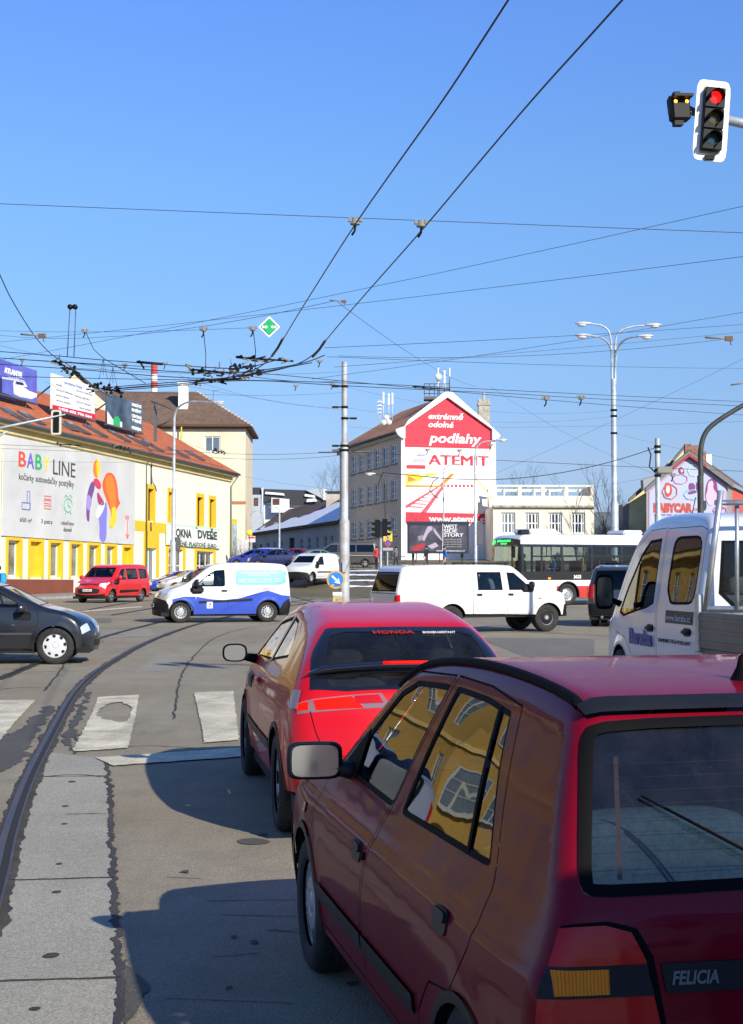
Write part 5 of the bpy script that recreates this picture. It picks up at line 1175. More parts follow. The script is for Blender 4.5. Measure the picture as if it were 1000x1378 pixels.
# roof, eaves, gutter
mb=MB(); ov=.55
def rp(t,w,z): return f1.pt(t,z,-w)
E0,E1=rp(TL,-ov,ez-.02),rp(TR+.35,-ov,ez-.02); R0,R1=rp(TL,7.3,ez+4.3),rp(TR+.35,7.3,ez+4.3); K0,K1=rp(TL,15.1,ez-.02),rp(TR+.35,15.1,ez-.02)
for A,B,C_,D in ((E0,E1,R1,R0),(R0,R1,K1,K0)):
    n_=(B-A).cross(D-A).normalized()*.12; mb.add([A,B,C_,D,A+n_,B+n_,C_+n_,D+n_],[(3,2,1,0),(4,5,6,7),(0,1,5,4),(1,2,6,5),(3,0,4,7)])
roof1=mb.build('roof',ROOFO,b1)
mb=MB(); mb.tube([rp(TL,-ov-.08,ez-.02),rp(TR+.35,-ov-.08,ez-.02)],.10,8); mb.build('gutter',GUT,b1)
mb=MB(); slabm(mb,f1,TL,ez-.25,TR+.3,ez-.06,.50); slabm(mb,f1,TL,ez-.62,TR,ez-.25,.14); mb.build('cornice',plaster('plaster_ochre',(.62,.50,.22)),b1)
for tx in (f1.hit(202.5,600)[0],):
    mb=MB(); mb.tube([f1.pt(tx,ez-.3,.1),f1.pt(tx,W2_[0][3]+.3,.1)],.05,6); mb.tube([f1.pt(tx,W2_[0][1]-.1,.1),f1.pt(tx,door1[3]+1.2,.1)],.05,6); mb.build('downpipe',GUT,b1)
mb=MB(); mb.tube([rp(TR+.2,-ov,ez-.15),f1.pt(TR-.3,ez-1.0,.12),f1.pt(TR-.3,bz,.12)],.06,8); mb.build('downpipe',mat('downpipe_green',(.12,.17,.13),.5),b1)
# roof windows (open skylights, pairs)
u_s=(E1-E0).normalized(); v_s=(R0-E0).normalized(); n_s=u_s.cross(v_s)
def roofpt(u,v):
    r=ray(u,v); E=Vector((0,0,EYE)); k=(E0+n_s*.12-E).dot(n_s)/r.dot(n_s); return E+r*k
for (u,v) in ((20,560),(42,564),(88,573),(104,577),(128,581),(160,588),(184,594),(205,601),(240,610),(262,614)):
    p=roofpt(u,v); M=frame(p+n_s*.02,u_s,n_s); M3=M.to_3x3(); mb=MB(); w_,h_=1.0,1.5
    for cx,cy,sx,sy in ((0,h_/2,w_,.1),(0,-h_/2,w_,.1),(-w_/2,0,.1,h_),(w_/2,0,.1,h_)): mb.box(M@Vector((cx,cy,.05)),(sx,sy,.1),M3)
    o=mb.build('skylight',GUT,b1)
    T=Matrix.Rotation(radians(14),4,'X'); M2=M@Matrix.Translation((0,.75,.12))@T@Matrix.Translation((0,-.75,0)); MB().box(M2.translation,(w_*.92,h_*.95,.04),M2.to_3x3()).build('skylight_pane',PANE,o)
# snow guards
mb=MB(); mb.tube([roofpt(0,556)+n_s*.1,roofpt(300,630)+n_s*.1],.02,5)
mb.build('snow_guard',GUT,b1)

# ---------------------------------------------------------------- big banner with mother and child
def mural(f,parent_label,cat,name,b,th=.06,off=.05,base=None,fr=None):
    t0,z0,t1,z1=b; M=f.M((t0+t1)/2,(z0+z1)/2,off); mb=MB(); mb.box((M@Vector((0,0,th/2))),(t1-t0,z1-z0,th),M.to_3x3()); o=mb.build(name,base); tag(o,parent_label,cat)
    return o,f.M(t0,z0,off+th),(t1-t0,z1-z0)
BAN=mat('banner_vinyl',(.57,.57,.55),.55,noise=.10,nscale=.35); 
a=f1.hit(2,600); t0b=f1.hit(2,600)[0]; t1b=f1.hit(180,650)[0]; z1b=np.mean([f1.hit(2,589)[1],f1.hit(180,620)[1]]); z0b=np.mean([f1.hit(2,721)[1],f1.hit(180,733)[1]])
ban,BM,(bw,bh)=mural(f1,'huge pale banner lettered BABY LINE showing a mother lifting her child','banner','advertising_banner',(t0b,z0b,t1b,z1b),base=BAN)
def bpx(u,v,f,t0,z0): q=f.hit(u,v); return (q[0]-t0,q[1]-z0)
def onb(parent,f,t0,z0,M,pts,m,name,lay=1,th=.01): 
    P=[bpx(u,v,f,t0,z0) for u,v in pts]
    if name.startswith('painted_'): P=[tuple(q) for q in chaikin(P,2,True)]
    mb=MB(); mb.prism(P,M@Matrix.Translation((0,0,.006*lay)),th); return mb.build(name,m,parent)
def blet(parent,f,t0,z0,M,txt,u,v,h,wpx_,m,bold=0,lay=1,shear=0,align='LEFT'):
    p=bpx(u,v,f,t0,z0); p2=bpx(u+wpx_,v,f,t0,z0); hh=f.hit(u,v-h)[1]-f.hit(u,v)[1]
    return text_mesh(txt,hh*1.38,M@Matrix.Translation((p[0],p[1],.006*lay)),m,parent,bold=bold*hh,ext=.006,width=p2[0]-p[0],shear=shear)
def flatm(name,c,r=.6): return mat(name,c,r)
A=(ban,f1,t0b,z0b,BM)
for ch,u,v,w,col in (('B',22.5,627,10,(.72,.08,.05)),('A',33.5,629,10,(.16,.12,.55)),('B',45,631,9,(.02,.40,.14)),('Y',55.5,633,9,(.85,.62,.02))): blet(*A,ch,u,v,21 if ch!='Y' else 20,w,flatm('banner_'+'%d'%u,col),bold=.02)
blet(*A,'LINE',69,638,21,30,flatm('banner_ink',(.06,.06,.065)),bold=-.0); 
blet(*A,'kočárky',23,645,9,20,MATS['banner_ink']); blet(*A,'autosedačky',45.5,648,9,29,MATS['banner_ink']); blet(*A,'postýlky',77,653,9,20,MATS['banner_ink'])
blet(*A,'650 m²',24.5,702,6,16,MATS['banner_ink']); blet(*A,'3 patra',53,704,6,15,MATS['banner_ink']); blet(*A,'otevřeno',80,706,6,17,MATS['banner_ink']); blet(*A,'denně',83,715,6,11,MATS['banner_ink'])
bl=flatm('banner_blue',(.12,.16,.45)); rd_=flatm('banner_red',(.72,.18,.16)); gr=flatm('banner_green',(.10,.45,.28))
def outl(pts,m,name,w=.06):
    P=[bpx(u,v,f1,t0b,z0b) for u,v in pts]; mb=MB(); mb.tube([BM@Vector((p[0],p[1],.012)) for p in P],w/2,4,smooth=False); return mb.build(name,m,ban)
outl([(27,676),(38,677),(38,686),(27,685),(27,676)],bl,'pictogram'); outl([(34,676),(34,661),(37.5,661),(37.5,686)],bl,'pictogram')
for v in (667,673,680): outl([(57,v),(66,v+1),(66,v+5),(57,v+4),(57,v)],rd_,'pictogram')
outl([(89+5.5*cos(a_),680+9*sin(a_)) for a_ in np.linspace(0,2*pi,21)],gr,'pictogram'); outl([(89,674),(89,680),(92,683)],gr,'pictogram'); outl([(84,669),(86,666),(88,669)],gr,'pictogram'); outl([(90,669),(92,666),(94,670)],gr,'pictogram'); outl([(85,692),(87,688)],gr,'pictogram'); outl([(93,692),(91,688)],gr,'pictogram')
outl([(169,725),(169,700)],rd_,'arrow',.10); outl([(167,718),(169,725),(171,719)],rd_,'arrow',.10); blet(*A,'VSTUP',166.5,699,6,5,rd_) 
# figures in flat colour patches
col=lambda n,c: flatm('print_'+n,c,.55)
onb(*A,[(123,626),(126,618),(131,619),(133,629),(131,641),(127,644),(123,637)],col('orange',(.85,.22,.02)),'painted_child',1)
onb(*A,[(127,619),(131,618.5),(133,629),(131,641),(128,643)],col('yellow',(.88,.60,.02)),'painted_child',2)
onb(*A,[(123,645),(128,643),(134,651),(133,659),(128,657),(124,651)],col('rose',(.62,.05,.10)),'painted_child',2)
onb(*A,[(116,660),(122,645),(126,655),(121,670),(118,690),(118,703),(114,700),(114,676)],col('violet',(.16,.07,.25)),'painted_child',1)
onb(*A,[(114,668),(118,665),(122,676),(117,689),(114,683)],col('lilac',(.35,.28,.60)),'painted_child',2)
onb(*A,[(128,660),(133,668),(139,678),(134,682),(129,676)],col('dkrose',(.40,.04,.14)),'painted_arm',2)
onb(*A,[(137,645),(141,636),(148,636),(153,642),(156,655),(157,672),(160,677),(158,680),(155,684),(152,700),(149,712),(146,706),(148,690),(143,678),(140,670),(137,662),(135,652)],col('redorange',(.80,.12,.03)),'painted_mother',1)
onb(*A,[(142,640),(149,640),(152,652),(154,674),(152,694),(149,711),(146,705),(148,690),(145,672),(141,660),(139,650)],col('orange',(.85,.22,.02)),'painted_mother',2)
onb(*A,[(148,682),(154,682),(155,700),(150,711),(146,710),(145,703),(148,694)],col('yellow',(.88,.60,.02)),'painted_mother',3)
onb(*A,[(130,692),(134,680),(140,674),(142,682),(141,700),(141,730),(131,728),(132,708)],col('indigo',(.22,.20,.62)),'painted_mother',1)
onb(*A,[(126,690),(133,677),(139,673),(138,684),(131,697),(127,698)],col('white',(.80,.80,.80)),'painted_mother',2)
# shop sign OKNA DVERE
a=f1.hit(222,728); b=f1.hit(294,728); z1=np.mean([f1.hit(222,704)[1],f1.hit(294,711)[1]]); z0=np.mean([f1.hit(222,734)[1],f1.hit(294,738)[1]])
sg,SM,(sw,sh)=mural(f1,'green-bordered white sign reading OKNA DVEŘE on the cream shop wall','sign','shop_sign',(a[0],z0,b[0],z1),th=.10,off=.08,base=mat('sign_mint',(.55,.68,.55),.5))
mb=MB(); mb.prism(rect(.25,.18,sw-.25,sh-.18),SM,.01); mb.build('sign_face',mat('sign_white',(.74,.76,.70),.5),sg)
B_=(sg,f1,a[0],z0,SM); ink=flatm('sign_ink',(.03,.04,.035))
blet(*B_,'OKNA',233.5,722,11,21,ink,bold=.05,lay=2); blet(*B_,'DVEŘE',263,724,11,26,ink,bold=.05,lay=2); blet(*B_,'DŘEVĚNÉ  PLASTOVÉ  EURO',226,733,6,62,ink,bold=.02,lay=2)
text_mesh('*',1.2,SM@Matrix.Translation((sw*.5,sh*.45,.012)),flatm('sign_green',(.05,.40,.22)),sg,bold=.03)
# roof billboards
def rboard(lab,quad,back,face,name='roof_billboard'):
    f=f1.shifted(-back); us=[q[0] for q in quad]; t0=f.hit(quad[0][0],quad[0][1])[0]; t1=f.hit(quad[1][0],quad[1][1])[0]
    z1=(f.hit(*quad[0])[1]+f.hit(*quad[1])[1])/2; z0=(f.hit(*quad[3])[1]+f.hit(*quad[2])[1])/2
    root=thing(name,(0,0,0),lab,'billboard',group='billboards on the shop roof')
    M=f.M((t0+t1)/2,(z0+z1)/2,.06); MB().box(M.translation,(t1-t0,z1-z0,.12),M.to_3x3()).build('panel',face,root)
    mb=MB(); slabm(mb,f,t0-.1,z0-.1,t1+.1,z0-.001,.2,-.02); mb.build('frame_rail',GUT,root)
    for tt in (t0+(t1-t0)*.15,t0+(t1-t0)*.85):
        mb=MB(); zr=ez+.2+4.3*min(1,back/7.3); mb.tube([f.pt(tt,z1,-.1),f.pt(tt,zr-1.3,-.1)],.06,6); mb.tube([f.pt(tt,z1-.4,-.1),f.pt(tt,zr+.6,-2.6)],.05,6); mb.build('post',GUT,root)
    return root,f,t0,z0,f.M(t0,z0,.12)
rt,f,t0,z0,M=rboard('blue and violet roof billboard with a white boat, ATLANTIS lettering, at the left edge',[(-28,478),(47.5,496),(47.5,545),(-28,520)],2.2,mat('ad_violet',(.10,.10,.48),.5,col2=(.16,.22,.60),nscale=.4))
Q=(rt,f,t0,z0,M); blet(*Q,'ATLANTIS',3,501,7,24,flatm('ad_white',(.85,.85,.85)),bold=.09); blet(*Q,'H O T E L',8,508,3,15,MATS['ad_white'])
onb(*Q,[(-20,505),(0,509),(0,528),(14,533),(20,540),(-26,528)],flatm('ad_dark',(.02,.02,.09)),'printed_pool',1); onb(*Q,[(15,514),(22,516),(28,520),(36,526),(47,530),(47,534),(40,537),(24,534),(16,530)],MATS['ad_white'],'printed_boat',2); onb(*Q,[(16,511),(30,513),(34,521),(17,518)],MATS['ad_white'],'printed_boat',2); onb(*Q,[(18,513),(28,515),(30,519),(19,517)],MATS['ad_dark'],'printed_window',3)
onb(*Q,[(0,507),(30,512),(30,514.5),(0,510)],flatm('ad_pale',(.45,.60,.85)),'printed_line',2)
rt,f,t0,z0,M=rboard('white roof billboard with grey text and a crimson strip along its foot',[(68,503),(125.6,520),(125.6,565),(68,551)],2.0,mat('ad_paper',(.76,.76,.75),.5))
Q=(rt,f,t0,z0,M); crim=flatm('ad_crimson',(.62,.01,.06)); onb(*Q,[(68,544.5),(125.6,557.5),(125.6,565),(68,551)],crim,'printed_strip',1); blet(*Q,'+420 602 796 564',76,551,3.5,45,MATS['ad_white'],bold=.05,lay=3)
blet(*Q,'Jurenkova Praha',84,516,4,24,flatm('ad_blue',(.08,.20,.50))); 
for i,(u,v,w) in enumerate(((73,518,8),(73,525,22),(73,532,18),(73,539,20),(100,526,22),(98,533,20),(100,541,20),(104,549,16))): blet(*Q,'cenová nabídka',u,v,2.4,w,flatm('ad_greytext',(.25,.25,.30)))
rt,f,t0,z0,M=rboard('dark photo roof billboard with white centred text and a green spot',[(142,532),(190,541),(190,582),(142,571)],2.0,mat('ad_night',(.02,.035,.06),.4,col2=(.10,.16,.22),nscale=.5))
Q=(rt,f,t0,z0,M); onb(*Q,[(142,553),(150,565),(162,568),(162,576),(142,571)],MATS['ad_paper'],'printed_corner',1); onb(*Q,[(150+0,565),(152,561),(156,560),(159,564),(159,575),(150,573)],flatm('ad_green',(.02,.42,.12)),'printed_spot',2)
for i,(s_,v) in enumerate((('UNIKÁTNÍ',546),('BAZÉNY',553),('CENTRUM',561),('V BRNĚ',567),('PRODEJNA',577))): blet(*Q,s_,175,v,4,13,MATS['ad_white'],bold=.07,lay=2)
# ---------------------------------------------------------------- tall beige house behind it
def lev(v,d): return EYE+(HZ-v)*d/FPX
f2=Fac(((170-500)/2000*150,150),(1,.02)); b2=thing('apartment_house',(0,0,0),'tall beige house with dark brown hipped roof behind the orange-roofed shop','building')
ta,tb2=f2.hit(120,600)[0],f2.hit(330.5,600)[0]; e2=lev(572,150); W=f2.box(275.5,587,296.5,608)
holes=[W]; mb=MB(); wallmesh(mb,f2,[(ta,0),(tb2,0),(tb2,e2),(ta,e2)],[rect(*W)],0,.2); boxwalls(mb,f2,(ta,tb2),0,e2,12); mb.build('wall',BEI,b2)
winunit(f2,W,b2,2,1,.12,.12,WFR,PANE)
m2=mat('frieze_red_brown',(.42,.16,.09),.8); mb=MB(); zz=f2.hit(310,676)[1]; slabm(mb,f2,ta,zz-.18,tb2+.05,zz+.12,.05); mb.build('painted_band',m2,b2); mb=MB(); slabm(mb,f2,ta,e2-.35,tb2+.05,e2-.1,.05); mb.build('painted_band',m2,b2)
P=[f2.pt(ta-.6,e2,.7),f2.pt(tb2+.6,e2,.7),f2.pt(tb2+.6,e2,-12.7),f2.pt(ta-.6,e2,-12.7)]; zr=lev(526,156); Ra,Rb=f2.pt(ta-.6,zr,-6),f2.pt(f2.hit(252,560)[0]+.4,zr,-6)
mb=MB(); mb.add(P+[Ra,Rb],[(0,1,5,4),(1,2,5),(2,3,4,5),(3,0,4)]); o=mb.build('roof',ROOFB,b2)
mb=MB(); slabm(mb,f2,ta-.6,e2-.14,tb2+.62,e2+.10,.75); M=f2.M(tb2+.3,e2-.02,-6); mb.box(M.translation,(.62,.24,13.2),M.to_3x3()); mb.build('eaves',mat('eaves_brown',(.10,.05,.03),.7),b2)
mb=MB(); n_=18
for i in range(n_): p=Rb.lerp(P[1],i/(n_-1)); mb.tube([p+Vector((-.12,0,.02)),p+Vector((.18,0,-.08))],.14,6)
mb.build('hip_tiles',mat('mortar_pale',(.42,.38,.33),.9,noise=.3,nscale=5),b2)
mb=MB(); q=at(247,540,153); mb.box((q.x,q.y,lev(535,153)),(.95,.9,2.9)); mb.box((q.x,q.y,lev(516,153)),(1.15,1.1,.25)); mb.build('chimney',WHT,b2)
mb=MB(); q=at(244.5,580,149.7); mb.tube([(q.x,149.5,lev(574,150)),(q.x,149.5,lev(605,150))],.07,6); mb.build('downpipe',YEL,b2)
mb=MB(); q=at(287,540,154); mb.tube([(q.x,154,lev(545,154)),(q.x,154,lev(524,154))],.03,5); mb.tube([(q.x,154,lev(525,154)),(q.x+.7,154,lev(524,154))],.02,5); mb.build('aerial',GUT,b2)
# factory stack
st_=thing('factory_chimney',(0,0,0),'distant red and white banded factory chimney above the brown roof','chimney'); q=at(207.5,523,620); mb=MB(); rr=1.35
rd2=mat('stack_red',(.50,.07,.06),.8)
for i,(v0,v1) in enumerate(((489,494),(494,503),(503,512),(512,521),(521,530))):
    z0,z1=lev(v1,620),lev(v0,620); o=MB().lathe([(rr*1.02,z0),(rr,z1)],(q.x,620,0),n=16).build('painted_ring',rd2 if i%2 else rd2 if i==0 else WHT,st_)
MB().lathe([(rr*1.6,0),(rr*1.02,lev(530,620)-.0)],(q.x,620,0),n=16).build('shaft',WHT,st_)
# plain gable peeping over the shop roof
f2b=Fac(((60-500)/2000*128,128),(1,.1)); b2b=thing('rear_house',(0,0,0),'plain cream gabled house peeping over the shop roof behind the white billboard','building')
mb=MB(); g=[f2b.hit(*p) for p in ((60,560),(150,580),(150,545),(126,528),(101,501),(90,516),(66,540))]; wallmesh(mb,f2b,[(g[0][0],1)]+[(g[1][0],1)]+g[2:],[],0,.1); mb.build('wall',BEI,b2b)
mb=MB(); 
for a_,c_ in ((2,4),(4,6)):
    A=f2b.pt(g[a_][0],g[a_][1]+.05,.3);B=f2b.pt(g[c_][0],g[c_][1]+.05,.3); mb.add([A,B,B+Vector((0,7,0)),A+Vector((0,7,0))],[(0,1,2,3)])
mb.build('roof',ROOFB,b2b)

# ---------------------------------------------------------------- modern grey-white houses far behind
DK=mat('roof_dark_slate',(.035,.037,.045),.6); LG=plaster('plaster_light_grey',(.42,.46,.50)); WP=plaster('plaster_pure_white',(.72,.74,.76))
f3=Fac(((331-500)/2000*215,215),(1,-.05)); b3=thing('modern_house',(0,0,0),'pale grey and white modern houses with dark dormered roofs behind the snowy roof','building')
def quadw(f,px_,m,name,parent,off=0,th=.3):
    g=[f.hit(*p) for p in px_]; mb=MB(); mb.prism(g,f.M(0,0,off),th); return mb.build(name,m,parent)
quadw(f3,[(328,770),(354,770),(354,666),(328,666)],LG,'wall',b3); quadw(f3,[(328,667),(353,667),(351,656),(330,656)],DK,'roof',b3,-.3)
w_=winunit(f3,f3.box(342,670,348,681),b3,1,1,.3,-.31,WFB,PANED)
quadw(f3,[(354,770),(470,770),(470,668),(354,666)],WP,'wall',b3,-1); quadw(f3,[(354.5,677),(354.5,658),(420,660),(436,673),(470,674),(470,678),(440,680),(392,678),(390,674),(366,672)],DK,'roof',b3,-.4,.5)
quadw(f3,[(353,690),(355,657),(353,657),(352.5,690)],WP,'party_wall',b3,.2); quadw(f3,[(436,672),(436,657),(412,660)],LG,'gable',b3,.2); quadw(f3,[(435.5,673),(435.5,657),(439,659),(439,672)],WP,'gable_edge',b3,.3)
quadw(f3,[(366,690),(390,690),(390,672),(366,670)],WP,'dormer',b3,.4); winunit(f3,f3.box(368,671.5,377,679.5),b3,2,1,.3,-.75,WFB,PANED)
quadw(f3,[(357,665),(384,667),(382,664),(358,662)],SNOW,'roof_snow',b3,.4,.05); quadw(f3,[(410,668),(425,670),(424,667),(411,665)],SNOW,'roof_snow',b3,.4,.05); quadw(f3,[(413,676),(428,675),(425,671),(414,672)],WP,'dormer',b3,.5)
for u in (336.5,):
    quadw(f3,[(331,688),(333,688),(333,684),(331,684)],WFB,'balcony_rail',b3,.4)
# stone house sliver behind the pole
f3b=Fac(((437-500)/2000*190,190),(1,0)); b3b=thing('stone_house',(0,0,0),'low pale stone house between the modern houses and the school','building'); quadw(f3b,[(438,700),(459,700),(459,662),(440,662)],plaster('stone_pale',(.42,.38,.33),.3),'wall',b3b); quadw(f3b,[(437,663),(460,663),(460,661),(438,661)],DK,'roof',b3b,.3)

# ---------------------------------------------------------------- low house with snow on its roof
fd4=Vector((-.30,.954,0)).normalized(); c4=at(459,760,171.5); f4=Fac((c4.x,c4.y),(-fd4.x,-fd4.y)); # t grows towards the camera
b4=thing('low_house',(0,0,0),'long low grey house with half snowy, half brown roof, behind the parked cars','building')
L4=-52.0; e4=lev(702,171.5); T4=.25
g4=2.6; wl=[(457.5-11,450-5,0),(0,0,0)]
ws4=[(341,346),(348,353),(359,362.5),(368,371),(377,380.5),(404,407.5),(414,418),(425,428.5),(436,440),(444,448.5)]
H4=[]; zt=f4.hit(446,720)[1]; zb4=f4.hit(446,737)[1]
for a_,b_ in ws4: 
    q=f4.hit(a_,725)[0],f4.hit(b_,725)[0]; H4.append((q[0],zb4,q[1],zt))
D4=(f4.hit(389,740)[0],3.2,f4.hit(396,740)[0],f4.hit(392,724)[1])
mb=MB(); wallmesh(mb,f4,[(L4,0),(T4,0),(T4,e4),(L4,e4)],[rect(*h) for h in H4+[D4]],0,.25); boxwalls(mb,f4,(L4,T4),0,e4,9); mb.build('wall',plaster('plaster_dusty',(.42,.38,.35)),b4)
for h in H4: winunit(f4,h,b4,1,2,.1,.15,WFR,PANED)
MB().add([f4.pt(D4[0],D4[1],-.2),f4.pt(D4[2],D4[1],-.2),f4.pt(D4[2],D4[3],-.2),f4.pt(D4[0],D4[3],-.2)],[(0,1,2,3)]).build('door',G['dark'],b4)
E0_,E1_=f4.pt(L4,e4,.6),f4.pt(T4+.4,e4,.6); R1_=f4.pt(T4+.4,e4+3.6,-4.8); R0_=f4.pt(L4+7,e4+3.6,-4.8); B0,B1=f4.pt(L4,e4,-10),f4.pt(T4+.4,e4,-10)
mb=MB(); mb.add([E0_,E1_,R1_,R0_,B0,B1],[(0,1,2,3),(3,2,5,4),(0,3,4)]); slabm(mb,f4,L4,e4-.2,T4+.4,e4-.01,.62); rf4=mb.build('roof',ROOFB,b4)
uu=(E1_-E0_).normalized(); nn4=uu.cross((R1_-E1_).normalized()).normalized(); vv=nn4.cross(uu); Ms=frame(E0_+nn4*.10,uu,nn4); LL=(E1_-E0_).length; SLp=(R1_-E1_).length
rg=np.random.default_rng(4); ps=[(6,.02),(LL-.05,.02),(LL-.05,SLp*.99)]; 
for k in range(26):
    a_=k/25; ps.append((LL-3-a_*(LL-12)+rg.normal()*.5,SLp*(.97-.90*a_)+rg.normal()*.28))
mb=MB(); mb.prism(ps,Ms,.06); 
for k in range(26):
    a_=rg.uniform(8,LL-6); h_=rg.uniform(.15,.6)*SLp; s_=rg.uniform(.15,.6); mb.prism([(a_+s_*1.6*cos(q)*(1+.3*rg.random()),min(SLp*.97,h_*(.4+.6*a_/LL)+s_*.5*sin(q))) for q in np.linspace(0,2*pi,9)[:-1]],Ms,.04)
sn=mb.build('roof_snow',SNOW,rf4)

# ---------------------------------------------------------------- school-like block with the painted gable
d5=Vector((.956,.292,0)); c5=at(540,700,148); f5=Fac((c5.x,c5.y),(d5.x,d5.y)); f5s=Fac((c5.x-.292*22.6,c5.y+.956*22.6),(.292,-.956))
b5=thing('school_block',(0,0,0),'tall grey-brown block with white gable painted red with ATEMIT advert','building')
wid=f5.hit(667.5,650)[0]; e5=f5.hit(540,581)[1]; r5=f5.hit(603,530)[1]; xm=f5.hit(602,600)[0]; gb=2.0
D5=22.6
mb=MB(); wallmesh(mb,f5,[(0,gb),(wid,gb),(wid,e5),(xm,r5),(0,e5)],[],0); mb.build('gable_wall',mat('gable_white',(.80,.80,.79),.85,noise=.04,nscale=.5),b5)
def colw(us,vs):  # window from zoomed coordinates on the side wall
    return f5s.box(us[0],vs[0],us[1],vs[1])
cols=[(473,479.6),(483,489.8),(493.7,500.5),(504,511.3),(514.8,522.5),(526.3,534)]
rows=[((225,395),(345,490)),((530,695),(615,770)),((840,995),(893,1045)),((1125,1192),(1145,1197))]
Hs=[];zr_=[]
for (a_,b_) in rows: zt_=np.mean([f5s.hit(530,560+.16*a_[0])[1],f5s.hit(476,560+.16*b_[0])[1]]); zb_=np.mean([f5s.hit(530,560+.16*a_[1])[1],f5s.hit(476,560+.16*b_[1])[1]]); zr_.append((zb_,zt_))
for zb_,zt_ in zr_:
    for u0,u1 in cols: Hs.append((f5s.hit(u0,650)[0],zb_,f5s.hit(u1,650)[0],zt_))
mb=MB(); wallmesh(mb,f5s,[(0,gb),(D5,gb),(D5,e5),(0,e5)],[rect(*h) for h in Hs],0,.25); P=[f5s.pt(0,0),f5s.pt(0,0,-wid),f5s.pt(D5,0,-wid)]
for a_,b_ in ((P[0],P[1]),(P[1],P[2])): mb.add([(a_.x,a_.y,gb),(b_.x,b_.y,gb),(b_.x,b_.y,e5),(a_.x,a_.y,e5)],[(3,2,1,0)])
mb.build('side_wall',GRYP,b5)
for i,h in enumerate(Hs): winunit(f5s,h,b5,2,3 if i<18 else 1,.12,.12,WFR,PANE,zsplit=.30)
mb=MB()
for h in Hs[:18]: slabm(mb,f5s,h[0]-.1,h[1]-.14,h[2]+.1,h[1]-.01,.14)
mb.build('window_sills',GUT,b5); o=bpy.context.scene.objects[-1]
mb=MB(); slabm(mb,f5s,0,e5-.5,D5+.3,e5-.12,.35); mb.build('cornice',plaster('cornice_grey',(.40,.38,.35)),b5); mb=MB(); mb.tube([f5s.pt(0,e5-.02,.62),f5s.pt(D5+.35,e5-.02,.62)],.13,6); mb.build('gutter',GUT,b5)
A0=f5s.pt(-.5,e5,.6);A1=f5s.pt(D5-.02,e5,.6); Rr1=f5.pt(xm,r5-.15,-.02); Rr0=f5s.pt(7.5,r5-.15,-xm); Bk0=f5s.pt(-.5,e5,-wid-.6); Bk1=f5s.pt(D5-.02,e5,-wid-.6)
mb=MB(); mb.add([A0,A1,Rr1,Rr0,Bk0,Bk1],[(0,1,2,3),(3,2,5,4),(0,3,4)]); mb.build('roof',ROOFR,b5)
# flared white verge
mb=MB(); g5=[f5.hit(*p) for p in ((531,578),(534,585),(540,590),(544,590),(544,574),(601,535),(661,578),(661,592),(668,592),(672,586),(669,583),(657,572),(650,566),(634,552),(607,528),(597,528),(548,566),(543,574))]
mb.prism(g5,f5.M(0,0,.02),.35); mb.build('verge',mat('verge_white',(.78,.79,.80),.7),b5)
RED=flatm('advert_red',(.66,.012,.04)); gw=flatm('advert_white',(.84,.84,.84)); bgry=flatm('advert_lilac',(.42,.42,.58)); 
S5=thing('wall_advert',(0,0,0),'red and white painted ATEMIT floor advert covering the gable','advert')
def s5(pts,m,name,lay=1): return onb(S5,f5,0,0,f5.M(0,0,.0),pts,m,name,0) if False else _s5(pts,m,name,lay)
def _s5(pts,m,name,lay):
    g=[f5.hit(*p) for p in pts]; mb=MB(); mb.prism(g,f5.M(0,0,.012+.012*lay),.006); return mb.build(name,m,S5)
def l5(txt,u,v,h,w,m,bold=.05,shear=0,lay=2,fat=0):
    a_=f5.hit(u,v);b_=f5.hit(u+w,v); hh=f5.hit(u,v-h)[1]-a_[1]; return text_mesh(txt,hh*1.38,f5.M(a_[0],a_[1],.012+.012*lay),m,S5,bold=bold*hh,width=b_[0]-a_[0],shear=shear,ext=.005,fat=fat)
s5([(544.5,574),(602,532),(661,577),(661,604),(545,601.5)],RED,'painted_field')
l5('extrémně',576.5,563.5,8,47,gw,.03,.25); l5('odolné',576.5,574.5,8,34,gw,.03,.25); l5('podlahy',577,595,13,71,gw,.035,.2)
l5('ATEMIT',577,625,14,80,RED,0,fat=.028); l5('průmyslové podlahy',577,633.5,5,80,flatm('advert_grey',(.50,.50,.56)),0)
s5([(562,609),(572.5,609.5),(572.5,614),(562,613.5)],bgry,'painted_bar'); s5([(555,617),(572.5,617.5),(572.5,622),(555,621.5)],bgry,'painted_bar'); s5([(547,625.5),(572.5,626),(572.5,631),(547,630.5)],RED,'painted_bar')
oy=flatm('advert_yellow',(.85,.52,.02)); orr=flatm('advert_orange',(.66,.16,.05)); stl=flatm('advert_stair',(.50,.06,.10))
s5([(546,637),(563,637),(571,644),(562,648),(546,652)],oy,'painted_machine'); s5([(571,637),(588,637),(587,640),(572,641)],oy,'painted_machine'); s5([(549,640),(553,642),(560,646),(549,648)],orr,'painted_machine',2)
s5([(546,652),(590,653),(607,637),(613,637),(596,655),(546,655.5)],oy,'painted_line',1); s5([(546,653),(590,654),(606,638),(611,638),(594,655),(546,654.8)],orr,'painted_line',2)
for k in range(8): s5([(596+5.3*k,652),(599+5.3*k,652),(599.6+5.3*k,655.5),(596.6+5.3*k,655.5)],stl if k%2==0 else RED,'painted_dash')
s5([(638,641),(639.5,641),(663,670.5),(661.5,671)],oy,'painted_line')
s5([(546,680),(588,655),(591,655),(552,681),(546,684)],stl,'painted_rail'); s5([(566,690),(594,655),(598,655),(574,689),(568,691)],stl,'painted_rail')
for k in range(7): a_=k/6; u0=550+a_*36;u1=569+a_*26; v=681-a_*24; s5([(u0,v),(u1,v+1),(u1,v+2.2-a_),(u0,v+1.4-a_)],stl,'painted_tread',2)
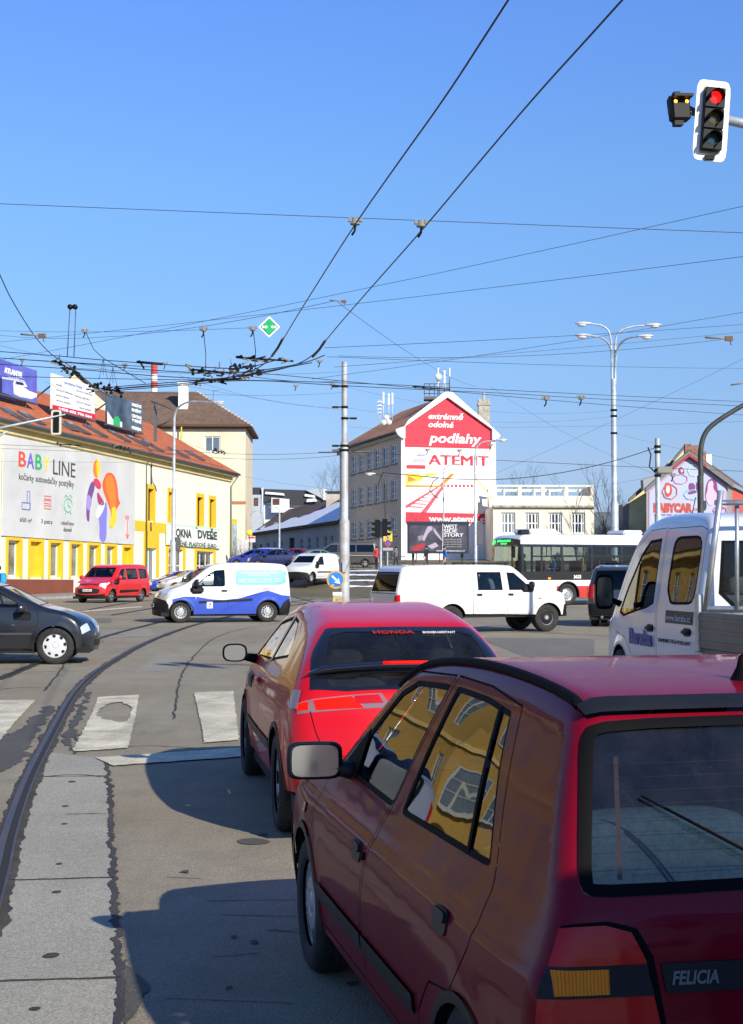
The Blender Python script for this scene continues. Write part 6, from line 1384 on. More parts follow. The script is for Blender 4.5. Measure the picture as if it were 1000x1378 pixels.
s5([(546,689),(663,691.5),(663,705),(546,704)],RED,'painted_strip'); l5('www.atemit.cz',577,701.5,8,81,gw,.05)
# roof things
q=at(650,560,150); mb=MB(); mb.box((q.x+.2,151.5,lev(560,151)),(1.15,1.1,3.6)); mb.box((q.x+.2,151.5,lev(543,151)),(1.3,1.25,.25)); mb.tube([(q.x+.2,151.5,lev(543,151)),(q.x+.2,151.5,lev(526,151))],.12,8); mb.build('chimney',mat('chimney_cement',(.38,.36,.30),.9,noise=.3,nscale=3),b5)
ant=mat('antenna_pale',(.66,.67,.68),.5)
am=thing('phone_mast',(0,0,0),'cluster of white phone antennas standing on the ridge of the painted gable block','antenna')
d_=152
for i,(u,va,vb,w) in enumerate(((589.5,487,530,.20),(598,490,532,.24),(605,489,510,.16))):
    p=at(u,va,d_+i*.4); z0,z1=lev(vb,d_),lev(va,d_); mb=MB(); mb.box((p.x,d_+i*.4,(z0*.45+z1*.55)),(w,.16,(z1-z0)*.62),bev=.04); mb.build('panel_antenna',ant,am)
    mb=MB(); mb.tube([(p.x,d_+.2+i*.4,z0-1),(p.x,d_+.2+i*.4,z1-.3)],.05,6); mb.build('pole',GUT,am)
mb=MB(); mb.lathe([(0,0),(.34,.02),(.36,.10),(.30,.12)],at(590,507,d_-.4),axis='Y',n=16); mb.build('dish',ant,am)
mb=MB(); p=at(589,527,152); 
for z_ in (0,.5,1.0): mb.tube([(p.x-1.4,151.2,p.z+z_-.3),(p.x+1.2,151.2,p.z+z_-.3)],.04,5)
for x_ in np.linspace(-1.4,1.2,6): mb.tube([(p.x+x_,151.2,p.z-.5),(p.x+x_,151.2,p.z+.7)],.04,5)
mb.box((p.x,152,p.z-.75),(2.8,1.8,.3)); mb.build('platform',GUT,am)
am2=thing('roof_antenna_cluster',(0,0,0),'thin masts with small white dishes on the rust roof slope of the block','antenna')
for (u,va,vb) in ((511,537,562),(516,527,558),(523,529,556),(528,528,556)):
    p=at(u,va,158); mb=MB(); mb.tube([(p.x,158,lev(vb,158)-.8),(p.x,158,lev(va,158))],.05,5); mb.build('mast',ant,am2); mb=MB()
    if u>512: mb.box((p.x,157.8,lev(va+8,158)),(.22,.16,1.3),bev=.03)
    else:
        for k in range(4): mb.box((p.x,157.8,lev(va+3+5*k,158)),(.5,.1,.12))
    mb.build('antenna',ant,am2)
for (u,v) in ((520,562),(516.5,568.5),(523.5,568)):
    mb=MB(); mb.lathe([(0,0),(.28,.02),(.30,.08),(.26,.10)],at(u,v,150.5),axis='Y',n=16); mb.build('dish',ant,am2)
# ---------------------------------------------------------------- cream building with the open terrace
f6=Fac(((664-500)/2000*143,143),(1,.03)); b6=thing('terrace_building',(0,0,0),'low cream building with an open framed terrace and large paned windows','building')
t1=f6.hit(799.5,700)[0]; zc=f6.hit(730,681)[1]; ztp=f6.hit(730,652.5)[1]; zpb=f6.hit(730,668)[1]
W6=[f6.box(600+.24*a_,560+.24*540,600+.24*b_,560+.24*642) for a_,b_ in ((310,390),(445,522),(575,652),(706,782))]; W6=[(a_,W6[0][1]-.3,b_,W6[0][3]) for a_,_,b_,_ in W6]
mb=MB(); wallmesh(mb,f6,[(0,1.5),(t1,1.5),(t1,zc),(0,zc)],[rect(*w) for w in W6],0,.3); boxwalls(mb,f6,(0,t1),1.5,zc,10); mb.build('wall',plaster('plaster_pale_cream',(.78,.73,.58)),b6)
for i,w in enumerate(W6): winunit(f6,w,b6,4,2,.16,.2,WFR,PANE if i==0 else PANED,bar=.14)
CR6=MATS['plaster_pale_cream']; mb=MB(); slabm(mb,f6,-.1,zc-.15,t1+.15,zc+.05,.35,-.05); mb.build('cornice',mat('cornice_weathered',(.36,.33,.27),.9,noise=.5,nscale=2),b6)
mb=MB(); O6=[f6.box(600+.24*a_,560+.24*395,600+.24*b_,560+.24*446) for a_,b_ in ((285,405),(425,536),(556,670),(686,814))]
wallmesh(mb,f6,[(0,zc+.06),(t1,zc+.06),(t1,ztp),(0,ztp)],[rect(a_+.02,O6[0][1],b_,O6[0][3]) for a_,_,b_,_ in O6],-.1,.35)
for yy in (-6.5,): 
    mb.add([f6.pt(0,ztp,yy),f6.pt(t1,ztp,yy),f6.pt(t1,ztp-.25,yy),f6.pt(0,ztp-.25,yy)],[(0,1,2,3)])
mb.add([f6.pt(t1,zc,-.4),f6.pt(t1,zc,-7),f6.pt(t1,ztp,-7),f6.pt(t1,ztp,-.4)],[(0,1,2,3)])
for tt in np.linspace(.3,t1-.3,7): mb.tube([f6.pt(tt,zc,-6.4),f6.pt(tt,ztp,-6.4)],.14,4)
slabm(mb,f6,0,zc+.3,t1-3.5,zc+1.1,.12,-6.5); mb.build('terrace_frame',CR6,b6)

# ---------------------------------------------------------------- gable house with the pram shop mural
f7=Fac(((870-500)/2000*122,122),(.99,.10)); b7=thing('mural_house',(0,0,0),'grey gabled house with pale lilac pram shop mural','building')
g7=[(870,780),(979,780),(979,651),(925,612),(870,660)]; G7=[f7.hit(*p) for p in g7]; zt7=2.0
mb=MB(); wallmesh(mb,f7,[(G7[0][0],zt7),(G7[1][0],zt7)]+G7[2:],[]); mb.build('gable_wall',plaster('plaster_house_grey',(.30,.29,.28)),b7)
rdm=mat('verge_dark_red',(.30,.03,.04),.7); mb=MB()
g_=[f7.hit(*p) for p in ((867,663),(867,657),(925,607),(985,650),(985,657),(925,613))]; mb.prism(g_,f7.M(0,0,.0),.5); mb.build('verge',GUT,b7)
mb=MB(); g_=[f7.hit(*p) for p in ((903,633),(903,629),(925,611),(948,626),(948,630),(925,615))]; mb.prism(g_,f7.M(0,0,.51),.02); mb.build('verge_board',rdm,b7)
dp=Vector((.35,.937,0)); A=f7.pt(G7[2][0]+.6,G7[2][1]); B=A+dp*14
mb=MB(); mb.add([f7.pt(G7[3][0],G7[3][1]+.35,.5),A+Vector((0,0,0)),B,f7.pt(G7[3][0],G7[3][1]+.35)+dp*14],[(0,1,2,3)]); A2=f7.pt(G7[4][0]-.3,G7[4][1],.5); mb.add([f7.pt(G7[3][0],G7[3][1]+.35,.5),A2,A2+dp*14,f7.pt(G7[3][0],G7[3][1]+.35)+dp*14],[(3,2,1,0)]); mb.build('roof',ROOFB,b7)
q0=f7.pt(G7[2][0],0); fr7=Fac((q0.x,q0.y),(dp.x,dp.y)); mb=MB(); wallmesh(mb,fr7,[(0,zt7),(14,zt7),(14,G7[2][1]),(0,G7[2][1])],[],0); mb.build('side_wall',MATS['plaster_house_grey'],b7)
mb=MB(); slabm(mb,fr7,3.2,zt7,12,G7[2][1]-.1,.05); mb.build('side_wall_red',mat('plaster_coral',(.58,.10,.07),.85),b7)
for tt in (4.5,6.8,9.2):
    for zz in (5.0,): winunit(fr7,(tt,zz,tt+1,zz+2.3),b7,1,2,.1,-.06,WFB,PANED)
winunit(fr7,(1.1,4.6,1.9,7.2),b7,1,2,.1,-.05,WFR,PANED)
for (u,v0,v1,w) in ((925,602,612,.5),(934,604,614,.6),(944,612,621,.7),(953,616,628,.5)):
    p=at(u,v0,127); mb=MB(); mb.box((p.x,127,(lev(v0,127)+lev(v1,127))/2),(w,.6,lev(v0,127)-lev(v1,127)+.6)); mb.build('chimney',mat('chimney_brick',(.26,.13,.09),.9,noise=.4,nscale=4) if u!=953 else WHT,b7)
# taller yellow neighbour behind
f8=Fac(((846-500)/2000*129,129),(.99,.10)); b8=thing('yellow_house',(0,0,0),'pale yellow gabled house with dormer just behind the mural house','building')
mb=MB(); wallmesh(mb,f8,[(f8.hit(846,700)[0],1),(f8.hit(930,700)[0],1)]+[f8.hit(*p) for p in ((930,610),(922,600),(846,675))],[]); mb.build('gable_wall',plaster('plaster_pale_yellow',(.66,.60,.30)),b8)
mb=MB(); mb.prism([f8.hit(*p) for p in ((845,676),(845,672),(860,658),(889,636),(921,599),(922,602),(890,640),(862,662))],f8.M(0,0,.01),.4); mb.build('verge',GUT,b8)
mb=MB(); mb.prism([f8.hit(*p) for p in ((861,661),(860,647),(878,640),(886,636),(880,643))],f8.M(0,0,.45),.8); mb.build('dormer',plaster('zinc_grey',(.30,.32,.33)),b8)
mb=MB(); mb.prism([f8.hit(*p) for p in ((838,720),(838,679),(847,677),(847,720))],f8.M(0,0,-3),3); mb.build('annex',plaster('annex_grey',(.22,.22,.20)),b8)
# mural board
mu=thing('mural',(0,0,0),'pale lilac pram shop mural with BABYCAR lettering, clouds and a dark-haired woman','mural')
def m7(pts,m,name,lay=1):
    g=[f7.hit(*p) for p in pts]
    if name not in('painted_border','painted_ground'): g=[tuple(q) for q in chaikin(g,2,True)]
    mb=MB(); mb.prism(g,f7.M(0,0,.03+.014*lay),.01); return mb.build(name,m,mu)
m7([(873,780),(977,780),(977,654),(926,617),(873,661)],flatm('mural_edge',(.45,.28,.55)),'painted_border',0); m7([(874.5,780),(975.5,780),(975.5,655.5),(926,619),(874.5,662)],flatm('mural_lilac',(.38,.42,.57)),'painted_ground',1)
def l7(txt,u,v,h,w,m,bold=.05,lay=3,shear=0):
    a_=f7.hit(u,v);b_=f7.hit(u+w,v); hh=f7.hit(u,v-h)[1]-a_[1]; return text_mesh(txt,hh*1.38,f7.M(a_[0],a_[1],.03+.014*lay),m,mu,bold=bold*hh,width=b_[0]-a_[0],shear=shear,ext=.005)
o7=flatm('mural_red',(.42,.05,.03)); pu=flatm('mural_purple',(.16,.03,.14)); l7('BABYCAR',879,688.5,11,53,o7,.11,3); l7('.CZ',932,687,3,7,o7,.05); l7('777 000 999   Bratislavská 57a',880,694,2.4,58,flatm('mural_magenta',(.30,.10,.30)),.03)
def cloud(cx,cy,rx,ry,m,name='painted_cloud'):
    ps=[]
    for k in range(60):
        a_=2*pi*k/60; q=1+.10*abs(sin(a_*3.5)); ps.append((cx+rx*q*cos(a_),cy+ry*q*sin(a_)))
    P=[f7.hit(*p) for p in ps]; mb=MB(); mb.tube([f7.pt(p[0],p[1],.07) for p in P+P[:1]],.05,4,cap=False,smooth=False); return mb.build(name,m,mu)
cloud(915,645,9,6,flatm('mural_mauve',(.40,.16,.34))); cloud(933,633,7,7,flatm('mural_green',(.38,.58,.50))); cloud(901,662,9,9,o7); cloud(931,666,10,6,flatm('mural_blue',(.15,.36,.66)))
m7([(913,630),(917,628),(920,632),(921,638),(915,639),(912,634)],pu,'painted_child',3); m7([(915,632),(918,631),(919,636),(916,636)],flatm('mural_skin',(.62,.42,.40)),'painted_child',4)
m7([(894,650),(900,649),(904,655),(904,666),(896,670),(894,662)],o7,'painted_car_seat',3); m7([(896,653),(901,653),(901,664),(896,664)],flatm('mural_pale',(.62,.58,.66)),'painted_car_seat',4)
for pl in ([(926,650),(934,650),(936,659),(927,662)],[(925,662),(938,660),(938,663),(926,666)],[(936,650),(938,648),(939,662),(937,662)]): m7(pl,pu,'painted_pram',3)
m7([(950,652),(954,645),(960,643),(964,648),(965,656),(966,664),(964,668),(958,664),(955,658),(951,672),(948,670)],pu,'painted_woman',3); m7([(952,650),(957,646),(960,650),(959,657),(962,661),(965,666),(964,676),(956,682),(951,676),(949,667),(952,660)],flatm('mural_pink',(.60,.40,.52)),'painted_woman',4)
m7([(946,675),(950,672),(951,684),(947,689)],flatm('mural_ink',(.02,.02,.04)),'painted_woman',3); cloud(968,687,8,5,flatm('mural_wine',(.45,.06,.25))); m7([(961,686),(976,682),(976,685),(961,689)],MATS['mural_wine'],'painted_ribbon',3)
# yellow framed board and white fence past the shop
f9=Fac(((300-500)/2000*124,124),(.3,.95)); b9=thing('framed_board',(0,0,0),'yellow framed advertising board at the far corner of the shop','billboard'); g9=f9.box(301,699,316,753)
mb=MB(); M=f9.M((g9[0]+g9[2])/2,(g9[1]+g9[3])/2,0); mb.box(M.translation,(g9[2]-g9[0],g9[3]-g9[1],.4),M.to_3x3()); mb.build('frame',YEL,b9); mb=MB(); slabm(mb,f9,g9[0]+2.2,g9[1]+.4,g9[2]-1,g9[3]-.4,.05,.21); mb.build('poster',mat('poster_blue_grey',(.30,.40,.48),.5,noise=.4,nscale=1),b9)
f10=Fac(((312-500)/2000*126,126),(.30,.95)); b10=thing('fence',(0,0,0),'short white fence with brush above it beside the beige house','fence'); 
for k,u in enumerate(np.arange(316,334,2.6)): g=f10.box(u,727,u+2.2,775); mb=MB(); slabm(mb,f10,g[0],1,g[2],g[3],.1); mb.build('fence_panel',mat('fence_white',(.66,.64,.60),.8),b10)
# ---------------------------------------------------------------- ochre house outside the left edge (mirrored in the cars)
f11=Fac((-16.5,34.0),(0,1)); b11=thing('ochre_house',(0,0,0),'long ochre house with white windows left of the street','building'); OCH=plaster('plaster_ochre_deep',(.40,.25,.05)); 
H=[]; 
for t in np.arange(1,25,2.8):
    for z0 in (1.3,4.6): H.append((t,z0,t+1.15,z0+1.8))
mb=MB(); wallmesh(mb,f11,[(0,-1),(27,-1),(27,7.4),(0,7.4)],[rect(*h) for h in H],0,.2); boxwalls(mb,f11,(0,27),-1,7.4,7); mb.build('wall',OCH,b11)
for h in H:
    if 1: winunit(f11,h,b11,2,3,.07,.1,mat('frame_dull_white',(.42,.42,.38),.7),PANE)
mb=MB(); slabm(mb,f11,0,3.8,27,4.0,.15); slabm(mb,f11,0,7.0,27,7.4,.45); mb.build('cornice',plaster('plaster_ochre_pale',(.62,.45,.16)),b11)
mb=MB(); A,B=f11.pt(0,7.4,.6),f11.pt(27,7.4,.6); C_,D=f11.pt(27,10.6,-3.5),f11.pt(0,10.6,-3.5); mb.add([A,B,C_,D,f11.pt(0,7.4,-7),f11.pt(27,7.4,-7)],[(0,1,2,3),(3,2,5,4),(0,3,4),(1,5,2)]); mb.build('roof',ROOFB,b11)
fe=Fac((-23.5,34.0),(1,0))
for t in (.7,2.5,4.3,5.7):
    for z0 in (1.3,4.6): winunit(fe,(t,z0,t+.95,z0+1.8),b11,2,3,.07,-.06,MATS['frame_dull_white'],PANE)
mb=MB(); slabm(mb,fe,-.1,3.8,7.1,4.0,.15); slabm(mb,fe,-.1,7.0,7.1,7.38,.4); slabm(mb,fe,-.05,-.5,7.05,.9,.08); mb.build('cornice',MATS['plaster_ochre_pale'],b11)
# ================================================================== white crew-cab flatbed truck in the right lane
PT=paint('paint_truck_white',(.66,.68,.72),rough=.32,dust=.06,dcol='#8a8478')
TB=Body([(.0,.42),(.0,1.9),(.03,2.12),(.16,2.25),(.5,2.29),(1.2,2.31),(1.9,2.28),(2.30,2.13),(2.68,1.72),(3.0,1.34),(3.15,1.20),(3.40,1.08),(3.55,.90),(3.62,.65),(3.60,.40)],
  [(.3,.97),(.5,1),(1.1,1),(1.3,.975),(1.8,.90),(2.1,.85),(2.35,.78)],.99,k=.11,cr=.03,cf=.35,arches=((2.68,.36,.42,.02),),plan=[(0,.98),(.5,1),(2.4,1),(3.62,.9)],rl=.3)
dr=[(.13,.5),(.13,2.10),(.3,2.14),(1.31,2.14),(1.31,.5)]; df=[(1.35,.5),(1.35,2.15),(1.9,2.13),(2.22,1.97),(2.56,1.62),(2.86,1.26),(2.92,1.05),(2.9,.9),(2.5,.85),(2.28,.7),(2.22,.5)]
GT=glass('truck_glass',(.50,.55,.53),1.7,wave=.08)
root=thing('flatbed_truck',(0,0,0),'white crew-cab flatbed truck with a grey dropside bed, driving away at right','truck'); c=Car(root,TB,PT,.05,G['inner'])
S=[R('bodycrease',PT,[(0,0),(.001,0),(.001,.001)],0)][:0]
S+=door('doorR',dr,PT,.008)+door('doorF',df,PT,.008)+ring('winR',roundpoly([(.22,1.30),(.20,2.04),(1.05,2.04),(1.08,1.45),(.92,1.28)],1,.22),GT,'doorR',.03)+ring('winF',[(1.46,1.28),(1.46,2.03),(1.85,2.01),(2.10,1.86),(2.50,1.45),(2.74,1.14),(2.55,1.10),(2.0,1.18),(1.7,1.22)],GT,'doorF',.03)
S+=[R('winF_seal',G['rubber'],stripe([(2.12,1.18),(2.12,1.74)],.04),.0,'doorF','window_seal'),R('web_strip',mat('strip_graphite',(.05,.045,.05),.5),rect(.20,1.08,1.02,1.22),.004,'doorR','lettered_strip')]
S+=archr(2.68,.36,.40,PT,.02)+[R('headlight',G['clear'],[(4,.80),(4,1.05),(3.30,1.12),(3.1,1.05),(3.4,.78)],.008,None,'headlight'),R('sill',G['trim'],rect(-.2,.1,3.8,.52),.003,None,'sill')]
def w(c):
    o=[R('rear_seal',G['rubber'],c.poly_w(sym([(0,1.22,.55),(0,1.42,.76),(.02,1.98,.72)])),.002,None,'window_seal'),R('rear_window',G['glassm'],c.poly_w(sym([(0,1.26,.53),(0,1.44,.72),(.02,1.95,.69)])),-.004,None,'rear_window')]
    p=c.poly_w(sym([(2.95,1.38,.78),(2.30,2.10,.70)])); return o+[R('windscreen_seal',G['rubber'],p,0,None,'window_seal'),R('windscreen',G['glass'],inset(p,.03),-.004,None,'windscreen'),R('bumper_front',G['trim'],c.poly_w([(3.62,.62,-1),(3.6,.4,-1),(3.6,.4,1),(3.62,.62,1)]),.006,None,'bumper')]
c.skin_side(S); c.skin_wrap(w(c)); P=c.finish(); TRP=P; TRC=c
for xx in (2.68,-1.05):
    for sg_ in (1,-1): wheel(root,xx,sg_*.87,.35,.35,.22,.21,'steel',32,sg_,G['alloy'])
wells(root,(2.68,),.39,.96); cabin(root,1.75,.75,.8,.85,dash=2.6)
mb=MB(); mb.box((0,0,.58),(6.6,.8,.2)); mb.build('chassis',G['dark'],root)
bedm=mat('bed_grey_steel',(.16,.165,.17),.45,metal=.5,noise=.15,nscale=2); galv=mat('galvanised',(.45,.48,.50),.35,metal=.7,noise=.2,nscale=6)
mb=MB(); mb.box((-1.78,0,.84),(3.2,2.06,.06)); mb.build('bed_floor',bedm,root)
for sg_ in (1,-1):
    mb=MB(); mb.box((-1.78,sg_*1.04,1.05),(3.2,.035,.38),bev=.01)
    for z_ in (.93,1.05,1.17): mb.box((-1.78,sg_*1.06,z_),(3.16,.02,.03))
    mb.build('dropside',bedm,root)
    mb=MB(); mb.box((-.16,sg_*1.045,1.12),(.10,.06,.60),bev=.01); mb.build('corner_post',galv,root)
mb=MB(); mb.box((-.20,0,1.05),(.04,2.05,.40),bev=.01); mb.build('headboard',bedm,root)
mb=MB(); 
for sg_ in (1,-1): mb.tube([(-.22,sg_*1.0,1.22),(-.42,sg_*.90,2.48)],.035,8)
mb.tube([(-.36,.94,2.36),(-.36,-.94,2.36)],.028,8); mb.tube([(-.24,1.0,1.27),(-.24,-1.0,1.27)],.028,8); mb.tube([(-.28,.68,1.27),(-.30,.68,2.38)],.024,8); mb.tube([(-.28,-.68,1.27),(-.30,-.68,2.38)],.024,8); mb.build('ladder_rack',galv,root)
mb=MB(); mb.lathe([(0,.06),(.05,.055),(.07,.02),(.075,0)],(1.9,.1,2.26),n=14); mb.tube([(2.05,.3,2.2),(1.86,.3,2.52)],.006,6); mb.build('roof_aerial',G['rubber'],root)
for sg_ in (1,-1):
    o=mirror(root,2.42,sg_*1.24,1.40,sg_,.22,.42,.16,bm=G['rubber'],gm=G['mirror_dark'],rnd=.35,yaw=-.08*sg_); mb=MB(); mb.box((.08,sg_*.10,-.02),(.05,.04,.22),bev=.015); mb.build('indicator',G['amber'],o)
for k,x_ in (('doorR',.36),('doorF',1.52)):
    for sg_,s_ in ((1,'L'),(-1,'R')): handle(P[k+s_],c.on_side(x_,1.0,sg_),w=.20,h=.05)
text_mesh('www.baraba.cz',.10,c.on_side(.98,1.11,1,.007),mat('ink_light',(.55,.55,.55),.6),P['web_stripL'],width=.74)
text_mesh('Baraba',.24,c.on_side(2.28,.80,1,.005),mat('ink_navy',(.05,.07,.28),.5),P['doorFL'],bold=.012,width=.86)
text_mesh('KAMENICTVÍ A PODLAHY',.06,c.on_side(1.22,.86,1,.005),MATS['ink_black'],P['doorRL'],width=.98)
place(root,4.40,15.75,.150)

# ================================================================== city bus
BW=paint('bus_white',(.72,.73,.74),rough=.35,dust=.12,dcol='#6a655c'); BLK=mat('bus_black',(.015,.015,.017),.25,coat=.6); BR=mat('bus_red',(.60,.03,.02),.4,coat=.5)
bb=Body([(.05,.35),(.0,.6),(.0,2.3),(.05,2.85),(.22,3.08),(.8,3.15),(6,3.15),(11.2,3.15),(11.75,3.08),(11.92,2.8),(12.0,1.2),(12.02,.9),(12.0,.35)],[(.3,.985),(.6,1),(2.4,1),(2.8,.985),(3.2,.94)],1.275,k=.14,cr=.05,cf=.28,plan=[(0,.99),(1,1),(11.2,1),(12,.985)],fl=.7,rl=.5)
root=thing('city_bus',(0,0,0),'white city bus with black window band, red skirt and green route display 25','bus'); c=Car(root,bb,BW,.20,G['inner'])
GB=glass('bus_glass',(.50,.56,.56),1.6)
S=[R('skirt',BR,rect(-.5,.3,9.9,.86),.004,None,'red_skirt'),R('band',BLK,rect(-.5,1.12,12.5,2.70),.004,None,'window_band')]
bw=[(12-a_,12-b_) for a_,b_ in ((.42,1.28),(1.40,2.32),(2.44,3.9),(4.0,5.5),(5.6,7.1),(7.2,8.7),(8.8,10.3),(10.4,11.6))]
for i,(a_,b_) in enumerate(bw):
    S+=[R('win%d'%i,GB,roundpoly(rect(b_,1.50,a_,2.62 if i<2 else 2.16),1,.05),-.004,'band','window')]
    if i>=2: S+=[R('win%du'%i,GB,rect(b_,2.22,(a_+b_)/2-.03,2.62),-.004,'band','window'),R('win%dv'%i,GB,rect((a_+b_)/2+.03,2.22,a_,2.62),-.004,'band','window')]
for xx in (9.3,3.4): S+=archr(xx,.46,.56,G['trim'],.05)
S+=[R('mark',mat('marker_amber',(.9,.25,.02),.4,emit=.6),rect(10.2,1.16,10.34,1.24),.01,'band','side_marker'),R('body',G['gap'],stripe([(8.3,.4),(8.3,.86)],.03),-.003)]
def w(c):
    p=c.poly_w(sym([(12,1.12,1.32),(11.82,2.98,1.32)])); o=[R('front_band',BLK,p,.004,None,'front_panel')]
    o+=[R('windscreen',GB,c.poly_w(sym([(12,1.20,1.16),(11.93,2.62,1.12)])),.0,None,'windscreen'),R('display',mat('display_black',(.01,.012,.01),.3),c.poly_w(sym([(11.92,2.68,1.0),(11.86,2.94,.98)])),.012,'front_band','route_display')]
    o+=lampw('headlight',G['clear'],[(12,.62,1.15),(12,.62,.78),(12,.82,.78),(12,.82,1.15)],c)
    return o
c.skin_side(S); c.skin_wrap(w(c)); P=c.finish()
for xx in (9.3,3.4):
    for sg_ in (1,-1): wheel(root,xx,sg_*1.10,.48,.48,.28,.30,'steel',32,sg_,G['alloy'])
wells(root,(9.3,3.4),.53,1.26); underbody(root,.2,11.8,1.2,.36,cut=(9.3,3.4),cr=.56)
MB().box((5.9,0,.95),(11.2,2.3,.06)).build('bus_floor',G['trim'],root)
mb=MB()
for xx in np.arange(1.2,11,.95):
    for yy in (.85,-.85): 
        if abs(xx-9.3)>.5: mb.box((xx,yy,1.35),(.45,.8,.1),bev=.03); mb.box((xx-.24,yy,1.68),(.08,.8,.62),bev=.03)
mb.build('bus_seats',mat('bus_seat_red',(.16,.03,.04),.9),root)
for xx in (2.2,4.1,6.0,7.9,9.6): MB().tube([(xx,.35,1.0),(xx,.35,3.0)],.025,6).build('grab_pole',YEL if False else mat('grab_yellow',(.80,.60,.03),.4),root)
for xx,l,h in ((10.2,1.5,.26),(5.4,1.1,.24),(2.6,1.1,.24),(.9,1.2,.34)):
    mb=MB(); mb.box((xx,0,3.14+h/2),(l,1.5,h),bev=.11); mb.build('roof_unit',BW,root)
MB().box((11.15,.55,3.24),(.5,.3,.20),bev=.05).build('vent_grille',G['trim'],root)
mb=MB(); mb.tube([(11.9,1.25,2.9),(12.25,1.42,2.85),(12.25,1.45,2.5)],.025,6); mb.box((12.2,1.45,2.35),(.1,.25,.5),bev=.04); mb.build('mirror',G['trim'],root)
grn=mat('display_green',(.05,1.0,.12),.5,emit=3)
M=c.on_wrap(11.89,2.81,-.02,.02); 
text_mesh('25',.24,M@Matrix.Translation((-.85,-.09,0)),grn,P['display'],bold=.006); text_mesh('KRÁLOVO POLE',.12,M@Matrix.Translation((-.45,-.0,0)),grn,P['display'],bold=.002,width=1.15); text_mesh('nádraží',.10,M@Matrix.Translation((-.1,-.11,0)),grn,P['display'],width=.5)
text_mesh('3625',.20,c.on_side(9.02,1.20,1,.012),G['plate'],P['bandL'],bold=.008)
place(root,16.6,71.0,radians(115)); BUS=root; BUSM=None

# ================================================================== dark grey people carrier beyond the truck
PD=paint('paint_graphite',(.045,.050,.058),metal=.4,rough=.3,dust=.12)
mb_=Body([(.04,.28),(.0,.42),(-.02,.6),(.03,.95),(.16,1.30),(.34,1.62),(.55,1.71),(1.2,1.755),(2.2,1.76),(2.8,1.66),(3.5,1.25),(3.9,1.06),(4.3,.96),(4.55,.8),(4.62,.5),(4.58,.25)],[(.18,.95),(.4,.98),(.7,1),(.95,.99),(1.1,.96),(1.5,.86),(1.8,.76)],.905,k=.13,cr=.10,cf=.3,plan=[(0,.95),(.7,1),(3.4,1),(4.6,.9)])
S=ring('winB',[(.45,1.10),(.60,1.50),(1.2,1.55),(1.2,1.08)],G['glassd'],None,.03)+ring('winM',[(1.3,1.08),(1.3,1.56),(2.2,1.56),(2.25,1.06)],G['glassd'],None,.03)+ring('winF',[(2.35,1.06),(2.3,1.56),(2.7,1.50),(3.35,1.08)],G['glassd'],None,.03)
S+=[R('tail_light',G['red_lens'],[(-.3,.82),(-.3,1.22),(.30,1.22),(.22,.82)],.008,None,'tail_light')]
def w(c): return [R('bumper_rear',G['trim'],c.poly_w([(0,.32,-.95),(0,.66,-.95),(0,.66,.95),(0,.32,.95)]),.02,None,'bumper')]+lampw('taill',G['red_lens'],[(.0,.82,.93),(.12,1.22,.93),(.12,1.22,.70),(.0,.82,.66)],c,name='tail_light')
c,P,root=vehicle('people_carrier','dark graphite people carrier seen from behind, half hidden by the white flatbed truck','car',6.95,42.0,radians(-14),mb_,PD,.09,((.85,3.7),.82,.32,.2,.2),sides=S,wraps=w,rw=sym([(.08,1.05,.72),(.36,1.60,.62)]),ws=sym([(3.4,1.3,.7),(2.85,1.64,.6)]),gl=G['glassd'],cm=G['alloy'],archm=PD)
mb=MB()
for yy in (.55,-.55): mb.tube([(.7,yy,1.80),(2.4,yy,1.82)],.02,6)
mb.tube([(.8,.55,1.79),(.8,-.55,1.79)],.02,6); mb.tube([(2.2,.55,1.81),(2.2,-.55,1.81)],.02,6); mb.build('roof_bars',G['trim'],root)
MB().tube([(-.05,.45,.28),(.3,.45,.30)],.035,10).build('exhaust',G['steel'],root)

# ================================================================== small white van, parked cars and the cars beyond the bank
def smallvan(name,label,x,y,th,pm,gs=.12,group=None):
    S,W_=[],None
    doorp=[(2.06,.38),(2.04,1.0),(2.06,1.70),(2.42,1.69),(2.62,1.58),(3.06,1.24),(3.10,1.0),(3.02,.38)]
    S=[R('body',G['gap'],doorp,-.005),R('doorF',pm,inset(doorp,.01),0,None,'door')]+ring('winF',[(2.13,1.10),(2.13,1.62),(2.42,1.60),(2.58,1.52),(2.98,1.20),(2.98,1.10)],G['glassm'],'doorF',.03)
    S+=[R('strip',G['trim'],rect(1.2,.62,2.95,.70),.012,'body','rubbing_strip'),R('bumper_front',G['trim'],[(4.5,.2),(4.5,.66),(3.98,.66),(3.86,.5),(3.84,.2)],.01,None,'bumper'),R('bumper_rear',G['trim'],[(-.3,.2),(-.3,.55),(.2,.5),(.40,.2)],.008,None,'bumper'),R('headlight',G['clear'],[(4.4,.80),(4.4,.98),(3.75,.98),(3.9,.78)],.008,None,'headlight')]
    def w(c): return [R('bumper_front',G['trim'],c.poly_w([(4.10,.66,-.95),(4.2,.2,-.95),(4.2,.2,.95),(4.10,.66,.95)]),.01,None,'bumper')]+lampw('headlight',G['clear'],[(3.9,1.02,.92),(4.05,.93,.58),(4.13,.80,.58),(4.12,.80,.92)],c)
    return vehicle(name,label,'van',x,y,th,kb,pm,gs,((.78,3.48),.80,.325,.20,.20),sides=S,wraps=w,ws=sym([(3.24,1.215,.70),(2.68,1.66,.60)]),gl=G['glassm'],style='steel',nw=24,cm=G['alloy'],archm=G['trim'],group=group,cab=((2.35,1.3,.85,.62),dict(rear=False,dash=3.0)))
th=radians(152); o=(-sin(th),cos(th)); fx,fy=(400-500)/2000*91,91.0
c,P,root=smallvan('delivery_van','plain white small van with black bumpers, waiting beyond the blue and white van',fx-o[0]*3.48+.2,fy-o[1]*3.48,th,PWD)
